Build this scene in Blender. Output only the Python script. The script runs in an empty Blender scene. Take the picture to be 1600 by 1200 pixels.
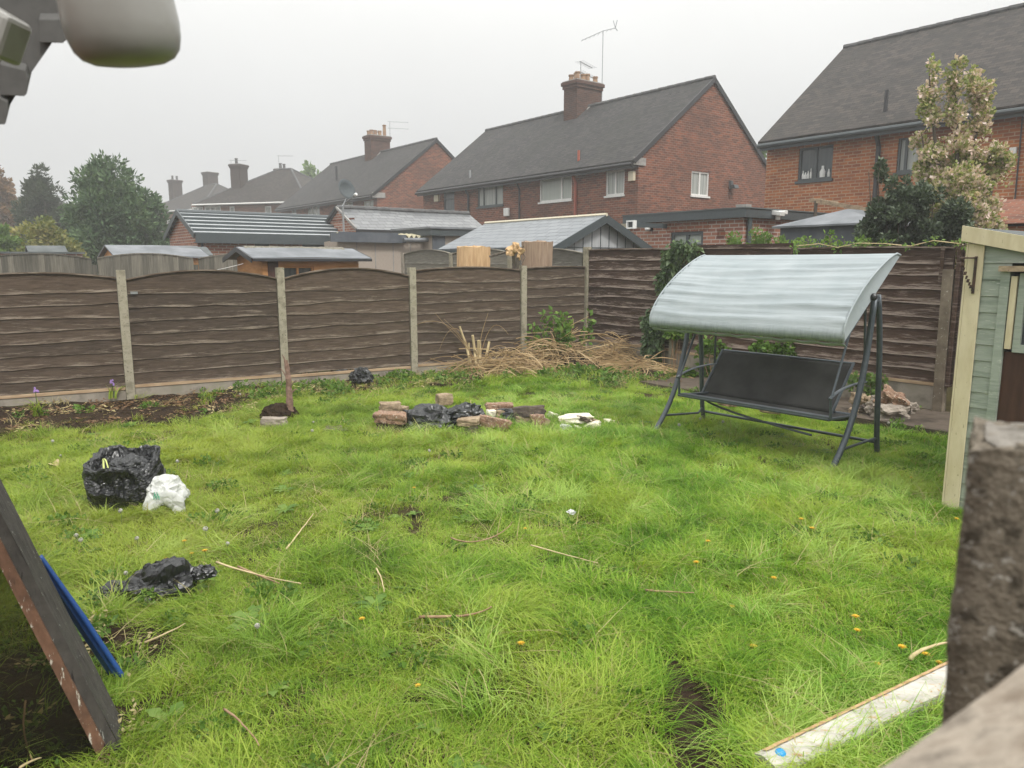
import bpy, bmesh, math, random
import numpy as np
from math import radians, sin, cos, pi, tan, atan2, sqrt
from mathutils import Vector, Matrix, noise as mn
random.seed(7); rng = np.random.default_rng(7)
S = bpy.context.scene; COL = S.collection

# ------------------------------------------------------------------ camera
EYE = 1.72; PITCH = radians(9.3); FPX = 1160.0
cam = bpy.data.cameras.new("camera"); cam.sensor_width = 36.0; cam.lens = 36.0 * FPX / 1600
cam.clip_start = 0.02; cam.clip_end = 3000
cam.dof.use_dof = True; cam.dof.focus_distance = 7.0; cam.dof.aperture_fstop = 6.0
co = bpy.data.objects.new("camera", cam); COL.objects.link(co)
co.location = (0, 0, EYE); co.rotation_euler = (pi / 2 - PITCH, 0, 0); S.camera = co

# ------------------------------------------------------------------ overcast sky, soft sun
SUN_EL, SUN_AZ = radians(52), radians(150)
w = bpy.data.worlds.new("World"); S.world = w; w.use_nodes = True
nt = w.node_tree; bg = nt.nodes["Background"]
sky = nt.nodes.new("ShaderNodeTexSky"); sky.sky_type = 'NISHITA'; sky.sun_disc = False
sky.sun_elevation = SUN_EL; sky.sun_rotation = SUN_AZ
hs = nt.nodes.new("ShaderNodeHueSaturation"); hs.inputs["Saturation"].default_value = 0.05; hs.inputs["Value"].default_value = 0.6
nt.links.new(sky.outputs[0], hs.inputs["Color"])
tc = nt.nodes.new("ShaderNodeTexCoord"); sx = nt.nodes.new("ShaderNodeSeparateXYZ")
nt.links.new(tc.outputs["Generated"], sx.inputs[0])
rp = nt.nodes.new("ShaderNodeValToRGB"); e = rp.color_ramp.elements
e[0].position = 0.0; e[0].color = (4.3, 4.4, 4.5, 1)
e[1].position = 1.0; e[1].color = (22.0, 22.0, 21.5, 1)
for ps, cc in ((0.10, (5.0, 5.07, 5.12)), (0.2, (6.6, 6.65, 6.6)), (0.32, (8.5, 8.5, 8.3)), (0.55, (13.5, 13.5, 13.2))):
    n_ = rp.color_ramp.elements.new(ps); n_.color = (*cc, 1)
nt.links.new(sx.outputs["Z"], rp.inputs[0])
cn = nt.nodes.new("ShaderNodeTexNoise"); cn.inputs["Scale"].default_value = 1.6; cn.inputs["Detail"].default_value = 4
nt.links.new(tc.outputs["Generated"], cn.inputs["Vector"])
mr = nt.nodes.new("ShaderNodeMapRange"); mr.inputs[3].default_value = 0.86; mr.inputs[4].default_value = 1.14
nt.links.new(cn.outputs["Fac"], mr.inputs[0])
vm = nt.nodes.new("ShaderNodeVectorMath"); vm.operation = 'SCALE'
nt.links.new(rp.outputs[0], vm.inputs[0]); nt.links.new(mr.outputs[0], vm.inputs["Scale"])
mx = nt.nodes.new("ShaderNodeMixRGB"); mx.inputs[0].default_value = 0.9
nt.links.new(hs.outputs[0], mx.inputs[1]); nt.links.new(vm.outputs[0], mx.inputs[2])
nt.links.new(mx.outputs[0], bg.inputs[0]); bg.inputs[1].default_value = 0.11
sl = bpy.data.lights.new("sun", 'SUN'); sl.energy = 2.3; sl.angle = radians(12); sl.color = (1.0, 0.97, 0.92)
so = bpy.data.objects.new("sun", sl); COL.objects.link(so)
so.rotation_euler = (pi / 2 - SUN_EL, 0, pi - SUN_AZ)
S.view_settings.view_transform = 'Standard'; S.view_settings.look = 'None'
S.view_settings.exposure = 0.24; S.view_settings.gamma = 1.0
S.cycles.max_bounces = 6; S.cycles.transparent_max_bounces = 8; S.cycles.volume_bounces = 1
S.cycles.volume_step_rate = 4

# ------------------------------------------------------------------ frames and rays
TH = radians(38)
U = Vector((-sin(TH), cos(TH), 0)); V = Vector((cos(TH), sin(TH), 0))   # along the street / across it
FW = Vector((0, cos(PITCH), -sin(PITCH))); UP = Vector((0, sin(PITCH), cos(PITCH)))
def ray(px, py): return FW + Vector((1, 0, 0)) * ((px - 800) / FPX) + UP * ((600 - py) / FPX)
def G(px, py, z=0.0):
    d = ray(px, py); t = (z - EYE) / d.z
    return Vector((0, 0, EYE)) + d * t
def D(px, py, Y):
    d = ray(px, py); return Vector((0, 0, EYE)) + d * (Y / d.y)
def rnd(a, b): return random.uniform(a, b)

# ------------------------------------------------------------------ tags
def tag(o, label=None, cat=None, group=None, kind=None):
    if label: o['label'] = label
    if cat: o['category'] = cat
    if group: o['group'] = group
    if kind: o['kind'] = kind
    return o
def thing(name, loc, rz, label, cat, group=None):
    o = bpy.data.objects.new(name, None); COL.objects.link(o); o.empty_display_size = 0.1
    o.location = loc; o.rotation_euler = (0, 0, rz)
    return tag(o, label, cat, group)

# ------------------------------------------------------------------ mesh builder
class MB:
    def __init__(s): s.v = []; s.f = []; s.m = []; s.c = []; s.col = (0, 0, 0, 1); s.mi = 0
    def add(s, vs, fs, cols=None):
        b = len(s.v)
        for i, p in enumerate(vs):
            s.v.append((p[0], p[1], p[2])); s.c.append(cols[i] if cols else s.col)
        for f in fs: s.f.append([b + i for i in f]); s.m.append(s.mi)
        return s
    def quad(s, a, b, c, d): return s.add([a, b, c, d], [(0, 1, 2, 3)])
    def box(s, x0, x1, y0, y1, z0, z1):
        return s.add([(x0,y0,z0),(x1,y0,z0),(x1,y1,z0),(x0,y1,z0),(x0,y0,z1),(x1,y0,z1),(x1,y1,z1),(x0,y1,z1)],
                     [(0,3,2,1),(4,5,6,7),(0,1,5,4),(1,2,6,5),(2,3,7,6),(3,0,4,7)])
    def obox(s, c, ax, ay, az):     # centre and three half-axis vectors
        c = Vector(c); ax = Vector(ax); ay = Vector(ay); az = Vector(az)
        P = [c + i*ax + j*ay + k*az for k in (-1, 1) for j in (-1, 1) for i in (-1, 1)]
        return s.add(P, [(0,2,3,1),(4,5,7,6),(0,1,5,4),(1,3,7,5),(3,2,6,7),(2,0,4,6)])
    def beam(s, a, b, w, h, up=(0, 0, 1)):
        a = Vector(a); b = Vector(b); d = (b - a); t = d.normalized(); sd = t.cross(Vector(up))
        if sd.length < 1e-4: sd = t.cross(Vector((1, 0, 0)))
        sd.normalize(); n = sd.cross(t)
        return s.obox((a + b) / 2, d / 2, sd * w / 2, n * h / 2)
    def tube(s, pts, r, n=8, cap=True, flat=1.0):
        pts = [Vector(p) for p in pts]; m = len(pts)
        rs = r if isinstance(r, (list, tuple)) else [r] * m
        ref = Vector((0, 0, 1)); vs = []
        for i, p in enumerate(pts):
            t = (pts[min(i+1, m-1)] - pts[max(i-1, 0)]).normalized()
            if i == 0:
                a = t.cross(ref)
                if a.length < 1e-3: a = t.cross(Vector((1, 0, 0)))
            else: a = a - t * a.dot(t)
            a.normalize(); b = t.cross(a)
            for k in range(n):
                q = 2 * pi * k / n; vs.append(p + a * cos(q) * rs[i] + b * sin(q) * rs[i] * flat)
        fs = [(i*n+k, i*n+(k+1) % n, (i+1)*n+(k+1) % n, (i+1)*n+k) for i in range(m-1) for k in range(n)]
        if cap: fs.append(tuple(range(n))[::-1]); fs.append(tuple(range((m-1)*n, m*n)))
        return s.add(vs, fs)
    def lathe(s, prof, c=(0, 0, 0), n=24, ax=None):
        vs = []; c = Vector(c)
        for (r, z) in prof:
            for k in range(n):
                q = 2*pi*k/n; p = Vector((r*cos(q), r*sin(q), z))
                if ax is not None: p = ax @ p
                vs.append(c + p)
        m = len(prof)
        return s.add(vs, [(i*n+k, i*n+(k+1) % n, (i+1)*n+(k+1) % n, (i+1)*n+k) for i in range(m-1) for k in range(n)])
    def grid(s, fn, nu, nv, flip=False):
        vs = [fn(i / nu, j / nv) for i in range(nu+1) for j in range(nv+1)]
        fs = []
        for i in range(nu):
            for j in range(nv):
                q = (i*(nv+1)+j, (i+1)*(nv+1)+j, (i+1)*(nv+1)+j+1, i*(nv+1)+j+1)
                fs.append(q[::-1] if flip else q)
        return s.add(vs, fs)
    def build(s, name, mats, parent=None, smooth=False, bevel=0, mw=None):
        me = bpy.data.meshes.new(name); me.from_pydata(s.v, [], s.f)
        if not isinstance(mats, (list, tuple)): mats = [mats]
        for m in mats: me.materials.append(m)
        if len(mats) > 1: me.polygons.foreach_set('material_index', s.m)
        ca = me.attributes.new('bd', 'FLOAT_COLOR', 'POINT')
        ca.data.foreach_set('color', np.array(s.c, dtype=np.float32).ravel())
        me.update(); metric_uv(me)
        o = bpy.data.objects.new(name, me); COL.objects.link(o)
        if smooth: me.polygons.foreach_set('use_smooth', [True] * len(me.polygons))
        if parent is not None: o.parent = parent
        if bevel:
            b = o.modifiers.new('bevel', 'BEVEL'); b.width = bevel; b.segments = 2; b.limit_method = 'ANGLE'
        return o
def metric_uv(me):
    n = len(me.loops)
    if n == 0: return
    uv = me.uv_layers.new(name='UVMap')
    vc = np.empty(len(me.vertices)*3, np.float32); me.vertices.foreach_get('co', vc); vc = vc.reshape(-1, 3)
    li = np.empty(n, np.int32); me.loops.foreach_get('vertex_index', li)
    pn = np.empty(len(me.polygons)*3, np.float32); me.polygons.foreach_get('normal', pn); pn = pn.reshape(-1, 3)
    lt = np.empty(len(me.polygons), np.int32); me.polygons.foreach_get('loop_total', lt)
    N = np.repeat(pn, lt, axis=0); P = vc[li]
    h = np.stack([-N[:, 1], N[:, 0], np.zeros(n, np.float32)], 1); L = np.linalg.norm(h, axis=1)
    flat = L < 0.05; h[flat] = (1, 0, 0); L[flat] = 1; h /= L[:, None]
    vv = np.cross(N, h)
    out = np.stack([(P*h).sum(1), (P*vv).sum(1)], 1).astype(np.float32)
    uv.data.foreach_set('uv', out.ravel())
def raw(name, verts, faces, mat, parent=None, cols=None, smooth=False, link=True):
    me = bpy.data.meshes.new(name)
    me.from_pydata(verts if isinstance(verts, list) else verts.tolist(), [], faces if isinstance(faces, list) else faces.tolist())
    me.materials.append(mat)
    if cols is not None:
        ca = me.attributes.new('bd', 'FLOAT_COLOR', 'POINT'); ca.data.foreach_set('color', np.asarray(cols, np.float32).ravel())
    if smooth: me.polygons.foreach_set('use_smooth', [True] * len(me.polygons))
    o = bpy.data.objects.new(name, me)
    if link: COL.objects.link(o)
    if parent is not None: o.parent = parent
    return o

# ------------------------------------------------------------------ materials
def newmat(name):
    m = bpy.data.materials.new(name); m.use_nodes = True
    t = m.node_tree; return m, t, t.nodes["Principled BSDF"]
def N(t, ty, **k):
    n = t.nodes.new(ty)
    for a, b in k.items():
        if a in n.inputs.keys(): n.inputs[a].default_value = b
        else: setattr(n, a, b)
    return n
def coords(t, kind, scale=(1, 1, 1)):
    if kind == 'World':
        g = N(t, "ShaderNodeNewGeometry"); src = g.outputs["Position"]
    else:
        g = N(t, "ShaderNodeTexCoord"); src = g.outputs[kind]
    mp = N(t, "ShaderNodeMapping"); mp.inputs["Scale"].default_value = scale
    t.links.new(src, mp.inputs[0]); return mp.outputs[0]
def noise_(t, vec, scale, detail=5, rough=0.6, dist=0.0):
    n = N(t, "ShaderNodeTexNoise"); n.inputs["Scale"].default_value = scale; n.inputs["Detail"].default_value = detail
    n.inputs["Roughness"].default_value = rough; n.inputs["Distortion"].default_value = dist
    t.links.new(vec, n.inputs["Vector"]); return n.outputs["Fac"]
def ramp(t, fac, stops):
    r = N(t, "ShaderNodeValToRGB"); el = r.color_ramp.elements
    el[0].position = stops[0][0]; el[0].color = (*stops[0][1], 1)
    el[1].position = stops[-1][0]; el[1].color = (*stops[-1][1], 1)
    for p, c in stops[1:-1]: q = el.new(p); q.color = (*c, 1)
    t.links.new(fac, r.inputs[0]); return r.outputs[0]
def mixc(t, fac, a, b, mode='MIX'):
    m = N(t, "ShaderNodeMixRGB"); m.blend_type = mode
    for i, x in ((0, fac), (1, a), (2, b)):
        if isinstance(x, (int, float)): m.inputs[i].default_value = x
        elif isinstance(x, tuple): m.inputs[i].default_value = (*x, 1)
        else: t.links.new(x, m.inputs[i])
    return m.outputs[0]
def bump(t, bsdf, h, dist=0.01, strength=1.0):
    b = N(t, "ShaderNodeBump"); b.inputs["Distance"].default_value = dist; b.inputs["Strength"].default_value = strength
    t.links.new(h, b.inputs["Height"]); t.links.new(b.outputs[0], bsdf.inputs["Normal"])
def nm(name, c1, c2, scale=8, rough=0.8, coord='Object', st=(1, 1, 1), bd=0.004, c3=None, detail=6, metal=0, spec=0.3, lo=0.35, hi=0.65, speck=None):
    m, t, b = newmat(name); v = coords(t, coord, st); n = noise_(t, v, scale, detail)
    st_ = [(lo, c1), (hi, c2)] if c3 is None else [(lo, c1), ((lo+hi)/2, c2), (hi, c3)]
    c = ramp(t, n, st_)
    if speck:
        n2 = noise_(t, v, scale*speck[1], 3); c = mixc(t, ramp(t, n2, [(speck[2], (0,0,0)), (speck[2]+.06, (1,1,1))]), c, speck[0])
    t.links.new(c, b.inputs["Base Color"]); b.inputs["Roughness"].default_value = rough
    b.inputs["Metallic"].default_value = metal; b.inputs["Specular IOR Level"].default_value = spec
    if bd: bump(t, b, noise_(t, v, scale*3, 5), bd, 0.8)
    return m
def brick(name, a, b_, mortar, dirt=(0.05, 0.035, 0.03), dirtamt=0.55):
    m, t, b = newmat(name); v = coords(t, 'UV')
    k = N(t, "ShaderNodeTexBrick"); t.links.new(v, k.inputs["Vector"])
    for nm_, x in (("Color1", a), ("Color2", b_), ("Mortar", mortar)): k.inputs[nm_].default_value = (*x, 1)
    for nm_, x in (("Scale", 1.0), ("Mortar Size", 0.012), ("Mortar Smooth", 0.3), ("Bias", -0.1), ("Brick Width", 0.232), ("Row Height", 0.082)): k.inputs[nm_].default_value = x
    w1 = noise_(t, v, 0.45, 5, .65); w2 = noise_(t, coords(t, 'UV', (1, 3, 1)), 2.5, 4)
    c = mixc(t, ramp(t, w2, [(.42, (0, 0, 0)), (.72, (dirtamt,)*3)]), k.outputs["Color"], dirt)
    c = mixc(t, ramp(t, w1, [(.4, (0, 0, 0)), (.75, (dirtamt,)*3)]), c, dirt)
    t.links.new(c, b.inputs["Base Color"]); b.inputs["Roughness"].default_value = .9; b.inputs["Specular IOR Level"].default_value = .2
    bump(t, b, k.outputs["Fac"], -0.006, .7)
    return m
def tiles(name, c1, c2, row=0.1, wd=0.165, rough=0.75, patch=(0.03, 0.035, 0.025), mort=(0.012, 0.012, 0.012), ms=.006):
    m, t, b = newmat(name); v = coords(t, 'UV')
    k = N(t, "ShaderNodeTexBrick"); t.links.new(v, k.inputs["Vector"])
    for nm_, x in (("Color1", c1), ("Color2", c2), ("Mortar", mort)): k.inputs[nm_].default_value = (*x, 1)
    for nm_, x in (("Scale", 1.0), ("Mortar Size", ms), ("Mortar Smooth", 0.2), ("Bias", 0.0), ("Brick Width", wd), ("Row Height", row)): k.inputs[nm_].default_value = x
    w1 = noise_(t, v, 0.6, 6, .65)
    c = mixc(t, ramp(t, w1, [(.45, (0, 0, 0)), (.7, (.8, .8, .8))]), k.outputs["Color"], patch)
    sp = noise_(t, v, 14, 3); c = mixc(t, ramp(t, sp, [(.64, (0, 0, 0)), (.74, (.25, .25, .25))]), c, (.11, .11, .09))
    t.links.new(c, b.inputs["Base Color"]); b.inputs["Roughness"].default_value = rough
    # stepped courses: sawtooth up the slope
    s = N(t, "ShaderNodeSeparateXYZ"); t.links.new(v, s.inputs[0])
    d = N(t, "ShaderNodeMath", operation='DIVIDE'); t.links.new(s.outputs[1], d.inputs[0]); d.inputs[1].default_value = row
    fr = N(t, "ShaderNodeMath", operation='FRACT'); t.links.new(d.outputs[0], fr.inputs[0])
    bump(t, b, fr.outputs[0], -0.02, 1.0)
    return m
def plain(name, c, rough=.5, metal=0, spec=.5):
    m, t, b = newmat(name); v = coords(t, 'Object'); n = noise_(t, v, 30, 4)
    c = mixc(t, ramp(t, n, [(.3, (.80,)*3), (.7, (1.1,)*3)]), c, c) if False else ramp(t, n, [(.3, tuple(x*.82 for x in c)), (.7, tuple(min(1, x*1.1) for x in c))])
    t.links.new(c, b.inputs["Base Color"]); b.inputs["Roughness"].default_value = rough
    b.inputs["Metallic"].default_value = metal; b.inputs["Specular IOR Level"].default_value = spec
    return m
def leafmat(name, stops, scale=0.8, trans=0.35, clump=0.5, rough=.55, wstops=None):
    """stops run over the per-leaf random value mixed with a world-space clump noise"""
    m, t, b = newmat(name)
    a = N(t, "ShaderNodeAttribute", attribute_name='bd'); s = N(t, "ShaderNodeSeparateColor"); t.links.new(a.outputs["Color"], s.inputs[0])
    w_ = noise_(t, coords(t, 'World'), scale, 4, .6)
    mr_ = N(t, "ShaderNodeMapRange"); t.links.new(w_, mr_.inputs[0]); mr_.inputs[1].default_value = .3; mr_.inputs[2].default_value = .7
    mm = N(t, "ShaderNodeMix"); mm.data_type = 'FLOAT'; mm.inputs[0].default_value = clump
    t.links.new(s.outputs[0], mm.inputs[2]); t.links.new(mr_.outputs[0], mm.inputs[3])
    c = ramp(t, mm.outputs[0], stops)
    t.links.new(c, b.inputs["Base Color"]); b.inputs["Roughness"].default_value = rough; b.inputs["Specular IOR Level"].default_value = .25
    tr = N(t, "ShaderNodeBsdfTranslucent"); c2 = mixc(t, 1.0, c, (1.15, 1.2, .7), 'MULTIPLY'); t.links.new(c2, tr.inputs[0])
    ms = N(t, "ShaderNodeMixShader"); ms.inputs[0].default_value = trans
    out = t.nodes["Material Output"]
    t.links.new(b.outputs[0], ms.inputs[1]); t.links.new(tr.outputs[0], ms.inputs[2]); t.links.new(ms.outputs[0], out.inputs[0])
    return m
M = {}
M['brick_dark'] = brick('brick_dark', (.27, .085, .046), (.11, .04, .03), (.26, .18, .13), dirtamt=.55)
M['brick_mid'] = brick('brick_mid', (.34, .13, .075), (.20, .08, .05), (.36, .29, .23), dirtamt=.4)
M['brick_orange'] = brick('brick_orange', (.47, .17, .06), (.27, .09, .04), (.46, .33, .22), dirt=(.14, .05, .035), dirtamt=.5)
M['brick_garage'] = brick('brick_garage', (.40, .18, .115), (.24, .10, .075), (.48, .42, .37), dirtamt=.25)
M['tile_dark'] = tiles('tile_dark', (.045, .04, .038), (.014, .014, .015), row=.14, wd=.2, rough=.95, patch=(.018, .019, .015))
M['tile_brown'] = tiles('tile_brown', (.058, .047, .04), (.02, .018, .017), row=.13, wd=.19, rough=.95, patch=(.026, .023, .02))
M['tile_slate'] = tiles('tile_slate', (.11, .115, .12), (.19, .195, .2), row=.22, wd=.3, rough=.32, patch=(.09, .095, .1), mort=(.03, .03, .03), ms=.014)
M['tile_shed'] = tiles('tile_shed', (.13, .145, .16), (.19, .205, .22), row=.17, wd=.33, rough=.45, patch=(.15, .165, .18), mort=(.05, .055, .06), ms=.012)
M['tile_profile'] = nm('profile_sheet', (.30, .32, .33), (.42, .44, .45), 3, .45, bd=.002)
M['felt'] = nm('roof_felt', (.13, .14, .15), (.21, .22, .235), 2.2, .75, bd=.004)
M['felt_dark'] = nm('roof_felt_dark', (.07, .08, .08), (.12, .13, .13), 2.2, .8, bd=.004)
M['ridge_grey'] = nm('ridge_grey', (.06, .06, .06), (.11, .11, .11), 6, .8)
M['lead'] = nm('lead_mortar', (.22, .21, .2), (.34, .33, .31), 6, .8)
M['pot'] = nm('chimney_pot', (.22, .13, .08), (.36, .24, .15), 5, .85)
M['black_plastic'] = plain('black_plastic', (.025, .025, .028), .4)
M['anthracite'] = plain('anthracite', (.055, .068, .073), .45)
M['white_plastic'] = plain('white_plastic', (.72, .72, .7), .4)
M['white_render'] = nm('white_render', (.6, .6, .56), (.72, .72, .68), 4, .9)
M['cream_box'] = plain('cream_box', (.62, .56, .42), .5)
M['red_pipe'] = plain('red_pipe', (.32, .08, .045), .6)
M['alu'] = plain('alu', (.35, .36, .37), .4, .6)
M['pebbledash'] = nm('pebbledash', (.25, .21, .17), (.40, .34, .29), 60, .95, bd=.012, c3=(.33, .28, .235), detail=8)
M['concrete'] = nm('concrete_post', (.20, .18, .13), (.33, .30, .23), 7, .95, bd=.006, c3=(.26, .24, .17), speck=((.12, .11, .07), 6, .6))
M['concrete_brown'] = nm('concrete_brown', (.12, .095, .07), (.22, .18, .135), 6, .95, bd=.006, speck=((.42, .4, .34), 5, .64))
M['gravel_board'] = nm('gravel_board', (.17, .15, .12), (.3, .265, .22), 3, .95, bd=.006, c3=(.24, .22, .17))
def woodfence(name, dark, mid, pale, palef=.58, scale=3.0):
    m, t, b = newmat(name)
    a = N(t, "ShaderNodeAttribute", attribute_name='bd'); s = N(t, "ShaderNodeSeparateColor"); t.links.new(a.outputs["Color"], s.inputs[0])
    v = coords(t, 'Object', (1, 1, 9)); g = noise_(t, v, scale*1.4, 8, .65, .5)
    v2 = coords(t, 'Object', (1.0, 1, 11)); p = noise_(t, v2, 2.4, 7, .72, .35)
    v3 = coords(t, 'Object', (2, 2, 40)); fine = noise_(t, v3, 5, 5, .7)
    c = ramp(t, g, [(.3, dark), (.62, mid)])
    # per-board tone
    pb = ramp(t, s.outputs[1], [(0, (.72, .72, .72)), (1, (1.25, 1.2, 1.15))]); c = mixc(t, 1.0, c, pb, 'MULTIPLY')
    # weathered pale wood: toward the thin worn edge, broken up by the grain
    ad = N(t, "ShaderNodeMath", operation='MULTIPLY_ADD'); t.links.new(s.outputs[0], ad.inputs[0]); ad.inputs[1].default_value = .22; t.links.new(p, ad.inputs[2])
    f2 = N(t, "ShaderNodeMath", operation='MULTIPLY_ADD'); t.links.new(fine, f2.inputs[0]); f2.inputs[1].default_value = .35; t.links.new(ad.outputs[0], f2.inputs[2])
    pf = ramp(t, f2.outputs[0], [(palef + .22, (0, 0, 0)), (palef + .38, (.8, .8, .8))])
    c = mixc(t, pf, c, pale)
    t.links.new(c, b.inputs["Base Color"]); b.inputs["Roughness"].default_value = .92; b.inputs["Specular IOR Level"].default_value = .15
    bump(t, b, fine, .006, .9)
    return m
M['fence_brown'] = woodfence('fence_brown', (.048, .035, .027), (.104, .078, .060), (.29, .24, .19), .60)
M['fence_red'] = woodfence('fence_red', (.040, .024, .018), (.085, .054, .042), (.36, .29, .25), .54)
M['fence_grey'] = woodfence('fence_grey', (.13, .125, .105), (.22, .21, .18), (.33, .32, .28), .6)
M['raw_timber'] = nm('raw_timber', (.30, .2, .12), (.46, .34, .22), 4, .85, st=(1, 1, 6), bd=.003)
def feather():
    m, t, b = newmat('feather_grey'); a = N(t, "ShaderNodeAttribute", attribute_name='bd'); s = N(t, "ShaderNodeSeparateColor"); t.links.new(a.outputs["Color"], s.inputs[0])
    n = noise_(t, coords(t, 'Object', (14, 14, .8)), 3, 6, .7); c = ramp(t, n, [(.3, (.075, .07, .058)), (.7, (.19, .178, .15))])
    c = mixc(t, 1.0, c, ramp(t, s.outputs[1], [(0, (.6, .6, .58)), (1, (1.35, 1.33, 1.28))]), 'MULTIPLY'); t.links.new(c, b.inputs["Base Color"]); b.inputs["Roughness"].default_value = .95; bump(t, b, n, .006, .8); return m
M['feather_grey'] = feather()
M['shed_orange'] = nm('shed_orange', (.40, .18, .06), (.52, .26, .1), 3, .75, st=(1, 1, 6), bd=.003)
M['shed_grey'] = nm('shed_grey', (.33, .34, .35), (.41, .42, .43), 3, .6, st=(6, 6, .7), bd=.002)
M['storage_grey'] = nm('storage_grey', (.075, .085, .1), (.11, .12, .135), 3, .6, bd=.002)
M['shed_green'] = nm('shed_green', (.21, .25, .205), (.31, .345, .295), 2.2, .8, st=(1, 1, 8), bd=.003, c3=(.26, .30, .25), speck=((.46, .48, .42), 7, .63))
M['cream_trim'] = nm('cream_trim', (.52, .45, .29), (.62, .55, .38), 5, .7, st=(3, 3, .8), bd=.002, speck=((.3, .25, .15), 5, .68))
M['door_brown'] = nm('door_brown', (.045, .02, .014), (.075, .035, .024), 3, .6, st=(6, 6, .8), bd=.002)
M['iron'] = nm('rusty_iron', (.03, .025, .022), (.09, .05, .035), 20, .7, bd=.001)
M['bark'] = nm('bark', (.06, .05, .04), (.14, .115, .09), 10, .95, st=(2, 2, .5), bd=.01)
M['cut_wood'] = nm('cut_wood', (.42, .26, .13), (.62, .43, .24), 5, .85, st=(8, 8, .5), bd=.006)
M['log_grey'] = nm('log_grey', (.22, .15, .1), (.34, .25, .18), 5, .9, st=(8, 8, .5), bd=.008)
M['soil'] = nm('soil', (.015, .010, .007), (.042, .029, .02), 9, 1.0, coord='World', bd=.05, c3=(.026, .018, .012), spec=.03, speck=((.10, .08, .06), 6, .70))
M['slab'] = nm('concrete_slab', (.045, .034, .026), (.10, .078, .06), 2.4, .9, coord='World', bd=.01, c3=(.07, .052, .04), speck=((.2, .17, .13), 8, .7))
M['rubble_brick'] = nm('rubble_brick', (.11, .06, .04), (.29, .19, .13), 18, .95, bd=.014, c3=(.20, .105, .065), speck=((.5, .45, .38), 3, .6))
M['rubble_dark'] = nm('rubble_dark', (.05, .04, .035), (.14, .11, .09), 12, .95, bd=.01)
M['rubble_tan'] = nm('rubble_tan', (.20, .145, .095), (.40, .31, .21), 14, .95, bd=.01, speck=((.2, .14, .1), 4, .6))
M['rubble_pale'] = nm('rubble_pale', (.5, .45, .33), (.72, .68, .56), 9, .9, bd=.008, c3=(.62, .57, .44))
M['rock_grey'] = nm('rock_grey', (.20, .17, .14), (.36, .31, .26), 11, .95, bd=.012)
M['straw'] = leafmat('straw', [(0, (.28, .19, .1)), (.5, (.42, .29, .15)), (1, (.6, .46, .27))], 3, .15, .3)
M['twig'] = nm('twig', (.20, .12, .07), (.36, .24, .15), 12, .9, bd=.001)
M['twig_pale'] = nm('twig_pale', (.42, .33, .18), (.58, .47, .28), 12, .85, bd=.001)
M['frame_metal'] = plain('frame_metal', (.075, .09, .105), .42, .25)
M['white_timber'] = nm('white_timber', (.36, .34, .30), (.52, .50, .45), 3, .65, st=(1.5, 8, 8), bd=.003, speck=((.4, .28, .16), 3, .60))
M['blue'] = plain('blue_plastic', (.025, .085, .30), .35)
M['rail_wood'] = nm('rail_wood', (.09, .075, .06), (.30, .26, .21), 7, .85, st=(1, 5, 5), bd=.006, c3=(.18, .145, .11))
M['ground'] = nm('ground_mix', (.018, .014, .008), (.05, .042, .018), 1.6, 1.0, coord='World', bd=.03, c3=(.032, .026, .013), spec=.05)
M['paving'] = nm('paving', (.16, .15, .13), (.26, .25, .22), 2, .95, coord='World')
# ------------------------------------------------------------------ panes
def panemat(name, base, fold, foldamt, rough=.12):
    m, t, b = newmat(name); v = coords(t, 'UV', (1, .03, 1)); n = noise_(t, v, 14, 3, .6, .3)
    c = ramp(t, n, [(.35, base), (.65, fold)]); t.links.new(c, b.inputs["Base Color"])
    b.inputs["Roughness"].default_value = rough; b.inputs["Specular IOR Level"].default_value = .6; return m
M['pane_curtain'] = panemat('pane_curtain', (.22, .235, .22), (.40, .42, .39), 1)
M['pane_blind'] = panemat('pane_blind', (.30, .33, .30), (.36, .385, .35), 1)
M['pane_dark'] = panemat('pane_dark', (.035, .045, .05), (.07, .08, .085), 1)

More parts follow.
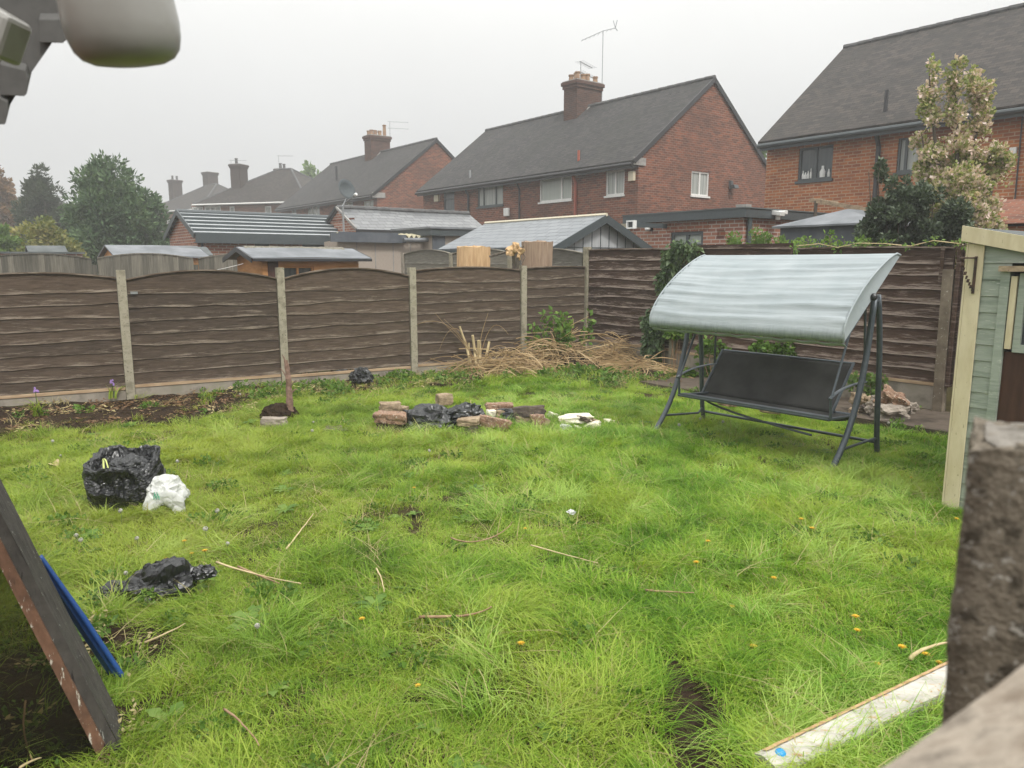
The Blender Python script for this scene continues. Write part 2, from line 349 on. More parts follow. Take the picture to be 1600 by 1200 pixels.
# ------------------------------------------------------------------ building kit (local x = across the street, y = along it)
def hit(P, px, py, plane):
    d = ray(px, py); n = V if plane == 'x0' else U; o = Vector((0, 0, EYE))
    t = (P - o).dot(n) / d.dot(n); q = o + d * t - P
    return (q.dot(U) if plane == 'x0' else q.dot(V)), q.z + P.z
def hole(P, plane, px0, px1, py0, py1):
    a, z1 = hit(P, px0, py0, plane); b, z0 = hit(P, px1, py1, plane); _, z1b = hit(P, px1, py0, plane); _, z0b = hit(P, px0, py1, plane)
    return (min(a, b), max(a, b), (z0+z0b)/2, (z1+z1b)/2)
def pt(plane, s, d, z):      # d = depth into the wall
    return (d, s, z) if plane == 'x0' else (s, d, z)
def wall(mb, plane, s0, s1, z0, z1, holes=(), at=0.0):
    xs = sorted({s0, s1, *[h[0] for h in holes], *[h[1] for h in holes]}); zs = sorted({z0, z1, *[h[2] for h in holes], *[h[3] for h in holes]})
    for i in range(len(xs)-1):
        for j in range(len(zs)-1):
            cx = (xs[i]+xs[i+1])/2; cz = (zs[j]+zs[j+1])/2
            if any(h[0] < cx < h[1] and h[2] < cz < h[3] for h in holes): continue
            q = [pt(plane, xs[i], at, zs[j]), pt(plane, xs[i+1], at, zs[j]), pt(plane, xs[i+1], at, zs[j+1]), pt(plane, xs[i], at, zs[j+1])]
            mb.quad(*(q if plane == 'y0' else q[::-1]))
    for h in holes:
        dp = at + .11
        for a, b in (((h[0], h[2]), (h[1], h[2])), ((h[1], h[2]), (h[1], h[3])), ((h[1], h[3]), (h[0], h[3])), ((h[0], h[3]), (h[0], h[2]))):
            mb.quad(pt(plane, a[0], at, a[1]), pt(plane, b[0], at, b[1]), pt(plane, b[0], dp, b[1]), pt(plane, a[0], dp, a[1]))
def pbox(mb, plane, s0, s1, d0, d1, z0, z1):
    if plane == 'x0': mb.box(d0, d1, s0, s1, z0, z1)
    else: mb.box(s0, s1, d0, d1, z0, z1)
def window(par, plane, h, fm, pm, mull=(.5,), fw=.055, sill=True, top=None, label=None, sillm=None):
    m = MB(); a, b, c, d = h; e_ = .002; a += e_; b -= e_; c += e_; d -= e_
    pbox(m, plane, a, a+fw, .03, .095, c, d); pbox(m, plane, b-fw, b, .03, .095, c, d)
    pbox(m, plane, a+fw, b-fw, .03, .095, c, c+fw); pbox(m, plane, a+fw, b-fw, .03, .095, d-fw, d)
    for f in mull:
        x = a + (b-a)*f; pbox(m, plane, x-fw*.6, x+fw*.6, .032, .093, c+fw, d-fw)
    if top: 
        z = c + (d-c)*top; pbox(m, plane, a+fw, b-fw, .034, .091, z-fw*.5, z+fw*.5)
    f = m.build('window', fm, par)
    if label: f['label'] = label
    p = MB(); p.quad(*[pt(plane, s, .075, z) for s, z in ((a, c), (b, c), (b, d), (a, d))]); p.build('pane', pm, f)
    if sill:
        k = MB(); pbox(k, plane, a-.05, b+.05, -.05, .0-.003, c-.07, c-.003); k.build('sill', sillm or fm, f)
    return f
def roof_gable(par, W, L, ze, zr, mat, ov=.3, vg=.08, axis='y', th=.1, ridge=True, name='roof', sidemat=None):
    m = MB(); T = (lambda a, b, z: (a, b, z)) if axis == 'y' else (lambda a, b, z: (b, a, z))
    # a runs across the ridge (0..W), b along it (0..L)
    k = (zr - ze) / (W/2)
    for s in (0, 1):
        A = -ov if s == 0 else W + ov; z_ = ze - ov*k
        lo0 = T(A, -vg, z_); lo1 = T(A, L+vg, z_); hi0 = T(W/2, -vg, zr); hi1 = T(W/2, L+vg, zr)
        nb = max(2, int(L/.9)); na = 8
        def fn(i, j, lo0=lo0, lo1=lo1, hi0=hi0, hi1=hi1):
            p = Vector(lo0).lerp(Vector(lo1), i).lerp(Vector(hi0).lerp(Vector(hi1), i), j)
            p.z += .018*mn.noise(Vector((p.x*.6, p.y*.6, s*5))) + th
            return p
        m.grid(fn, nb, na, flip=(s == 0) ^ (axis == 'x'))
        up = Vector((0, 0, th))
        for (p, q) in ((lo0, lo1), (lo0, hi0), (lo1, hi1)):
            p = Vector(p); q = Vector(q); m.quad(p - up*.2, q - up*.2, q + up, p + up)
        m.quad(Vector(lo0) - up*.2, Vector(lo1) - up*.2, Vector(hi1) - up*.2, Vector(hi0) - up*.2)
    r = m.build(name, mat, par)
    if ridge:
        c = MB(); n = max(2, int((L+2*vg)/.45))
        for i in range(n):
            b0 = -vg + (L+2*vg)*i/n; b1 = -vg + (L+2*vg)*(i+1)/n - .012
            c.tube([T(W/2, b0, zr+th+.0), T(W/2, b1, zr+th+.012)], .085, 8)
        c.build('ridge_tiles', M['ridge_grey'], r)
    return r
def gable_body(mb, W, L, z0, ze, zr, h_x0=(), h_y0=(), axis='y'):
    wall(mb, 'x0', 0, L, z0, ze, h_x0); wall(mb, 'y0', 0, W, z0, ze, h_y0)
    mb.quad((W, 0, z0), (W, L, z0), (W, L, ze), (W, 0, ze)); mb.quad((0, L, z0), (0, L, ze), (W, L, ze), (W, L, z0))
    if axis == 'y':
        for y, f in ((0, 1), (L, -1)): mb.add([(0, y, ze), (W, y, ze), (W/2, y, zr)], [(0, 1, 2)[::f]])
    else:
        for x, f in ((0, -1), (W, 1)): mb.add([(x, 0, ze), (x, L, ze), (x, L/2, zr)], [(0, 1, 2)[::f]])
def gutter(par, W, L, ze, zr, ov=.3, mat=None):
    k = (zr-ze)/(W/2); z = ze - ov*k
    m = MB(); m.box(-ov+.03, -.003, -.02, L+.02, z-.10, z-.07)     # soffit
    m.box(-ov+.005, -ov+.03, -.02, L+.02, z-.16, z+.02)
    m.tube([(-ov-.05, -.05, z-.03), (-ov-.05, L+.05, z-.03)], .06, 8)
    return m.build('gutter', mat or M['black_plastic'], par)
def downpipe(par, y, ztop, mat, x=-.06, r=.045, name='downpipe', zb=0.0):
    m = MB(); m.tube([(-.3, y, ztop), (-.2, y, ztop-.1), (x, y, ztop-.35), (x, y, zb)], r, 8)
    return m.build(name, mat, par)
def chimney(par, x, y, b, a, z0, z1, mat, pots, dark=False, potm=None):
    m = MB(); m.box(x-b/2, x+b/2, y-a/2, y+a/2, z0, z1-.28)
    m.box(x-b/2-.05, x+b/2+.05, y-a/2-.05, y+a/2+.05, z1-.28, z1-.14)
    m.box(x-b/2-.1, x+b/2+.1, y-a/2-.1, y+a/2+.1, z1-.14, z1)
    c = m.build('chimney', mat, par)
    f = MB(); f.box(x-b/2-.06, x+b/2+.06, y-a/2-.06, y+a/2+.06, z1, z1+.05); f.build('flaunching', M['lead'], c)
    for (dx, dy, hh) in pots:
        q = MB(); q.lathe([(0, 0), (.13, 0), (.12, .05), (.10, hh-.08), (.13, hh-.05), (.13, hh), (.09, hh), (.085, hh-.1), (0, hh-.1)], (x+dx, y+dy, z1+.04), 12)
        q.build('chimney_pot', potm or M['pot'], c)
    return c
def aerial(par, x, y, z, h, kind, ang=0):
    m = MB(); m.tube([(x, y, z), (x, y, z+h)], .018, 6)
    d = Vector((cos(ang), sin(ang), 0)); s_ = Vector((-sin(ang), cos(ang), 0)); t_ = Vector((x, y, z+h))
    if kind == 'tilt':
        a = t_ - d*.95 - Vector((0, 0, .45)); b = t_ + d*.55 + Vector((0, 0, .12))
        m.tube([a, t_ + Vector((0, 0, -.02)), b], .018, 6)
        for i in range(9):
            p = a.lerp(b, i/8); m.tube([p - s_*.16, p + s_*.16], .008, 5)
        m.tube([b + Vector((0, 0, .32)) + d*.08, b + d*.0, b - Vector((0, 0, .12)) + d*.1], .02, 6); m.tube([b + Vector((0, 0, .3)) - d*.1, b], .014, 5)
    else:
        for k in range(2 if kind == 'double' else 1):
            q = t_ - Vector((0, 0, .42*k + .03)); a = q - d*1.2; b = q + d*.12
            m.tube([a, b], .017, 6)
            for i in range(8):
                p = a.lerp(b, i/7); m.tube([p - s_*.22, p + s_*.22], .008, 5)
    return m.build('aerial', M['alu'], par)

# ================================================================== SETTING
gm = MB()
def groundh(x, y):
    r = math.hypot(x, y)
    return (.035*mn.noise(Vector((x*.5, y*.5, 0))) + .012*mn.noise(Vector((x*2.2, y*2.2, 3))))*max(0, 1-r/30) - .0
ys = list(np.linspace(-4, 16, 90)) + [20, 30, 50, 90, 150, 260, 500]; xs_ = [-500, -260, -120, -60, -30, -18] + list(np.linspace(-12, 12, 100)) + [18, 30, 60, 120, 260, 500]
ys = [-500, -120, -30, -12] + ys
vs = [(x, y, groundh(x, y)) for y in ys for x in xs_]; nx = len(xs_)
fs = [(j*nx+i, j*nx+i+1, (j+1)*nx+i+1, (j+1)*nx+i) for j in range(len(ys)-1) for i in range(nx-1)]
o = raw('ground', vs, fs, M['ground'], smooth=True); o['kind'] = 'structure'

# ================================================================== HOUSES OF THE ROW
HW, HL = 7.9, 14.4
M['brick_sooty'] = brick('brick_sooty', (.13, .055, .038), (.06, .032, .027), (.13, .1, .08))
# --- middle house
P = D(998, 255, 26.8); ze = P.z; P0 = Vector((P.x, P.y, 0)); Q = P0 + V*HW/2
zr = D(1113, 121, Q.y).z - .1
h = thing('brick_house', P0, TH, 'semi-detached brick house at centre with steep gable, tall chimney and orange-red drainpipe', 'house')
ze_ = ze + .25
wins = [hole(P0, 'x0', 947, 975, 266, 305), hole(P0, 'x0', 843, 893, 276, 314), hole(P0, 'x0', 746, 786, 290, 322), hole(P0, 'x0', 693, 710, 299, 329)]
gw = [hole(P0, 'y0', 1081, 1107, 268, 306)]
m = MB(); gable_body(m, HW, HL, 0, ze_, zr, wins, gw); m.build('wall', M['brick_dark'], h)
r = roof_gable(h, HW, HL, ze_, zr, M['tile_dark'], ov=.35, vg=.06)
gutter(h, HW, HL, ze_, zr, .35)
window(h, 'x0', wins[0], M['white_plastic'], M['pane_curtain'], (.5,)); window(h, 'x0', wins[1], M['white_plastic'], M['pane_blind'], (.32,))
window(h, 'x0', wins[2], M['anthracite'], M['pane_curtain'], (.3, .78), label='dark grey framed window', sillm=M['anthracite']); window(h, 'x0', wins[3], M['anthracite'], M['pane_dark'], (), top=.62, label='small dark grey framed window')
window(h, 'y0', gw[0], M['white_plastic'], M['pane_curtain'], (.5,))
for px_, mt, nm_, rr in ((901, 'red_pipe', 'drainpipe', .06), (733, 'black_plastic', 'downpipe', .05), (813, 'black_plastic', 'downpipe', .035)):
    s_, _ = hit(P0, px_, 300, 'x0'); d_ = downpipe(h, s_, ze_-.3, M[mt], r=rr, name='downpipe')
    if mt == 'red_pipe': d_['label'] = 'orange-red drainpipe'
sv, _ = hit(P0, 901, 250, 'x0'); m = MB(); m.tube([(.1, sv, ze_+.1), (.1, sv, ze_+.55)], .05, 8); m.build('vent_pipe', M['red_pipe'], h)
sv2, _ = hit(P0, 732, 285, 'x0'); m = MB(); m.tube([(.1, sv2, ze_+.1), (.1, sv2, ze_+.5)], .045, 8); m.build('vent_pipe', M['alu'], h)
b_ = hole(P0, 'x0', 985, 993, 268, 283); m = MB(); pbox(m, 'x0', b_[0], b_[1], -.12, -.002, b_[2], b_[3]); m.build('alarm_box', M['cream_box'], h, bevel=.01)
b_ = hole(P0, 'x0', 789, 797, 325, 338); m = MB(); pbox(m, 'x0', b_[0], b_[1], -.1, -.002, b_[2], b_[3]); m.build('alarm_box', M['white_plastic'], h, bevel=.03)
b_ = hole(P0, 'x0', 681, 688, 305, 315); m = MB(); pbox(m, 'x0', b_[0], b_[1], -.12, -.002, b_[2], b_[3]); m.build('alarm_box', M['cream_box'], h, bevel=.01)
s_, z_ = hit(P0, 1140, 293, 'y0')
m = MB(); m.box(s_-.07, s_+.07, -.12, -.002, z_-.05, z_+.25); m.obox((s_+.05, -.2, z_+.02), (.14, 0, 0), (0, .09, 0), (0, .03, .07)); m.build('floodlight', M['anthracite'], h, bevel=.01)
# verge and kneeler at the gable
m = MB(); k_ = (zr-ze_)/(HW/2)
for s in (0, 1):
    A = -.3 if s == 0 else HW+.3
    m.beam((A, -.075, ze_-.3*k_+.02), (HW/2, -.075, zr+.02), .03, .16)
m.build('verge', M['black_plastic'], h)
m = MB(); m.box(-.3, .32, -.05, -.004, ze_-.32, ze_-.06); m.build('kneeler_stone', M['lead'], h)
c = chimney(h, HW/2, 7.1, 1.5, .85, zr-1.6, D(910, 131, 34.8).z, M['brick_sooty'], [(dx, dy, .3+.06*((i*7) % 3)) for i, (dx, dy) in enumerate([(-.52, .2), (-.52, -.2), (-.22, .2), (-.18, -.2), (.12, -.15), (.4, .15), (.56, -.2)])])
m = MB(); m.beam((HW/2-.8, 6.6, zr-.75), (HW/2+.0, 6.6, zr+.12), .1, .06); m.beam((HW/2-.83, 6.6, zr-.77), (HW/2-.83, 7.6, zr-.77), .1, .06); m.build('flashing', M['lead'], c)
zt = D(910, 131, 34.8).z
aerial(h, HW/2-.1, 7.15, zt, .95, 'double', pi+TH+.9-1.2); aerial(h, HW/2+.8, 6.7, zt-1.4, 3.4+.3, 'tilt', -.55)

# --- right house (far gable hidden, runs out of the frame)
Pf = D(1199, 228, 22.2); ze = Pf.z + .25; P0 = Vector((Pf.x, Pf.y, 0)) - U*HL
zr = D(1317, 75, (P0 + U*HL + V*HW/2).y).z - .08
h = thing('brick_house', P0, TH, 'orange brick house at right with big slate-grey roof behind the blossom tree', 'house')
wins = [hole(P0, 'x0', 1249, 1299, 229, 281), hole(P0, 'x0', 1404, 1442, 214, 268)]
m = MB(); gable_body(m, HW, HL, 0, ze, zr, wins); m.build('wall', M['brick_orange'], h)
roof_gable(h, HW, HL, ze, zr, M['tile_brown'], ov=.35, vg=.08); gutter(h, HW, HL, ze, zr, .35, M['anthracite'])
window(h, 'x0', wins[0], M['anthracite'], M['pane_dark'], (.5,), sillm=M['anthracite']); window(h, 'x0', wins[1], M['anthracite'], M['pane_curtain'], (.7,), sillm=M['anthracite'])
a_, b__, c_, d_ = wins[0]
for i, (f, hh, rr) in enumerate(((.13, .22, .03), (.2, .17, .04), (.28, .2, .03), (.36, .26, .025), (.7, .3, .07), (.88, .2, .03))):
    m = MB(); y_ = b__ - (b__-a_)*f
    m.lathe([(0, 0), (rr, 0), (rr*1.1, hh*.5), (rr*.5, hh*.75), (rr*.45, hh), (0, hh)], (.06, y_, c_+.06), 10); m.build('window_ornament', M['white_plastic'], h)
s_, _ = hit(P0, 1373, 250, 'x0'); downpipe(h, s_, ze-.3, M['black_plastic'], r=.06)
s_, _ = hit(P0, 1376, 190, 'x0'); m = MB(); m.tube([(.2, s_, ze+.2), (.2, s_, ze+.75)], .05, 8); m.build('vent_pipe', M['black_plastic'], h)
s_, z_ = hit(P0, 1584, 236, 'x0'); m = MB(); m.box(-.08, -.003, s_-.07, s_+.07, z_-.07, z_+.07); m.build('junction_box', M['white_plastic'], h, bevel=.01)
m = MB(); s2, _ = hit(P0, 1592, 240, 'x0'); m.tube([(-.02, s2, ze-.3), (-.02, s2-.04, 2), (-.02, s2+.02, .3)], .016, 6); m.build('cable', M['black_plastic'], h)

# --- left house
P = D(589, 306, 42.6); ze = P.z + .25; P0 = Vector((P.x, P.y, 0)); Q = P0 + V*HW/2; zr = D(683, 217, Q.y).z - .1
h = thing('brick_house', P0, TH, 'brick house left of centre with clay chimney pots and satellite dish in front', 'house')
wins = [hole(P0, 'x0', 568, 584, 314, 336), hole(P0, 'x0', 528, 552, 317, 340), hole(P0, 'x0', 480, 500, 320, 342), hole(P0, 'x0', 455, 463, 322, 334)]
gw = [hole(P0, 'y0', 664, 677, 313, 331)]
m = MB(); gable_body(m, HW, HL, 0, ze, zr, wins, gw); m.build('wall', M['brick_dark'], h)
roof_gable(h, HW, HL, ze, zr, M['tile_dark'], ov=.35, vg=.06); gutter(h, HW, HL, ze, zr, .35)
for i, q in enumerate(wins): window(h, 'x0', q, M['white_plastic'], M['pane_curtain'], ((.5,), (.33, .66), (.33, .66), ())[i])
window(h, 'y0', gw[0], M['white_plastic'], M['pane_dark'], ())
k_ = (zr-ze)/(HW/2); m = MB()
for A in (-.3, HW+.3): m.beam((A, -.075, ze-.3*k_+.02), (HW/2, -.075, zr+.02), .03, .16)
m.build('verge', M['black_plastic'], h); m = MB(); m.box(-.3, .5, -.05, -.004, ze-.35, ze-.06); m.build('kneeler_stone', M['lead'], h)
yc = 7.2; Yc = (P0 + V*HW/2 + U*yc).y; zt = D(590, 214, Yc).z
c = chimney(h, HW/2, yc, 1.4, .9, zr-1.5, zt, M['brick_sooty'], [(dx, dy, .33) for dx, dy in [(-.5, .2), (-.5, -.2), (-.24, -.2), (0, .2), (.1, -.2), (.3, .2)]] + [(.5, -.1, .75)])
m = MB(); m.beam((HW/2-.92, yc-.5, zr-.8), (HW/2, yc-.5, zr+.12), .12, .07); m.build('flashing', M['lead'], c)
aerial(h, HW/2+.8, yc-.3, zt-.3, 1.35, 'double', pi-.4)
s_, _ = hit(P0, 500, 280, 'x0'); m = MB(); m.tube([(1.6, hit(P0, 500, 280, 'x0')[0]+1, ze+1.4), (1.6, s_+1, ze+2.3)], .08, 8); m.build('vent_pipe', M['black_plastic'], h)

# --- hipped houses further along
def solve_y(P0, u_, v_, x, px):      # y along the wall so that local (x, y) shows at column px
    r_ = (px-800)/FPX; a = P0 + v_*x; return (a.x - r_*a.y)/(r_*u_.y - u_.x)
def hipped(label, px, py, Y, ang, L, W, rise, mat, roofm, wins, chims, aer=()):
    an_ = radians(ang); u_ = Vector((-sin(an_), cos(an_), 0)); v_ = Vector((cos(an_), sin(an_), 0))
    P = D(px, py, Y); ze = P.z + .2; P0 = Vector((P.x, P.y, 0)); h = thing('hipped_house', P0, an_, label, 'house', None)
    hs_ = []
    for (a, b, dz0, dz1, _) in wins:
        y0, y1 = sorted((solve_y(P0, u_, v_, 0, a), solve_y(P0, u_, v_, 0, b))); hs_.append((y0, y1, ze - dz1, ze - dz0))
    m = MB(); wall(m, 'x0', 0, L, 0, ze, hs_); wall(m, 'y0', 0, W, 0, ze)
    m.quad((W, 0, 0), (W, L, 0), (W, L, ze), (W, 0, ze)); m.quad((0, L, 0), (0, L, ze), (W, L, ze), (W, L, 0)); m.build('wall', mat, h)
    o_ = .45; a = min(W, L)/2 - .3; zr = ze + rise; e0 = ze-.15
    A, B, C_, D_ = (-o_, -o_, e0), (W+o_, -o_, e0), (W+o_, L+o_, e0), (-o_, L+o_, e0); R0, R1 = (W/2, a, zr), (W/2, L-a, zr)
    m = MB(); m.quad(A, D_, R1, R0); m.quad(C_, B, R0, R1); m.add([A, B, R0], [(0, 1, 2)]); m.add([C_, D_, R1], [(0, 1, 2)])
    dn = Vector((0, 0, -.14))
    for p, q in ((A, B), (B, C_), (C_, D_), (D_, A)): m.quad(Vector(p)+dn, Vector(q)+dn, q, p)
    m.quad(*[Vector(p)+dn for p in (A, B, C_, D_)]); r = m.build('roof', roofm, h)
    m = MB()
    for p, q in ((A, R0), (D_, R1), (B, R0), (R0, R1)): m.tube([p, q], .1, 6)
    m.build('ridge_tiles', M['ridge_grey'], r)
    m = MB(); m.tube([(-o_-.05, -o_, e0-.06), (-o_-.05, L+o_, e0-.06)], .07, 6); m.build('gutter', M['white_plastic'], h)
    for q, w_ in zip(hs_, wins): window(h, 'x0', q, M['white_plastic'], M['pane_curtain'], w_[4], fw=.1)
    for (cpx, cx, cb, ca, ctop, npots) in chims:
        cy = solve_y(P0, u_, v_, cx, cpx); Yc = (P0 + v_*cx + u_*cy).y; zt = D(cpx, ctop, Yc).z
        chimney(h, cx, cy, cb, ca, ze-.2, zt, M['brick_black'], [(-.25+.5*i/max(1, npots-1), 0, .45) for i in range(npots)], potm=M['ridge_grey'])
    for (apx, ax_, apy, hh, kd, an) in aer:
        ay_ = solve_y(P0, u_, v_, ax_, apx); Ya = (P0 + v_*ax_ + u_*ay_).y; aerial(h, ax_, ay_, D(apx, apy, Ya).z - hh, hh, kd, an)
    return h
M['brick_black'] = brick('brick_black', (.07, .05, .045), (.045, .035, .032), (.08, .07, .06))
hipped('dark hipped-roof house directly left of the house with clay pots, twig-like aerial above', 478, 316, 57.5, 72, 9.6, 9.0, 2.9, M['brick_mid'], M['tile_brown'],
       [(423, 433, .4, 1.4, ()), (369, 377, .35, 1.6, ()), (331, 356, .3, 1.5, (.33, .66)), (312, 329, .3, 1.5, (.5,))],
       [(387, 2.2, 1.0, .9, 258, 1), (453, 6.0, 1.0, .8, 265, 2)], [(376, 2.2, 250, 2.2, 'single', pi-1.2), (448, 6.0, 243, 2.4, 'single', pi-1.2)])
hipped('smaller hipped-roof house with two dark chimneys, just right of the big conifer', 316, 327, 77, 54, 10, 9.0, 2.9, M['brick_mid'], M['tile_brown'],
       [(245, 264, 1.0, 3.0, (.33, .66)), (272, 280, 1.0, 3.0, ())],
       [(343, 5.0, 1.25, 1.0, 270, 0), (289, 2.6, 1.1, .9, 282, 2)], [(279, 2.6, 287, 1.8, 'single', pi-1.0)])
hipped('faint hipped-roof house at far left end of the row beside the conifer', 258, 333, 97, 50, 9, 9, 2.3, M['brick_mid'], M['tile_brown'], [], [])
hipped('distant house with a low tiled roof at the left edge of the picture', 22, 338, 62, 60, 9, 8, 2.0, M['white_render'], M['tile_brown'], [], [])
# ================================================================== OUTBUILDINGS
# brick garage with a pale profiled sheet roof (long side runs along V)
P = D(307, 364, 21.5); P0 = Vector((P.x, P.y, 0)); ze = P.z; W_, L_ = 4.7, 3.0; zr = D(299, 333, (P0+U*L_/2).y).z
h = thing('brick_garage', P0, TH, 'long brick garage with pale striped sheet roof in front of the hipped houses', 'garage')
wn = [hole(P0, 'y0', 398, 421, 376, 384), hole(P0, 'y0', 472, 516, 377, 386)]
m = MB(); gable_body(m, W_, L_, 0, ze, zr, [], wn, 'x'); m.build('wall', M['brick_garage'], h)
for q in wn: window(h, 'y0', q, M['anthracite'], M['pane_dark'], (.5,), sill=False)
m = MB(); ov = .2; vg = .1; k = (zr-ze)/(L_/2); n = 6       # stepped sheet: long shallow pale steps with dark undercuts
for s in (0, 1):
    for i in range(n):
        a0 = -ov + (L_/2+ov)*i/n; a1 = -ov + (L_/2+ov)*(i+1)/n + .02
        z0_ = ze + (a0)*k + .05; z1_ = ze + (a1)*k + .02
        f = (lambda a: a) if s == 0 else (lambda a: L_-a)
        q = [(-vg, f(a0), z0_+.05), (W_+vg, f(a0), z0_+.05), (W_+vg, f(a1), z1_), (-vg, f(a1), z1_)]
        m.quad(*q); m.mi = 1; m.quad((-vg, f(a0), z0_-.03), (W_+vg, f(a0), z0_-.03), (W_+vg, f(a0), z0_+.05), (-vg, f(a0), z0_+.05)); m.mi = 0
r = m.build('roof', [M['tile_profile'], M['anthracite']], h)
m = MB(); m.tube([(-vg, L_/2, zr+.05), (W_+vg, L_/2, zr+.05)], .07, 8); m.build('ridge_cap', M['anthracite'], r)
m = MB(); m.box(-vg, W_+vg, -ov-.06, -ov-.005, ze-ov*k-.2, ze-ov*k+.04); m.box(-vg, W_+vg, -ov, -.004, ze-ov*k-.2, ze-ov*k-.17)
for A in (-ov, L_+ov): m.beam((-vg-.02, A, ze-ov*k), (-vg-.02, L_/2, zr+.03), .03, .16)
m.build('fascia', M['anthracite'], h)
m = MB(); m.tube([(.12, -.06, ze-.1), (.12, -.06, 0)], .035, 8); m.build('downpipe', M['black_plastic'], h)
# slate garage with orange brick gable
P = D(557, 357, 23.5); P0 = Vector((P.x, P.y, 0)); W_, L_ = 5.0, 2.4; ze = P.z; zr = D(541, 327, (P0+U*L_/2).y).z
h = thing('slate_roof_garage', P0, TH, 'small garage with wet slate roof and orange brick gable behind the pebbledash wall', 'garage')
m = MB(); gable_body(m, W_, L_, 0, ze, zr, [], [], 'x'); m.build('wall', M['brick_garage'], h)
roof_gable(h, L_, W_, ze, zr, M['tile_slate'], .15, .08, 'x', .05, True)
m = MB(); k = (zr-ze)/(L_/2)
m.beam((-.09, -.15, ze-.15*k+.07), (-.09, L_/2, zr+.06), .05, .07)
m.build('verge_mortar', M['lead'], h)
m = MB(); m.beam((-.1, L_+.15, ze-.15*k+.05), (-.1, L_/2, zr+.05), .05, .1); m.box(-.1, W_, -.24, -.16, ze-.16, ze-.03); m.build('gutter', M['black_plastic'], h)
m = MB(); m.box(-.03, -.004, .1, 1.7, ze+.28, ze+.33); m.build('timber_strip', M['brick_dark'], h)
# satellite dish stands on a pole by that gable
q = D(536, 330, 22.6)
h = thing('satellite_dish', Vector((q.x, q.y, 0)), 0, 'dark round satellite dish on a pole above the brick gable', 'satellite dish')
m = MB(); m.tube([(0, 0, 0), (0, 0, q.z+.15), (.12, .1, q.z+.4)], .03, 8); m.build('pole', M['alu'], h)
ctr = Vector((.1, .0, q.z+.62)); nrm = Vector((.75, -.6, .3)).normalized(); R_ = nrm.to_track_quat('Z', 'Y').to_matrix()
m = MB(); m.lathe([(0, 0), (.1, .01), (.2, .03), (.30, .07), (.305, .065), (.2, .022), (.1, -.005), (0, -.015)], ctr, 28, R_); m.build('dish', M['anthracite'], h, smooth=True)
m = MB(); m.tube([ctr - Vector((0, 0, .36)), ctr + nrm*.42 - Vector((0, 0, .3))], .014, 6); m.build('arm', M['alu'], h)
m = MB(); m.lathe([(0, 0), (.04, 0), (.045, .08), (0, .09)], ctr + nrm*.42 - Vector((0, 0, .3)), 10, R_); m.build('receiver', M['white_plastic'], h)
# pebbledash garage wall with wavy asbestos sheet roof
P = D(527, 377, 19.4); P0 = Vector((P.x, P.y, 0)); ze = P.z
W_ = 4.3; L_ = .8
h = thing('pebbledash_garage', P0, TH, 'beige pebbledash panel garage with yellow mossy wavy roof edge and long gutter', 'garage')
m = MB(); gable_body(m, W_, L_, 0, ze, ze+.02, [], [], 'x'); m.build('wall', M['pebbledash'], h)
m = MB()
for i in range(1, 8): m.box(W_*i/8-.012, W_*i/8+.012, -.012, -.002, 0, ze-.02)
m.build('panel_joints', M['lead'], h)
M['asbestos'] = nm('asbestos_sheet', (.22, .21, .16), (.42, .38, .25), 9, .95, bd=.008, c3=(.32, .295, .215))
m = MB(); m.grid(lambda i, j: (W_*.05+W_*.93*i, -.16+(L_+.3)*j, ze+.15+.08*(1-abs(2*j-1)) + .035*sin(i*2*pi*26)), 190, 6)
r = m.build('roof', M['asbestos'], h, smooth=True)
m = MB(); m.box(-.25, W_*.45, -.17, -.12, ze-.02, ze+.2); m.box(.0, W_*.4, -.121, -.07, ze+.2, ze+.24); m.build('fascia', M['storage_grey'], h)
m = MB(); m.tube([(W_*.42, -.24, ze+.06), (W_, -.24, ze+.12)], .055, 8); m.build('gutter', M['felt'], h)
# dark flat fascia porch right of it
P = D(675, 392, 20.6); P0 = Vector((P.x, P.y, 0)); zt = D(675, 356, 20.6).z; zb = D(675, 368, 20.6).z
h = thing('garden_room', P0, TH, 'flat-roofed outhouse with deep dark grey fascia between the garages', 'outbuilding')
m = MB(); m.box(.02, 3.0, .02, 1.8, 0, zb); m.build('wall', M['pebbledash'], h)
m = MB(); m.box(-.1, 3.2, -.12, 2.0, zb, zt-.02); m.build('fascia', M['anthracite'], h); m = MB(); m.box(-.14, 3.24, -.16, 2.04, zt-.02, zt+.03); m.build('roof', M['felt'], h)
m = MB(); m.box(.02, .42, -.02, .016, 0.3, zb-.01); m.build('door', M['storage_grey'], h)
# orange timber shed
P = D(409, 402, 13.9); P0 = Vector((P.x, P.y, 0)); ze = P.z; W_, L_ = 1.95, 1.4; zr = D(378, 388, (P0 + U*L_/2).y).z
h = thing('timber_shed', P0, TH, 'orange-brown timber shed with grey felt roof just over the brown fence', 'shed')
wn = [hole(P0, 'y0', 441, 491, 416, 436)]
m = MB(); gable_body(m, W_, L_, 0, ze, zr-.03, [], wn, 'x'); m.build('wall', M['shed_orange'], h)
window(h, 'y0', wn[0], M['shed_orange'], M['pane_dark'], (.5,), sill=False, fw=.03)
r = roof_gable(h, L_, W_, ze, zr, M['felt'], .14, .22, 'x', .03, False)
k = (zr-ze)/(L_/2); m = MB(); m.box(-.22, W_+.22, -.165, -.142, ze-.14*k-.04, ze-.14*k+.01)
for A in (-.14, L_+.14): m.beam((-.235, A, ze-.14*k-.02), (-.235, L_/2, zr-.02), .02, .09)
m.build('fascia', M['black_plastic'], h)
m = MB(); m.box(.1, .3, -.015, -.003, .1, ze-.05); m.build('door_board', M['door_brown'], h)
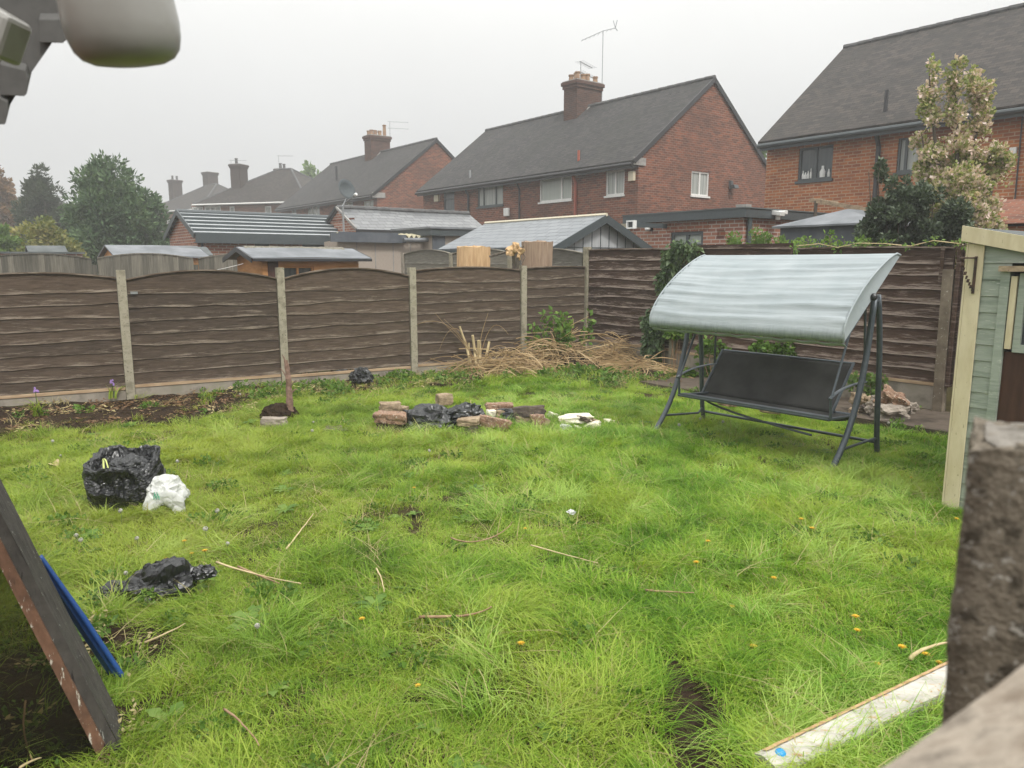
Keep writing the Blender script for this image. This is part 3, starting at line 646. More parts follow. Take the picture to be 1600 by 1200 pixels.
# mossy strip on the shed's ridge
M['moss'] = nm('moss', (.1, .095, .07), (.26, .24, .2), 30, 1, bd=.01)
m = MB(); m.grid(lambda i, j: (-.1+W_*1.05*i, L_/2-.14+.28*j, zr+.045+.012*mn.noise(Vector((i*40, j*5, 0))) - .12*abs(j-.5)), 60, 4); m.build('moss_strip', M['moss'], h)
# grey felt roofed low shed behind the left back fence
P = D(184, 400, 17.2); P0 = Vector((P.x, P.y, 0)); zr = D(176, 384, 17.6).z
h = thing('felt_roof_shed', P0, TH, 'low shed with faded grey felt roof behind the arched grey fence', 'shed')
m = MB(); gable_body(m, 1.9, 1.8, 0, P.z-.02, zr-.03, [], [], 'x'); m.build('wall', M['shed_orange'], h)
roof_gable(h, 1.8, 1.9, P.z, zr, M['felt'], .12, .1, 'x', .03, False)
P = D(292, 399, 18.4); P0 = Vector((P.x, P.y, 0))
h = thing('small_shed', P0, TH, 'tiny brown-roofed shed between the felt shed and the brick garage', 'shed')
m = MB(); gable_body(m, .55, 1.0, 0, P.z, D(292, 389, 18.4).z, [], [], 'x'); m.build('wall', M['shed_orange'], h)
roof_gable(h, 1.0, .55, P.z, D(292, 389, 18.4).z+.03, M['felt_dark'], .08, .06, 'x', .03, False)
P = D(50, 404, 19); P0 = Vector((P.x, P.y, 0))
h = thing('dark_roof_shed', P0, TH, 'shed with dark roof and orange walls far left under the yellow-green bushes', 'shed')
m = MB(); gable_body(m, .75, 1.0, 0, D(50, 397, 19).z, D(50, 385, 19).z, [], [], 'x'); m.build('wall', M['shed_orange'], h)
roof_gable(h, 1.0, .75, D(50, 397, 19).z, D(50, 385, 19).z, M['felt_dark'], .08, .06, 'x', .03, False)
P = D(-20, 396, 18); P0 = Vector((P.x, P.y, 0))
h = thing('brick_outhouse', P0, TH, 'orange-red low brick wall of an outhouse at left edge', 'outbuilding')
m = MB(); m.box(0, 2.0, 0, 2.5, 0, P.z); m.build('wall', M['brick_garage'], h); m = MB(); m.box(-.05, 2.05, -.05, 2.55, P.z, P.z+.05); m.build('roof', M['felt_dark'], h)
# cream-walled extension and dark lean-to by the conifer
P = D(232, 377, 40); P0 = Vector((P.x, P.y, 0)); h = thing('white_extension', P0, TH, 'white rendered low extension with dark roof beside the big conifer', 'outbuilding')
m = MB(); m.box(0, 1.8, 0, 4.5, 0, D(232, 364, 40).z); m.build('wall', M['white_render'], h)
m = MB(); m.box(-.1, 2.0, -.6, -.05, 0, D(232, 371, 40).z); m.build('lean_to', M['anthracite'], h)
# grey shed with shingled roof (ridge along U, gable towards us)
Pe = D(868, 384, 14.2); W_, L_ = 2.35, 3.7; P0 = Vector((Pe.x, Pe.y, 0)); ze = Pe.z + .03; zr = D(934, 340, (P0+V*W_/2).y).z
h = thing('grey_shed', P0, TH, 'grey clad shed with blue-grey shingle roof and dark barge boards', 'shed')
m = MB(); gable_body(m, W_, L_, 0, ze, zr-.02, [], [], 'y'); m.build('wall', M['shed_grey'], h)
m = MB()
for i in range(1, 10):
    x = W_*i/10; top = ze + (zr-ze)*(1-abs(2*x/W_-1)); m.box(x-.006, x+.006, -.012, -.002, 0, top-.05)
m.box(0, W_, -.014, -.0125, ze-.06, ze-.045); m.build('board_joints', M['anthracite'], h)
roof_gable(h, W_, L_, ze, zr, M['tile_shed'], .18, .14, 'y', .04, False)
k = (zr-ze)/(W_/2); m = MB(); m.box(-.215, -.182, -.14, L_+.14, ze-.18*k-.09, ze-.18*k+.02)
for A in (-.18, W_+.18): m.beam((A, -.16, ze-.18*k-.04), (W_/2, -.16, zr-.03), .03, .15)
m.build('barge_board', M['anthracite'], h)
m = MB(); m.tube([(W_/2, -.16, zr+.05), (W_/2, L_+.16, zr+.05)], .035, 6); m.build('ridge_cap', M['cream_box'], h)
# flat-roofed brick garage with dark fascia
Pe = D(1160, 386, 16); zt = D(1160, 326, 16).z; zb = D(1160, 340, 16).z; P0 = Vector((Pe.x, Pe.y, 0)); W_, L_ = 5.6, 3.25
h = thing('flat_roof_garage', P0, TH, 'flat-roofed brick garage with dark grey fascia, cameras and small window', 'garage')
wn = [hole(P0, 'x0', 1048, 1098, 362, 386)]
m = MB(); wall(m, 'x0', 0, L_, 0, zb, wn); wall(m, 'y0', 0, W_, 0, zb); m.quad((W_, 0, 0), (W_, L_, 0), (W_, L_, zb), (W_, 0, zb)); m.quad((0, L_, 0), (0, L_, zb), (W_, L_, zb), (W_, L_, 0)); m.build('wall', M['brick_garage'], h)
window(h, 'x0', wn[0], M['anthracite'], M['pane_blind'], (.5,), sill=False, fw=.07)
b_ = wn[0]; m = MB(); nb = 14
for i in range(nb):
    a_ = b_[0]-.15 + (b_[1]-b_[0]+.3)*i/nb; m.box(-.006, -.001, a_+.006, a_+(b_[1]-b_[0]+.3)/nb-.006, b_[3]+.01, b_[3]+.2)
m.build('soldier_course', M['brick_mid'], h)
m = MB(); m.box(-.15, -.02, -.15, L_+.1, zb, zt); m.box(-.02, W_+.1, -.15, -.02, zb, zt-.02); m.box(-.019, W_+.1, -.019, L_+.1, zb+.01, zt-.03); m.build('fascia', M['anthracite'], h)
m = MB(); m.box(-.17, W_+.12, -.17, L_+.12, zt, zt+.025); m.build('roof', M['felt_dark'], h)
m = MB(); m.box(-.16, .02, -.16, .1, zt+.025, zt+.08); m.build('roof_upstand', M['lead'], h)
m = MB(); m.box(-.18, -.0, L_-.02, L_+.12, zb-.5, zb-.001); m.build('pier', M['concrete'], h)
m = MB(); m.tube([(.12, -.07, zb), (.12, -.07, 0)], .05, 8); m.build('downpipe', M['anthracite'], h)
s_, z_ = hit(P0, 1200, 334, 'y0')
m = MB(); m.obox((s_, -.24, z_), (.09, 0, 0), (0, .12, .02), (0, -.01, .045)); m.obox((s_+.16, -.26, z_+.02), (.08, .02, 0), (0, .09, 0), (0, 0, .04)); m.lathe([(0, 0), (.05, 0), (.05, .09), (0, .1)], (s_+.04, -.22, z_-.14), 12); m.build('security_camera', M['white_plastic'], h, bevel=.01)
s_, z_ = hit(P0, 1018, 358, 'x0')
m = MB(); m.lathe([(0, -.05), (.06, -.03), (.07, .02), (.04, .07), (0, .08)], (-.14, s_, z_), 14); c_ = m.build('wall_lamp', M['white_plastic'], h, smooth=True)
m = MB(); m.box(-.09, -.003, s_-.05, s_+.01, z_-.05, z_+.05); m.build('bracket', M['black_plastic'], c_)
s_, z_ = hit(P0, 1127, 366, 'x0'); m = MB(); m.box(-.01, -.002, s_-.1, s_+.1, z_-.08, z_+.08); m.build('air_brick', M['brick_dark'], h)
# white framed square light on the wall behind the grey shed
q = D(985, 351, 16.9); h = thing('square_vent', q, TH, 'small white square vent frame at the pier of the flat-roofed garage', 'vent')
m = MB(); m.box(-.05, .05, -.14, -.11, -.09, .09); m.box(-.05, .05, .05, .08, -.09, .09); m.box(-.05, .05, -.11, .05, -.09, -.06); m.box(-.05, .05, -.11, .05, .06, .09); m.build('frame', M['white_plastic'], h)
m = MB(); m.box(.0, .04, -.109, .049, -.059, .059); m.build('grille', M['black_plastic'], h); m = MB(); m.box(.05, 1.2, -.03, .03, -.05, .05); m.build('duct', M['anthracite'], h)
# dark storage shed with a pale hipped roof
P = D(1262, 348, 12.6); P0 = Vector((P.x, P.y, 0)); ze = D(1262, 352, 12.6).z; zp = D(1300, 337, 13).z
h = thing('storage_shed', P0, TH, 'dark grey shed with pale low pitched roof behind the fence', 'shed')
m = MB(); m.box(.0, 1.9, -1.1, .5, 0, ze); m.build('wall', M['storage_grey'], h)
m = MB(); A = [(-.1, -1.2, ze), (2.0, -1.2, ze), (2.0, .6, ze), (-.1, .6, ze)]; R0, R1 = (.7, -.3, zp+.1), (1.2, -.3, zp+.1)
m.quad(A[0], A[1], R1, R0); m.quad(A[2], A[3], R0, R1); m.add([A[3], A[0], R0], [(0, 1, 2)]); m.add([A[1], A[2], R1], [(0, 1, 2)]); m.quad(*[(a[0], a[1], a[2]-.03) for a in A])
for i in range(4): a, b = A[i], A[(i+1) % 4]; m.quad((a[0], a[1], a[2]-.03), (b[0], b[1], b[2]-.03), b, a)
m.build('roof', M['felt'], h)
q = D(1316, 320, 13.4); h = thing('gable_canopy', q, TH, 'brown rafter ends poking from behind the pale shed roof', 'roof frame')
m = MB(); m.beam((0, .6, .12), (0, -.5, -.12), .06, .07); m.beam((0, .6, .12), (.9, .6, .1), .06, .07); m.build('rafter', M['rubble_tan'], h); m = MB(); m.tube([(0, .5, .1), (0, .5, -q.z)], .035, 6); m.build('pole', M['bark'], h)
# brown hip roof peeking above the green shed
q = D(1560, 330, 11.5); h = thing('red_roof_outhouse', Vector((q.x, q.y, 0)), TH, 'low brown-red roof peeking up behind the green shed', 'outbuilding')
m = MB(); m.box(.1, 2.5, -3.9, 1.4, 0, D(1560, 352, 11.5).z-.02); m.build('wall', M['brick_orange'], h)
zq = D(1560, 350, 11.5).z; m = MB(); m.quad((0, 1.5, zq), (0, -4, zq), (1.3, -4, zq+.45), (1.3, 1.0, zq+.45)); m.quad((2.6, -4, zq), (2.6, 1.5, zq), (1.3, 1.0, zq+.45), (1.3, -4, zq+.45)); m.add([(0, 1.5, zq), (2.6, 1.5, zq), (1.3, 1, zq+.45)], [(0, 2, 1)]); m.build('roof', M['brick_dark'], h)
# ================================================================== FENCES
def lap_panel(x0, x1, zb, zt, rows, arch, seed, dz=0.0, dip=0):
    """waney-edge boards overlapping downwards; local x along, -y towards the lawn"""
    m = MB(); R = random.Random(seed); w_ = x1-x0; nx_ = 26
    pitch = (zt-arch-zb)/rows
    topf = lambda x: zt - arch*((2*(x-x0)/w_-1)**2) + dz*(x-x0)/w_
    for i in range(rows):
        last = i == rows-1
        zl = zb + pitch*i - (.0 if i == 0 else .012); zh = zb + pitch*(i+1) + .03
        tilt = R.uniform(-.014, .014); br = R.random()*.55 + (seed*37 % 10)/10*.45; sd = R.uniform(0, 99); amp = R.uniform(.006, .017)
        vs = []; cs = []
        for k in range(nx_+1):
            x = x0 + w_*k/nx_; s_ = dz*(x-x0)/w_
            lo = zl + s_ + tilt*(2*k/nx_-1) + amp*mn.noise(Vector((x*1.7, sd, 0)))*2 + .004*mn.noise(Vector((x*11, sd, 5)))
            hi = topf(x) if last else zh + s_
            for (y, z, e) in ((-.004, hi, 0.), (-.010, lo+(hi-lo)*.5, .2), (-.017, lo+.012, .8), (-.019, lo, 1.15), (-.008, lo-.001, 1.), (.002, hi, 0.)):
                vs.append((x, y, z)); cs.append((e, br, 0, 1))
        n = 6; fs = [(k*n+j, k*n+j+1, (k+1)*n+j+1, (k+1)*n+j) for k in range(nx_) for j in range(n-1)]
        fs += [(k*n+5, k*n, (k+1)*n, (k+1)*n+5) for k in range(nx_)]
        m.add(vs, fs, cs)
    for xa in (x0+.0, x1-.035): # side battens, on the back
        m.col = (.2, .5, 0, 1); m.box(xa, xa+.035, .004, .03, zb, zt-arch)
    m.box(x0+w_*.33, x0+w_*.33+.035, .004, .03, zb, zt-arch*.3); m.box(x0+w_*.66, x0+w_*.66+.035, .004, .03, zb, zt-arch*.3)
    # capping strip
    m.col = (.75, .9, 0, 1)
    for k in range(14):
        a = x0 + w_*k/14; b = x0 + w_*(k+1)/14
        m.obox(((a+b)/2, -.004, (topf(a)+topf(b))/2+.008), ((b-a)/2, 0, (topf(b)-topf(a))/2), (0, .026, 0), (0, 0, .009))
    return m
def post(par, x, w_, zt, mat, y0=-.05, lean=0.0, zb=-.2, taper=True, name='post'):
    m = MB(); n = 10
    for i in range(n):
        a = zb + (zt-zb)*i/n; b = zb + (zt-zb)*(i+1)/n
        o = lambda z: lean*(z-zb)
        m.add([(x-w_/2+o(a), y0, a), (x+w_/2+o(a), y0, a), (x+w_/2+o(a), y0+.1, a), (x-w_/2+o(a), y0+.1, a), (x-w_/2+o(b), y0, b), (x+w_/2+o(b), y0, b), (x+w_/2+o(b), y0+.1, b), (x-w_/2+o(b), y0+.1, b)],
              [(0, 1, 5, 4), (1, 2, 6, 5), (2, 3, 7, 6), (3, 0, 4, 7)] + ([(4, 5, 6, 7)] if i == n-1 else []))
    bm = None
    return m.build(name, mat, par)
# left fence: start of panel 0 post at t=0
L0 = Vector((-4.85, 9.3, 0)); LD = Vector((1.675, .958, 0)); SP = LD.length; LA = atan2(LD.y, LD.x)
f = thing('panel_fence', L0, LA, 'dark brown lapped panel fence with arched tops and pale concrete posts', 'fence')
zt_ = lambda px, py, t: D(px, py, 9.3+.958*t).z
PT = [-2, -1, 0, 1, 2, 3, 3.66]
tops = {-2: (1.60, 1.46), -1: (zt_(20, 429, -.6), zt_(170, 438, -.1)), 0: (zt_(330, 423, .55), zt_(210, 438, .05)), 1: (zt_(545, 421, 1.5), zt_(452, 436, 1.03)), 2: (zt_(720, 418, 2.45), zt_(650, 424, 2.02)), 3: (zt_(870, 418, 3.4), zt_(818, 420, 3.02))}
gb = {-2: .16, -1: .13, 0: .15, 1: .13, 2: .15, 3: .2}
for i in range(-2, 4):
    a = i*SP + .055; b = (3.66 if i == 3 else i+1)*SP - .055
    zt1, zt2 = tops[i]; arch = max(.02, zt1-zt2)
    p_ = lap_panel(a, b, gb[i]+.04, zt1, (8, 9, 8, 8, 9, 9)[i+2], arch, 40+i, dz=.02*(i % 2)).build('fence_panel', M['fence_brown'], f)
    m = MB(); m.box(a, b, -.03, .012, gb[i], gb[i]+.035); m.build('bottom_rail', M['raw_timber'], p_)
    m = MB(); m.box(a, b, -.02, .03, -.25, gb[i]-.004); m.build('gravel_board', M['gravel_board'], f)
ptop = {-2: 1.62, -1: 1.6, 0: zt_(187, 422, 0), 1: zt_(437, 418, 1), 2: zt_(640, 418, 2), 3: zt_(811, 415, 3)}
for i in range(-2, 4): post(f, i*SP, .10, ptop[i], M['concrete'], lean=(0, 0, 0, .0, 0, .0)[i+2])
# small metal clip on the panel
m = MB(); m.box(.09, .17, -.035, -.028, 1.33, 1.36); m.build('metal_clip', M['alu'], f)
# right fence from the corner towards us
K = L0 + LD*3.66; RD = -U; RA = atan2(RD.y, RD.x)
f2 = thing('panel_fence', K, RA, 'taller reddish-brown lapped fence behind the garden swing, peeling pale in streaks', 'fence')
RP = [0, 1.93, 3.86, 5.79, 7.72]
ztr = [1.93, 1.92, 1.90, 1.885, 1.89]
for i in range(4):
    a, b = RP[i]+.055, RP[i+1]-.055
    if i == 3: a += .12
    if i == 2: b += .05
    p_ = lap_panel(a, b, .42-.02*i, ztr[i], 10 if i != 3 else 10, .012, 70+i, dz=ztr[i+1]-ztr[i]).build('fence_panel', M['fence_red'], f2)
    m = MB(); m.box(a, b, -.03, .012, .38-.02*i, .415-.02*i); m.build('bottom_rail', M['raw_timber'], p_)
    m = MB(); m.box(a, b, -.02, .03, -.2, .376-.02*i); m.build('gravel_board', M['gravel_board'], f2)
post(f2, .0, .1, D(916, 386, K.y).z, M['concrete']); post(f2, 1.93, .1, 1.2, M['concrete']); post(f2, 3.86, .1, 1.2, M['concrete'])
post(f2, 5.79, .105, D(1478, 421, 8.2).z, M['concrete_brown'], y0=-.09, lean=-.012)
post(f2, 7.72, .1, 1.6, M['concrete_brown'])
m = MB(); m.col = (.3, .5, 0, 1); m.box(5.84, 5.88, -.07, .03, .35, 1.9); m.box(5.93, 5.965, -.05, .03, .35, 1.92); m.box(5.66, 5.70, -.045, -.032, 1.5, 1.88); m.build('side_batten', M['fence_red'], f2)
m = MB(); 
for a, b in ((1.98, 3.8),): m.box(a, b, .04, .07, 1.7, 1.97); m.box(a+.05, a+.12, .02, .04, 1.6, 1.96)
m.col = (.2, .2, 0, 1); m.build('patch_board', M['fence_red'], f2)
# grey lap fence on beyond the corner
f3 = thing('grey_panel_fence', K + U*.06, atan2(-U.y, -U.x) + pi, 'weathered grey lapped fence with arched tops beyond the brown fence', 'fence')
# local x now runs along +U, local y to the left (away from the lawn is +V) -> face shown is the +y... mirrored below
f3.rotation_euler = (0, 0, atan2(U.y, U.x)); f3.scale = (1, -1, 1)
for i in range(3):
    a, b = i*2.05+.06, i*2.05+1.99; zc = D(780 if i else 880, 389, K.y + U.y*(a+b)/2).z
    lap_panel(a, b, .3, [zc, zc, D(700, 390, 16.3).z][i], 8, .09, 90+i).build('fence_panel', M['fence_grey'], f3)
    m = MB(); m.box(a, b, -.02, .03, -.1, .29); m.build('gravel_board', M['gravel_board'], f3)
for i in range(1, 4): post(f3, i*2.05, .1, D(645 if i == 3 else 760, 395, K.y + U.y*i*2.05).z, M['gravel_board'] if i == 3 else M['concrete'])
# arched feather-edge fence further left
F0 = D(148, 402, 15.4); FA = TH - radians(4)
f4 = thing('arched_fence', Vector((F0.x, F0.y, 0)), FA, 'grey vertical-board fence with arched tops, behind at far left', 'fence')
zf = D(75, 397, 14.6).z; zf2 = D(75, 404, 14.6).z
for i in range(-2, 2):
    a = i*1.95 + .04; b = a + 1.83; n = 18
    m = MB(); zt1 = D(215, 397, 15.9).z if i >= 0 else zf; arch = .1
    for k in range(n):
        xa = a + (b-a)*k/n; xb = a + (b-a)*(k+1)/n + .012; xm = (xa+xb)/2
        t0 = zt1 - arch*((2*(xa-a)/(b-a)-1)**2); t1 = zt1 - arch*((2*(min(xb, b)-a)/(b-a)-1)**2)
        y0 = -.02 - .006*(k % 2); m.col = (0, random.random(), 0, 1)
        m.add([(xa, y0, .1), (xb, y0-.012, .1), (xb, y0-.012, t1), (xa, y0, t0), (xa, .0, .1), (xb, .0, .1), (xb, .0, t1), (xa, .0, t0)], [(0, 1, 2, 3), (4, 7, 6, 5), (3, 2, 6, 7), (1, 5, 6, 2), (0, 3, 7, 4)])
    for k in range(12):
        xa = a + (b-a)*k/12; xb = a + (b-a)*(k+1)/12; t0 = zt1 - arch*((2*k/12-1)**2); t1 = zt1 - arch*((2*(k+1)/12-1)**2)
        m.obox(((xa+xb)/2, -.015, (t0+t1)/2+.012), ((xb-xa)/2, 0, (t1-t0)/2), (0, .03, 0), (0, 0, .011))
    m.build('fence_panel', M['feather_grey'], f4)
for i in range(-1, 3): post(f4, i*1.95-.02, .09, zf2-.12, M['feather_grey'])
# washing line across the neighbour's garden
q1, q2 = D(240, 434, 11.5), D(380, 412, 13.8)
m = MB(); m.tube([q1.lerp(q2, i/10) - Vector((0, 0, .04*sin(pi*i/10))) for i in range(11)], .004, 5)
tag(m.build('washing_line', M['white_plastic']), 'thin pale washing line stretched above the brown fence', 'line')
# ================================================================== PATH SLAB and BED SOIL
def sheet(name, pts, z, mat, kind='structure', skirt=.3, sub=.18, amp=.01, hfn=None):
    bm = bmesh.new(); vv = [bm.verts.new((p[0], p[1], 0)) for p in pts]; bm.faces.new(vv)
    xs = [p[0] for p in pts]; ys_ = [p[1] for p in pts]
    for ax, lo, hi in ((0, min(xs), max(xs)), (1, min(ys_), max(ys_))):
        c = lo + sub
        while c < hi:
            no = (1, 0, 0) if ax == 0 else (0, 1, 0); pc = (c, 0, 0) if ax == 0 else (0, c, 0)
            bmesh.ops.bisect_plane(bm, geom=bm.verts[:]+bm.edges[:]+bm.faces[:], plane_co=pc, plane_no=no); c += sub
    bd = {v for e_ in bm.edges if e_.is_boundary for v in e_.verts}
    for v in bm.verts:
        v.co.z = (hfn(v.co.x, v.co.y) if hfn else z + amp*mn.noise(Vector((v.co.x*3, v.co.y*3, 0))))
    if skirt:
        be = [e_ for e_ in bm.edges if e_.is_boundary]; r = bmesh.ops.extrude_edge_only(bm, edges=be)
        for g in r['geom']:
            if isinstance(g, bmesh.types.BMVert): g.co.z -= skirt
    for f_ in bm.faces:
        if f_.normal.z < 0: f_.normal_flip()
    me = bpy.data.meshes.new(name); bm.to_mesh(me); bm.free(); me.materials.append(mat)
    o = bpy.data.objects.new(name, me); COL.objects.link(o); o['kind'] = kind; return o
def fr(s, d): return K + RD*s - V*d           # along the right fence, d metres in front of it
sheet('concrete_path', [fr(2.3, .03), fr(2.3, 1.15), fr(9.0, 1.10), fr(9.0, .03)], .07, M['slab'], sub=.12, amp=.012)
def lf(s, d): return L0 + LD.normalized()*s + Vector((LD.y, -LD.x, 0)).normalized()*d
bedh = lambda x, y: .03 + .05*mn.noise(Vector((x*1.3, y*1.3, 4))) + .03*mn.noise(Vector((x*6, y*6, 2)))
pts = [lf(-4, .03), lf(-4, 1.9)] + [lf(s, .95+.2*sin(s*2.1)+.1*sin(s*5)+.75*max(0, min(1, (1.3-s)/.8))) for s in np.arange(-3.5, 6.6, .5)] + [fr(.7, 1.6), fr(1.3, 1.75), fr(2.2, 1.6), fr(2.28, .03), fr(.02, .03)]
sheet('soil_bed', pts, .05, M['soil'], sub=.07, hfn=bedh, skirt=.25)
# heaps and bare soil
def mound(name, px, py, rx, ry, hgt, mat=None, z0=0, rz=0, kind='structure', seed=0):
    c = G(px, py); m = MB()
    def fn(i, j):
        a = i*2*pi; r = j; x = cos(a)*rx*r; y = sin(a)*ry*r
        x2 = x*cos(rz)-y*sin(rz); y2 = x*sin(rz)+y*cos(rz); hh = hgt*(1-r*r)**1.2 if r < 1 else 0
        k = mn.noise(Vector((x*5+seed, y*5, 0)))*.35*hgt + mn.noise(Vector((x*18, y*18, seed)))*.22*hgt
        return (x2, y2, z0 + (hh + k*(1-r)) - .01 - (.05 if r >= 1 else 0))
    m.grid(fn, 64, 26); o = m.build(name, mat or M['soil'], smooth=False); o.location = (c.x, c.y, 0); o['kind'] = kind; return o
mound('soil_mound', 185, 655, 1.35, .55, .10, rz=.45, seed=3)
mound('soil_mound', 1000, 590, .8, .35, .15, rz=-.7, seed=8)
# dug hole in the lawn at the front
mound('bare_soil', 1090, 1135, .20, .60, .02, seed=5, rz=.12, z0=.035); mound('bare_soil', 720, 1092, .34, .07, .03, seed=11, rz=.05, z0=.02); 
mound('bare_soil', 40, 1120, .46, .8, .03, seed=6, z0=.02)  # dark soil laid here to stand in for shade beside the leaning board

# ================================================================== GARDEN SWING
FLp = G(1018, 677); FRp = G(1295, 738); ex = (FRp-FLp); SW = ex.length; ex.normalize(); SA = atan2(ex.y, ex.x); K_ = SW/1.76
sw = thing('garden_swing', FLp, SA, 'grey three-seat garden swing with pale curved fabric canopy', 'garden swing')
ey = Vector((-ex.y, ex.x, 0)); eo = Vector((0, 0, EYE))
def sloc(px, py, y):       # local (x,z) of the pixel on the vertical plane at depth y
    d = ray(px, py); n = ey; t = ((FLp + ey*y) - eo).dot(n)/d.dot(n); q = eo + d*t - FLp; return q.dot(ex), q.z
def sy(px, py, x):         # local (y,z) on the vertical plane x
    d = ray(px, py); t = ((FLp + ex*x) - eo).dot(ex)/d.dot(ex); q = eo + d*t - FLp; return q.dot(ey), q.z
def bez(p, n=14):
    P_ = [Vector(q) for q in p]; out = []
    for i in range(n+1):
        t = i/n; Q = P_[:]
        while len(Q) > 1: Q = [Q[k].lerp(Q[k+1], t) for k in range(len(Q)-1)]
        out.append(Q[0])
    return out
yr, zk = sy(1363, 464, SW+.03); kx = .62*K_
y2_, _z = sy(1366, 690, SW)
RB = max(.9, min(1.4, y2_)) if y2_ > 0 else 1.2*K_
tz = 1.36*K_
for x in (0, SW):
    m = MB(); m.tube(bez([(x, 0, -.02), (x, .36*K_, .26*K_), (x, .50*K_, .7*K_), (x, .56*K_, tz)]), .028, 10, flat=.75); m.build('leg', M['frame_metal'], sw, smooth=True)
    m = MB(); m.tube(bez([(x, RB, -.02), (x, RB-.12, .3*K_), (x, .8*K_, .8*K_), (x, .62*K_, tz)]), .026, 10, flat=.75); m.build('leg', M['frame_metal'], sw, smooth=True)
    m = MB(); m.tube([(x, .2*K_, .16), (x+(.06 if x == 0 else -.06), .7, .13), (x, RB-.05, .16)], .012, 8); m.build('brace', M['frame_metal'], sw)
m = MB(); m.tube([(-.02, .59*K_, tz-.03), (SW+.02, .59*K_, tz-.03)], .026, 8); m.build('top_rail', M['frame_metal'], sw)
m = MB(); m.tube([(.0, RB-.04, .12), (SW, RB-.04, .12)], .014, 8); m.build('ground_rail', M['frame_metal'], sw)
m = MB(); a_ = sloc(1112, 638, .3); b_ = sloc(1268, 680, .3); m.tube(bez([(a_[0]-.08, .3, a_[1]+.08), (a_[0], .3, a_[1]), (b_[0], .3, b_[1])], 8), .011, 8); m.build('ground_rail', M['frame_metal'], sw)
# canopy: arc surface between the front lip and the back edge, with draped folds
xl, xr = .02, SW+.09
yf, zfr = sy(1318, 536, xr); yb, zbk = sy(1407, 399, xr)
M['canopy'] = nm('canopy_fabric', (.50, .54, .55), (.60, .635, .64), 2.5, .85, bd=0, spec=.15)
def canopy_mat():
    m, t, b = newmat('canopy_cloth'); v = coords(t, 'Object'); a = N(t, "ShaderNodeAttribute", attribute_name='bd'); s = N(t, "ShaderNodeSeparateColor"); t.links.new(a.outputs["Color"], s.inputs[0])
    n1 = noise_(t, coords(t, 'Object', (1, 1, 1)), 3, 6); c = ramp(t, n1, [(.3, (.33, .375, .39)), (.7, (.41, .45, .465))])
    d = noise_(t, coords(t, 'Object', (14, 3, 3)), 4, 6, .7)   # green-black mildew band near the front lip
    mu = N(t, "ShaderNodeMath", operation='MULTIPLY'); t.links.new(s.outputs[0], mu.inputs[0]); t.links.new(d, mu.inputs[1])
    c = mixc(t, ramp(t, mu.outputs[0], [(.3, (0, 0, 0)), (.8, (.62, .62, .62))]), c, (.14, .18, .16))
    t.links.new(c, b.inputs["Base Color"]); b.inputs["Roughness"].default_value = .85; b.inputs["Specular IOR Level"].default_value = .1
    bump(t, b, noise_(t, coords(t, 'Object', (2, 14, 14)), 4, 4), .006, .5)
    tr = N(t, "ShaderNodeBsdfTranslucent"); t.links.new(c, tr.inputs[0]); ms = N(t, "ShaderNodeMixShader"); ms.inputs[0].default_value = .18
    t.links.new(b.outputs[0], ms.inputs[1]); t.links.new(tr.outputs[0], ms.inputs[2]); t.links.new(ms.outputs[0], t.nodes["Material Output"].inputs[0]); return m
M['canopy'] = canopy_mat()
chord = Vector((0, yb-yf, zbk-zfr)); cl = chord.length; cd = chord.normalized(); cn_ = Vector((0, -cd.z, cd.y))
def arc(s):                 # profile from the front lip (0) over the hump to the back (1)
    h_ = .158*K_*(4*s*(1-s))**.5*(1+.45*(.5-s)) 
    return Vector((0, yf, zfr)) + chord*s + cn_*h_
m = MB(); NU, NV = 120, 70; vs = []; cs = []
for i in range(NU+1):
    u_ = i/NU; x = xl + (xr-xl)*u_
    for j in range(NV+1):
        s_ = j/NV; p = arc(s_); sag = sin(pi*u_)**.8
        # sag between the end hoops; folds run across and fan out to the right hoop
        fold = 1 - 2*abs(sin(pi*(s_*9 + .45*mn.noise(Vector((u_*1.8, s_*2.2, 0))) + .10*sin(3*u_))))**.7
        fold2 = mn.noise(Vector((u_*1.6, s_*26, 7)))
        edge = min(1, (1-s_)*9)*min(1, s_*7)
        amp = (.011 + .014*mn.noise(Vector((u_*2, s_*4, 3))))*edge
        pin = abs(2*u_-1)**6*.006*sin(s_*150)*edge
        p = p - cn_*(.022*sag*edge*K_) + cn_*(fold*amp*(.45+.55*u_) + fold2*.014*edge + pin)
        vs.append((x, p.y, p.z)); cs.append((max(0, 1-s_/.16)*.9 + (0.25 if s_ < .02 else 0), 0, 0, 1))
fs = [(i*(NV+1)+j, (i+1)*(NV+1)+j, (i+1)*(NV+1)+j+1, i*(NV+1)+j+1) for i in range(NU) for j in range(NV)]
m.add(vs, fs, cs)
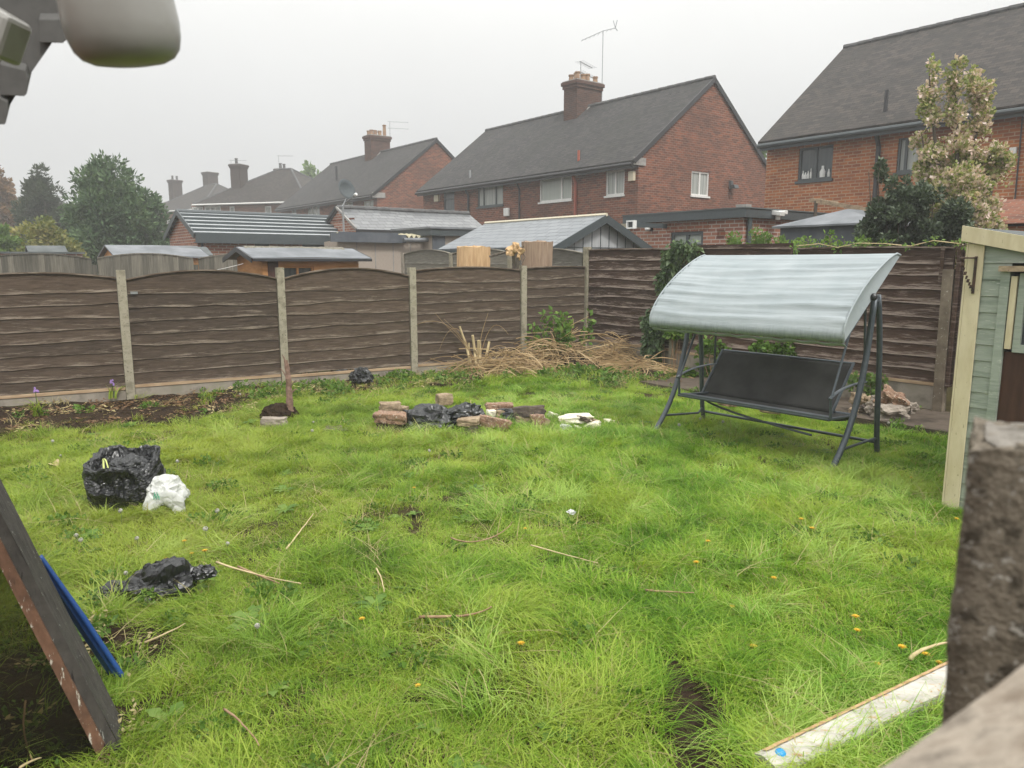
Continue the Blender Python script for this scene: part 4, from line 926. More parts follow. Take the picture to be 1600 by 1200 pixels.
# turned-under valance at the front
m.grid(lambda i, j: (xl+(xr-xl)*i, yf+.02+.05*j, zfr-.028*sin(pi*j*.5)-.006+.004*sin(i*60)), 60, 3)
ca_ = m.build('canopy', M['canopy'], sw, smooth=True)
sl_ = ca_.modifiers.new('thickness', 'SOLIDIFY'); sl_.thickness = .003
for x, sgn in ((xl, 1), (xr, -1)):
    m = MB(); m.grid(lambda i, j: (x + sgn*(.0+.012*sin(pi*j)*sin(pi*i)), *((Vector((0, yf, zfr)) + chord*i)*(1-j) + arc(i)*j)[1:]), 24, 6, flip=sgn > 0); g_ = m.build('canopy_end', M['canopy'], ca_, smooth=True)
    m = MB(); m.tube([arc(i/24) + Vector((x, 0, .001)) for i in range(25)], .009, 6); m.build('piping', M['canopy'], ca_, smooth=True)
m = MB(); yk, zk = sy(1363, 464, xr); m.lathe([(0, 0), (.03, 0), (.032, .02), (.02, .035), (0, .037)], (xr, yk, zk), 12, Matrix.Rotation(pi/2, 3, 'Y')); m.build('knob', M['black_plastic'], sw)
for x in (xl+.02, xr-.02): m = MB(); m.tube([(x, yf+.04, zfr), (x, yb, zbk)], .012, 6); m.build('canopy_frame', M['frame_metal'], sw)
# seat, backrest, arms, hangers
M['seat_fabric'] = nm('seat_fabric', (.030, .030, .029), (.05, .05, .048), 4, .8, bd=.001, spec=.2)
x0s, zs0 = sloc(1066, 617, .16); x1s, zs1 = sloc(1276, 658, .16)
sx0, sx1 = x0s+.0, x1s+.12
m = MB(); m.grid(lambda i, j: (sx0+(sx1-sx0)*i, .16+.45*j, zs0 - .02*sin(pi*j) - .03*j - .012*sin(pi*i)*sin(pi*j)), 30, 8); se = m.build('seat', M['seat_fabric'], sw, smooth=True); q_ = se.modifiers.new('thickness', 'SOLIDIFY'); q_.thickness = .012
m = MB(); m.tube([(sx0-.03, .14, zs0), (sx1, .14, zs0)], .017, 8); m.tube([(sx0, .14, zs0), (sx0, .62, zs0-.03)], .015, 8); m.tube([(sx1, .14, zs0), (sx1, .62, zs0-.03)], .015, 8); m.tube([(sx0, .62, zs0-.03), (sx1, .62, zs0-.03)], .015, 8); m.box(sx0, sx1, .125, .19, zs0-.006, zs0+.021); m.build('seat_frame', M['frame_metal'], sw)
bx0, bz0 = sloc(1129, 546, .88); bx1, bz1 = sloc(1333, 570, .88); cx0, cz0 = sloc(1106, 616, .60)
zt0 = (bz0+bz1)/2; 
m = MB(); m.grid(lambda i, j: (bx0+(bx1-bx0)*i - .02*(1-j), .58+.30*j + .02*sin(pi*j)*sin(pi*i), (zs0-.03)+(zt0-zs0+.03)*j + .004*sin(i*40)*(j > .95)), 36, 16); bk = m.build('backrest', M['seat_fabric'], sw, smooth=True); q_ = bk.modifiers.new('thickness', 'SOLIDIFY'); q_.thickness = .01
m = MB(); 
for x in (bx0, bx1): m.tube([(x-.02, .57, zs0-.05), (x, .89, zt0+.01)], .014, 8)
m.tube([(bx0, .89, zt0), (bx1, .89, zt0)], .013, 8); m.build('backrest_frame', M['frame_metal'], sw)
for x, s_ in ((sx0-.02, -1), (sx1+.01, 1)):
    m = MB(); za = zs0+.17*K_; m.tube(bez([(x, .1, za-.0), (x, .2, za+.06), (x, .45, za+.09), (x, .74, za+.08)], 10), .017, 8, flat=.5); m.tube([(x, .14, zs0-.0), (x, .12, za)], .012, 8); m.build('armrest', M['frame_metal'], sw)
    m = MB(); m.tube([(x, .13, za), (x + (0.03 if s_ < 0 else -.02), .5*K_, tz-.05)], .011, 8); m.build('hanger', M['frame_metal'], sw)
    m = MB(); m.tube([(x, .72, za+.08), (x + (0.03 if s_ < 0 else -.02), .62*K_, tz-.05)], .011, 8); m.build('hanger', M['frame_metal'], sw)
# ================================================================== GREEN SHED
C0 = G(1481, 800); C0.z = 0
gs = thing('green_shed', C0, RA, 'pale green painted timber shed with cream trim and brown door at right', 'shed')
def phit(O, ex_, px, py, off=0.0):
    n = Vector((-ex_.y, ex_.x, 0)); d = ray(px, py); t = ((O + n*off) - eo).dot(n)/d.dot(n); q = eo + d*t - O; return q.dot(ex_), q.z
_, zc0 = phit(C0, RD, 1505, 374); xe, ze1 = phit(C0, RD, 1600, 388)
slope = (ze1-zc0)/xe; W_ = 2.3; D_ = 1.9; BH = .106
dx0, _ = phit(C0, RD, 1563, 600); dx1 = dx0 + .8; dzt = phit(C0, RD, 1563, 424)[1]
R_ = random.Random(4); m = MB()
z = .02
while z < zc0:
    z2 = z + BH
    for (a, b) in ((.0, W_),):
        segs = [(a, b)] if z > dzt-.02 else [(a, dx0), (dx1, b)]
        for (p, q) in segs:
            n = 6
            for k in range(n):
                x = p + (q-p)*k/n; x2 = p + (q-p)*(k+1)/n
                lo = lambda x_: min(z, zc0+slope*x_); hi = lambda x_: min(z2, zc0+slope*x_)
                if hi((x+x2)/2) - lo((x+x2)/2) < .004: continue
                m.quad((x, -.020, lo(x)), (x2, -.020, lo(x2)), (x2, -.012, hi(x2)-.0), (x, -.012, hi(x)-.0))
                m.quad((x, -.002, lo(x)), (x2, -.002, lo(x2)), (x2, -.020, lo(x2)), (x, -.020, lo(x)))
    z = z2
m.quad((0, 0, 0), (0, D_, 0), (0, D_, zc0), (0, 0, zc0)); m.quad((W_, 0, 0), (W_, D_, 0), (W_, D_, zc0), (W_, 0, zc0+slope*W_)); m.quad((0, D_, 0), (W_, D_, 0), (W_, D_, zc0), (0, D_, zc0))
m.build('wall', M['shed_green'], gs)
m = MB(); m.box(-.02, .075, -.034, -.021, 0, zc0-.03); m.box(-.034, -.021, -.034, .07, 0, zc0-.03); m.build('corner_trim', M['cream_trim'], gs, bevel=.003)
_, zf0 = phit(C0, RD, 1503, 353)
m = MB(); m.add([(-.06, -.06, zc0-.01), (W_, -.06, zc0-.01+slope*W_), (W_, -.06, zf0+slope*W_), (-.06, -.06, zf0), (-.06, -.036, zc0-.01), (W_, -.036, zc0-.01+slope*W_), (W_, -.036, zf0+slope*W_), (-.06, -.036, zf0)], [(0, 1, 2, 3), (4, 7, 6, 5), (3, 2, 6, 7), (0, 4, 5, 1), (0, 3, 7, 4)]); m.build('fascia', M['cream_trim'], gs)
m = MB(); m.quad((-.05, -.036, zf0-.01), (W_, -.036, zf0-.01+slope*W_), (W_, D_, zf0-.01+slope*W_), (-.05, D_, zf0-.01)); m.build('roof', M['felt_dark'], gs)
m = MB(); m.box(dx0-.05, dx0+.001, -.035, .03, .0, dzt); m.build('door_frame', M['shed_green'], gs); m = MB(); m.box(dx0-.06, dx1+.05, -.06, -.022, dzt, dzt+.035); m.build('lintel', M['rubble_tan'], gs)
zb_ = phit(C0, RD, 1580, 545)[1]
m = MB(); m.box(dx0+.002, dx1, .0, .03, .02, zb_-.02); 
for k in range(7): m.box(dx0+.002+k*.115, dx0+.002+k*.115+.005, -.003, -.0005, .02, zb_-.02)
dr = m.build('door', M['door_brown'], gs)
m = MB(); m.box(dx0+.05, dx0+.09, -.02, .03, zb_-.02, dzt-.01); m.box(dx1-.05, dx1, -.02, .03, zb_-.02, dzt-.01); m.box(dx0+.09, dx1-.05, -.02, .03, zb_-.02, zb_+.03); m.box(dx0+.09, dx1-.05, -.02, .03, dzt-.06, dzt-.01); wf = m.build('window_frame', M['shed_green'], dr)
m = MB(); m.box(dx0+.008, dx0+.042, -.03, .0, zb_, dzt-.03); m.build('beading', M['cream_trim'], dr)
m = MB(); m.box(dx0+.09, dx1-.05, .005, .01, zb_+.03, dzt-.06); m.build('pane', M['pane_dark'], dr)
bx, bz = phit(C0, RD, 1526, 403, -.03); bx2, bz2 = phit(C0, RD, 1523, 459, -.03); ax_, az_ = phit(C0, RD, 1508, 405, -.06)
hb = thing('basket_bracket', C0 + RD*bx - V*.03, RA, 'rusty black hanging-basket bracket with chain on the green shed corner', 'bracket')
m = MB(); m.box(-.008, .008, -.012, .0, bz2, bz+.01); m.tube([(0, -.012, bz), (-.07, -.05, bz), (ax_-bx, -.09, az_)], .006, 6); m.build('arm', M['iron'], hb)
m = MB()
for k in range(9):
    c = Vector((ax_-bx, -.09, az_)).lerp(Vector((0, -.02, bz2+.03)), k/8) - Vector((0, 0, .02*sin(pi*k/8))); m.obox(c, (.005+.002*(k % 2), 0, 0), (0, .005, 0), (.002, 0, .011))
m.build('chain', M['iron'], hb); m = MB(); m.lathe([(0, -.012), (.013, -.006), (.014, .006), (0, .012)], (ax_-bx, -.09, az_+.004), 10); m.build('hook', M['iron'], hb)

# ================================================================== FOREGROUND
# concrete gate post close to the camera
pa = D(1492, 905, .62); pb_ = D(1519, 662, .62); ztp = D(1560, 700, .62).z
cp = MB(); nz = 90; wv = .14
def cpf(i, j):
    z = -.1 + (ztp+.1)*j; a = i*2*pi; cx, cy = cos(a), sin(a); r = max(abs(cx), abs(cy)); x, y = cx/r*wv/2, cy/r*wv/2
    k = .004*mn.noise(Vector((x*30, y*30, z*14))) + .002*mn.noise(Vector((x*90, y*90, z*60)))
    cut = 0
    if j > .94: z += .012*mn.noise(Vector((x*40, y*40, 3)))*(j-.94)/.06
    return (x*(1+k/(wv/2)) + cut, y*(1+k/(wv/2)), z)
cp.grid(cpf, 40, 220); cp.grid(lambda i, j: tuple(Vector(cpf(i, 1.0))*(Vector((j, j, 1)).x) if False else (cpf(i, 1.0)[0]*j, cpf(i, 1.0)[1]*j, cpf(i, 1.0)[2] + .006*(1-j) + .004*mn.noise(Vector((i*20, j*9, 0))))), 40, 10, flip=True)
M['post_near'] = nm('mossy_concrete', (.06, .05, .036), (.20, .17, .13), 48, .95, bd=.01, c3=(.11, .092, .068), speck=((.34, .32, .28), 2.2, .60))
o = cp.build('concrete_post', M['post_near'], None, smooth=True); o.location = (pb_.x + .097, .62+.02, 0); o.rotation_euler = (0, 0, -.58)
tag(o, 'dark mossy concrete gate post, blurred close-up at the right edge', 'post')
m = MB(); m.grid(lambda i, j: (wv*.43*j*max(-1, min(1, 1.2*cos(i*2*pi))), wv*.43*j*max(-1, min(1, 1.2*sin(i*2*pi))), ztp+.003+.006*(1-j)+.006*mn.noise(Vector((cos(i*6.28)*j*6, sin(i*6.28)*j*6, 1)))), 30, 10)
M['lichen'] = nm('pale_lichen', (.09, .08, .065), (.27, .25, .22), 30, 1, bd=.004); l_ = m.build('lichen_cap', M['lichen'], o, smooth=True)
# weathered rail of the gate, closer still
A, B = D(1150, 1367, .40), D(1740, 938, .50)
m = MB(); n = 40
m.grid(lambda i, j: tuple(A.lerp(B, i) + Vector((.55, -.75, .1)).normalized()*(.0+.13*j) + Vector((0, 0, -.012*j**3 + .003*mn.noise(Vector((i*16, j*4, 0)))))), 60, 12)
d_ = (Vector((.55, -.75, .1)).normalized()*.13); dn = Vector((0, 0, -.05))
m.quad(A, B, B+dn, A+dn); m.quad(A+d_, A+d_+dn, B+d_+dn, B+d_); m.quad(A+dn, B+dn, B+d_+dn, A+d_+dn)
tag(m.build('gate_rail', M['rail_wood'], None), 'weathered grey-brown wooden rail, out of focus in the bottom right corner', 'rail')
# roof verge corner at top left
def poly_slab(name, pts, Y, th, mat, par=None, bevel=0):
    m = MB(); n = len(pts); F = [D(x, y, Y) for x, y in pts]; Bk = [p + Vector((-.35*th, th, .05)) for p in F]
    m.add(F + Bk, [tuple(range(n)), tuple(range(2*n-1, n-1, -1))] + [(i, i+n, (i+1) % n + n, (i+1) % n) for i in range(n)])
    return m.build(name, mat, par, bevel=bevel)
M['verge_grey'] = plain('verge_grey', (.085, .083, .078), .7); M['opal'] = nm('opal_plastic', (.22, .21, .19), (.30, .295, .275), 4, .3, bd=0, c3=(.26, .25, .23), spec=.5)
rv = thing('roof_verge', D(0, 100, 1.5), 0, 'dark grey stepped roof verge overhanging at the top left corner', 'roof edge')
def reparent(o, p): o.parent = p; o.matrix_parent_inverse = Matrix.Translation(-p.location) if False else Matrix.Identity(4); o.location = Vector(o.location) - p.location; return o
reparent(poly_slab('soffit_board', [(-200, 330), (-60, 200), (-5, 160), (12, 170), (24, 150), (43, 122), (82, 66), (96, 50), (150, -40), (150, -200), (-200, -200)], 1.5, .06, M['verge_grey']), rv)
for q in ([(-40, 196), (8, 195), (9.5, 190), (12, 172), (12, 160), (-40, 130)], [(0, 149), (38, 151), (42, 147), (44, 124), (40, 110), (0, 100)], [(60, 67), (98, 68), (104, 63), (106, 30), (60, 30)]):
    reparent(poly_slab('verge_cap', q, 1.485, .05, M['verge_grey'], bevel=.002), rv)
# opal lamp under the verge
q = D(189, 30, 1.22); wl = thing('wall_lamp', q, 0, 'white opal plastic lamp dome hanging under the dark roof edge', 'lamp')
RR = Matrix.Rotation(radians(-4), 3, 'Y') @ Matrix.Rotation(radians(10), 3, 'X')
zb_ = -.068; r0 = .083
prof = [(0, zb_), (r0*.35, zb_+.001), (r0*.62, zb_+.004), (r0*.8, zb_+.011), (r0*.91, zb_+.022), (r0*.975, zb_+.040), (r0, zb_+.062), (r0*.985, zb_+.09), (r0*.95, .08), (r0*.93, .14), (0, .145)]
m = MB(); m.lathe(prof, (0, 0, 0), 48, RR); m.build('diffuser', M['opal'], wl, smooth=True)
m = MB(); m.lathe([(0, .14), (r0*1.02, .14), (r0*1.02, .17), (0, .175)], (0, 0, 0), 32, RR); m.tube([(0, .05, .16), (0, .3, .2)], .02, 8); m.build('base', M['verge_grey'], wl)
q = D(-8, 48, 1.2); o = MB().obox((0, 0, 0), (.030, 0, -.018), (0, .03, 0), (.014, 0, .030)).build('sensor_box', M['opal'], None, bevel=.008); o.location = q
tag(o, 'small pale plastic box at the very edge, left of the lamp dome', 'box')
# unseen house corner added outside the frame to darken the ground by the board
hw = thing('shading_house_wall', (-2.12, 2.6, 0), 0, 'unseen brick house corner added beyond the left edge to shade the ground by the dark board', 'wall')
m = MB(); m.box(-1.6, 0, -4.5, 0, -.2, 2.5); m.build('wall', M['brick_mid'], hw)
# leaning old board with flaking paint
B0 = G(196, 1182); B0.z = -.01; B1 = B0 + Vector((-.675, .02, 1.75)); hd = Vector((-.47, .883, 0))*.22; tn = Vector((-.883, -.47, 0)).normalized()*.070
def flaky(name, under, flake, f0=.52, sc=7):
    m, t, b = newmat(name); v = coords(t, 'Object', (24, 24, 1.3)); n = noise_(t, v, sc*.4, 8, .72, .2); v2 = coords(t, 'Object'); n2 = noise_(t, v2, 22, 5)
    c = ramp(t, n2, [(.3, under), (.7, tuple(x*1.9 for x in under))]); c = mixc(t, ramp(t, n, [(f0, (0, 0, 0)), (f0+.03, (1, 1, 1))]), c, flake)
    c = mixc(t, ramp(t, noise_(t, coords(t, 'Object', (9, 9, 1)), 3, 5), [(.34, (1, 1, 1)), (.38, (0, 0, 0))]), c, (.015, .011, .009))
    t.links.new(c, b.inputs["Base Color"]); b.inputs["Roughness"].default_value = .85; bump(t, b, n, .006, 1); return m
M['flaky_brown'] = flaky('flaky_brown_edge', (.085, .042, .024), (.50, .47, .40), .585); M['flaky_dark'] = flaky('flaky_dark', (.035, .031, .027), (.42, .42, .38), .64)
lb = thing('leaning_board', B0, 0, 'old dark wooden board leaning at left with a dark sheet for the shade under it, its brown edge flaking white paint', 'old door')
m = MB(); n = 60
up_ = B1 - B0
def edge(i, j, off, wd, dep): # strip along the near edge
    k = .0025*mn.noise(Vector((i*22, j*3, off*50))); return tuple(up_*i + tn*(off + wd*j)/.070 + Vector((.47, -.883, 0))*(dep + k))
m.grid(lambda i, j: edge(i, j, 0.034, .036, .012), n, 3); m.grid(lambda i, j: tuple(Vector(edge(i, 0, .034, 0, .012)) + Vector((-.47, .883, 0))*.04*j), n, 1); m.grid(lambda i, j: tuple(Vector(edge(i, 0, .070, 0, .012)) + Vector((-.47, .883, 0))*.04*j), n, 1, flip=True)
m.build('edge_lath', M['flaky_brown'], lb)
m = MB(); a_ = [Vector((0, 0, 0)), up_, up_ + hd, hd]; t_ = tn*1.0
m.grid(lambda i, j: tuple(up_*i + hd*j + Vector((1, 0, .3)).normalized()*.004*mn.noise(Vector((i*8, j*40, 0)))), 50, 40); m.grid(lambda i, j: tuple(up_*i + hd*j + t_), 20, 10, flip=True)
m.quad(a_[0], a_[0]+t_, a_[1]+t_, a_[1]); m.quad(a_[2], a_[2]+t_, a_[3]+t_, a_[3]); m.quad(a_[1], a_[1]+t_, a_[2]+t_, a_[2]); m.quad(a_[0], a_[3], a_[3]+t_, a_[0]+t_)
m.build('panel', M['flaky_dark'], lb)
gmx, gt, gb_ = newmat('shade_tint'); gb_.inputs['Base Color'].default_value = (.012, .011, .008, 1); gb_.inputs['Roughness'].default_value = .35; gb_.inputs['Specular IOR Level'].default_value = .15  # dark tint for the shade left of the board
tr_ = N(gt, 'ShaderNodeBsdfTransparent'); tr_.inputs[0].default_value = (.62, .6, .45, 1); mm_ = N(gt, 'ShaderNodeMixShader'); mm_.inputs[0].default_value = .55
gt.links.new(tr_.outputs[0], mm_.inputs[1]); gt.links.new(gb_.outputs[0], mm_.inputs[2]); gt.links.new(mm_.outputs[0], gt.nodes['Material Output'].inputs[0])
m = MB(); h2 = Vector((-.80, -.30, 0)); o2 = tn*.8; m.quad(o2, o2 + up_*.62, o2 + up_*.62 + h2*1.0, o2 + h2*1.0); m.build('shade_sheet', gmx, lb)  # dark see-through sheet standing in for the shade under the board
m = MB(); m.beam(o2 + h2, o2 + up_*.62 + h2, .05, .04); m.beam(o2 + up_*.62, o2 + up_*.62 + h2, .04, .05); m.build('frame', M['flaky_dark'], lb)  # surround of the shade sheet, made up with it
# blue plastic channel leaning beside it
q0 = G(190, 1066); q1_ = D(58, 868, q0.y - .12)
m = MB(); ax = (q1_-q0); L_ = ax.length; t_ = ax.normalized(); sd = Vector((.85, -.5, .2)); sd = (sd - t_*sd.dot(t_)).normalized(); nn = t_.cross(sd)
def bl(i, j):
    a = (j-.5)*pi*1.15; wd = .046*(.5+.45*min(1, (1-i)*2.2))*(1 if i > .04 else .6+10*i); return tuple(ax*i + sd*sin(a)*wd + nn*(-cos(a)*wd*.30 + .0045*cos(a*7)) )
m.grid(bl, 40, 12); o = m.build('blue_channel', M['blue'], None, smooth=True); o.location = q0; s_ = o.modifiers.new('t', 'SOLIDIFY'); s_.thickness = .004
tag(o, 'long blue plastic strip resting against the leaning board, foot in the grass', 'plastic strip')
# white painted timber in the grass
A, B = G(1196, 1200, .06), G(1475, 1062, .085); B = A + (B-A)*1.45
wt = thing('white_timber', Vector((A.x, A.y, 0)), 0, 'peeling white painted timber length lying on the grass at bottom right', 'timber')
ax = B-A; t_ = ax.normalized(); sd = t_.cross(Vector((0, 0, 1))).normalized(); nn = sd.cross(t_); o_ = Vector((0, 0, A.z))
sec = [(-.05, -.06), (.055, -.06), (.055, .008), (.035, .03), (-.018, .038), (-.05, .022)]
m = MB(); n = 40; vs = []
for i in range(n+1):
    for (a, b) in sec:
        k = 1 + (.06*mn.noise(Vector((i*.9, a*50, b*50))) if i else .15*mn.noise(Vector((0, a*90, b*90)))); vs.append(o_ + ax*(i/n) + sd*a*k + nn*b*k)
c6 = len(sec); m.add(vs, [(i*c6+j, i*c6+(j+1) % c6, (i+1)*c6+(j+1) % c6, (i+1)*c6+j) for i in range(n) for j in range(c6)] + [tuple(range(c6))[::-1]])
m.build('beam', M['white_timber'], wt)
m = MB(); m.grid(lambda i, j: tuple(o_ + ax*(.02+.9*i) + sd*(-.044+.022*j+.003*mn.noise(Vector((i*30, j, 0)))) + nn*(.030+.010*j)), 40, 2); m.build('bare_wood_strip', M['cut_wood'], wt)
m = MB(); q = G(1219, 1178, .09) - Vector((A.x, A.y, 0)); m.lathe([(0, .016), (.012, .014), (.019, .006), (.02, -.004), (0, -.008)], q, 14); m.build('paint_blob', plain('bright_blue', (.02, .28, .62), .4), wt, smooth=True)

# ================================================================== BAGS
def plastic(name, c, rough=.33, tr=0.0, spec=.6):
    m, t, b = newmat(name); v = coords(t, 'Object'); b.inputs["Base Color"].default_value = (*c, 1); b.inputs["Roughness"].default_value = rough; b.inputs["Specular IOR Level"].default_value = spec
    vo = N(t, "ShaderNodeTexVoronoi"); vo.feature = 'DISTANCE_TO_EDGE'; vo.inputs["Scale"].default_value = 13; n = noise_(t, v, 6, 4, .6, 1.5)
    mp = N(t, "ShaderNodeMixRGB"); mp.inputs[0].default_value = .18; t.links.new(v, mp.inputs[1]); 
    nn_ = N(t, "ShaderNodeTexNoise"); nn_.inputs["Scale"].default_value = 7; t.links.new(v, nn_.inputs["Vector"]); t.links.new(nn_.outputs["Color"], mp.inputs[2]); t.links.new(mp.outputs[0], vo.inputs["Vector"])
    ad = N(t, "ShaderNodeMath", operation='MULTIPLY_ADD'); t.links.new(vo.outputs["Distance"], ad.inputs[0]); ad.inputs[1].default_value = 1.6; t.links.new(n, ad.inputs[2])
    bump(t, b, ad.outputs[0], .018, .7)
    if tr:
        x = N(t, "ShaderNodeBsdfTranslucent"); x.inputs[0].default_value = (*c, 1); ms = N(t, "ShaderNodeMixShader"); ms.inputs[0].default_value = tr
        t.links.new(b.outputs[0], ms.inputs[1]); t.links.new(x.outputs[0], ms.inputs[2]); t.links.new(ms.outputs[0], t.nodes["Material Output"].inputs[0])
    return m
M['bin_bag'] = plastic('bin_bag', (.010, .011, .012)); M['bag_white'] = plastic('bag_white', (.74, .75, .73), .4, .35)
M['black_scrap'] = plastic('black_scrap', (.018, .019, .021), .35)
def ridged(p, s, o=0):
    q = Vector(p)*s + Vector((o, o*1.7, 0)); w_ = mn.noise(q*.6)*1.1; return 1 - 2*abs(mn.noise(q + Vector((w_, w_, w_))))
def crumple(name, mat, loc, rad, rz, amp, seed, shape=None, sub=5, par=None):
    bm = bmesh.new(); bmesh.ops.create_icosphere(bm, subdivisions=4 if sub > 4 else 4, radius=1); RJ = random.Random(seed)
    for v in bm.verts:
        n_ = (v.co + Vector((RJ.uniform(-1, 1), RJ.uniform(-1, 1), RJ.uniform(-1, 1)))*.022).normalized(); p = n_.copy()
        k = 1 + amp*(.30*ridged(n_, 1.3, seed) + .26*ridged(Vector((n_.x*.55+n_.z*.5, n_.y, n_.z*1.5-n_.x*.3)), 2.6, seed+3) + .16*ridged(Vector((n_.x*.5-n_.z*.6, n_.y, n_.z*1.6+n_.x*.4)), 5, seed+5) + .07*ridged(Vector((n_.x*.6, n_.y, n_.z*1.8)), 10, seed+9) - .30)
        p = p*k
        if shape: p = shape(p)
        p = Vector((p.x*rad[0], p.y*rad[1], p.z*rad[2]))
        if p.z < 0: p.z *= .25
        v.co = p
    me = bpy.data.meshes.new(name); bm.to_mesh(me); bm.free(); me.materials.append(mat)
    if 'soil' in mat.name: me.polygons.foreach_set('use_smooth', [True]*len(me.polygons))
    o = bpy.data.objects.new(name, me); COL.objects.link(o); o.location = loc; o.rotation_euler = (0, 0, rz)
    if par: o.parent = par
    return o
# open bin bag with folded mouth (left)
c = G(176, 804); c.y += .19; c.z = 0
ob = thing('bin_bag', c, .1, 'upright open black bin bag with yellow drawstring, behind the white bag', 'bag')
m = MB(); 
def obf(i, j):
    a = i*2*pi; ca, sa = cos(a), sin(a)
    if j < .62: s = j/.62; r = .235 + .035*sin(s*pi) + .02*s; z = .30*s
    elif j < .78: s = (j-.62)/.16; r = .26 - .045*s + .02*sin(s*pi); z = .30 + .045*sin(s*pi*.5) + .01
    else: s = (j-.78)/.22; r = .215 - .10*s; z = .355 - .2*s
    z *= 1 + .16*cos(a-1.35) + .06*sin(3*a); r *= 1 + .06*cos(2*a+.5)
    p = Vector((r*ca*1.04, r*sa*.85, z)); k = .040*ridged(p, 4.5, 2) + .020*ridged(p, 9, 6) + .006*ridged(p, 20, 1) - .015
    return (p.x + ca*k, p.y + sa*k, max(0, p.z + k*.7*(1 if j > .1 else 0)))
m.grid(obf, 110, 62, flip=False); m.v = [(p[0]+rnd(-.003, .003), p[1]+rnd(-.003, .003), p[2]+rnd(-.003, .003)) for p in m.v]; m.build('bag_body', M['bin_bag'], ob); ob.scale = (.80, .82, .96)
o = crumple('folded_flap', M['bin_bag'], (.075, -.045, .315), (.15, .13, .075), .2, .5, 4, par=ob)
m = MB(); m.tube(bez([(-.17, .02, .36), (-.16, -.03, .28), (-.12, -.10, .27), (-.03, -.13, .30)], 12), .009, 6, flat=.4); m.tube(bez([(-.17, .02, .36), (-.13, -.01, .37), (-.10, -.09, .34), (-.06, -.14, .31)], 12), .006, 6, flat=.4); m.build('drawstring', plain('lime', (.50, .56, .18), .5), ob, smooth=True)
# white carrier bag beside it
c = G(249, 806); c.y += .08; c.z = .0
wb = thing('carrier_bag', c, 0, 'knotted white carrier bag with faint green print beside the black bag', 'bag'); wb.scale = (1.0, 1.0, 1.32)
crumple('bag_body', M['bag_white'], (0.01, .04, .07), (.125, .10, .115), .3, .55, 12, par=wb)
def lobe(par, pts, wds, mat, nm_, th=.02):
    m = MB(); P_ = [Vector(p) for p in pts]
    def fn(i, j):
        q = i*(len(P_)-1); k = min(int(q), len(P_)-2); f = q-k; c = P_[k].lerp(P_[k+1], f); w_ = wds[k]*(1-f)+wds[k+1]*f
        d = (P_[k+1]-P_[k]).normalized(); s = d.cross(Vector((0, -1, 0))).normalized(); a = j*2*pi
        rr = ridged(c + Vector((cos(a), sin(a), 0))*.1, 14, 3)*.12
        return tuple(c + s*w_*cos(a)*(1+rr) + Vector((0, -1, 0))*th*sin(a)*(1+2*rr))
    m.grid(fn, 30, 24); return m.build(nm_, mat, par, smooth=True)
lobe(wb, [(-.02, -.06, .1), (-.06, -.09, .045), (-.075, -.10, -.0)], [.05, .042, .028], M['bag_white'], 'handle')
lobe(wb, [(.03, -.05, .1), (.09, -.05, .075), (.135, -.04, .05), (.10, -.06, .02)], [.04, .05, .045, .02], M['bag_white'], 'handle')
m = MB(); 
for k in range(7): m.obox((-.002+.006*k-.012, -.108+.0*k, .105+.010*((k*5) % 3)), (.0025, 0, .001), (0, .0015, 0), (0, 0, .010))
m.build('green_print', plain('print_green', (.12, .42, .28), .5), wb)
# low black bag on the grass
c = G(245, 935); c.z = 0
lo_ = thing('bin_bag', c, -.05, 'low crumpled black plastic bag with tied ears nearest the camera', 'bag')
crumple('bag_body', M['bin_bag'], (0, .02, .015), (.19, .125, .19), .12, .62, 21, par=lo_, shape=lambda p: Vector((p.x, p.y, p.z*(.8+.35*p.x))))
crumple('tied_ear', M['bin_bag'], (.235, .05, .11), (.055, .04, .05), .4, .7, 5, par=lo_, sub=4); crumple('tied_ear', M['bin_bag'], (-.045, .02, .12), (.03, .03, .055), 0, .6, 8, par=lo_, sub=4); crumple('tied_ear', M['bin_bag'], (-.19, -.02, .03), (.10, .07, .06), .2, .5, 9, par=lo_, sub=4)
# black sheet over the bricks
c = G(690, 676); c.y += .14; c.z = 0
bs = thing('plastic_sheet', c, 0, 'crumpled black plastic sheet draped over the brick pile', 'plastic sheet')
K2 = c.length/6.7
crumple('sheet_body', M['bin_bag'], (-.10*K2, 0, .03), (.26*K2, .2, .185*K2), .1, .6, 31, par=bs, shape=lambda p: Vector((p.x, p.y, p.z*(1.0-.2*p.x))))
crumple('sheet_fold', M['bin_bag'], (.17*K2, .02, .10*K2), (.20*K2, .13, .125*K2), -.1, .65, 37, par=bs, shape=lambda p: Vector((p.x, p.y, p.z*(1.0+.3*p.x))))
c = G(800, 660); c.z = .05; o = crumple('plastic_scrap', M['black_scrap'], c, (.20, .07, .09), -.35, .8, 44, sub=5); tag(o, 'torn black plastic scrap tangled between the bricks on the right', 'plastic scrap')
c = G(565, 603); c.z = .08; o = crumple('plastic_scrap', M['black_scrap'], c, (.15, .1, .16), -.35, .9, 46, sub=5); tag(o, 'upright black plastic scrap in the bed by the left fence', 'plastic scrap')
c = G(540, 592); c.z = .06; o = crumple('plastic_scrap', M['black_scrap'], c, (.16, .07, .07), -.15, .9, 49, sub=4); tag(o, 'low flattened black plastic scrap just left of the upright one', 'plastic scrap')

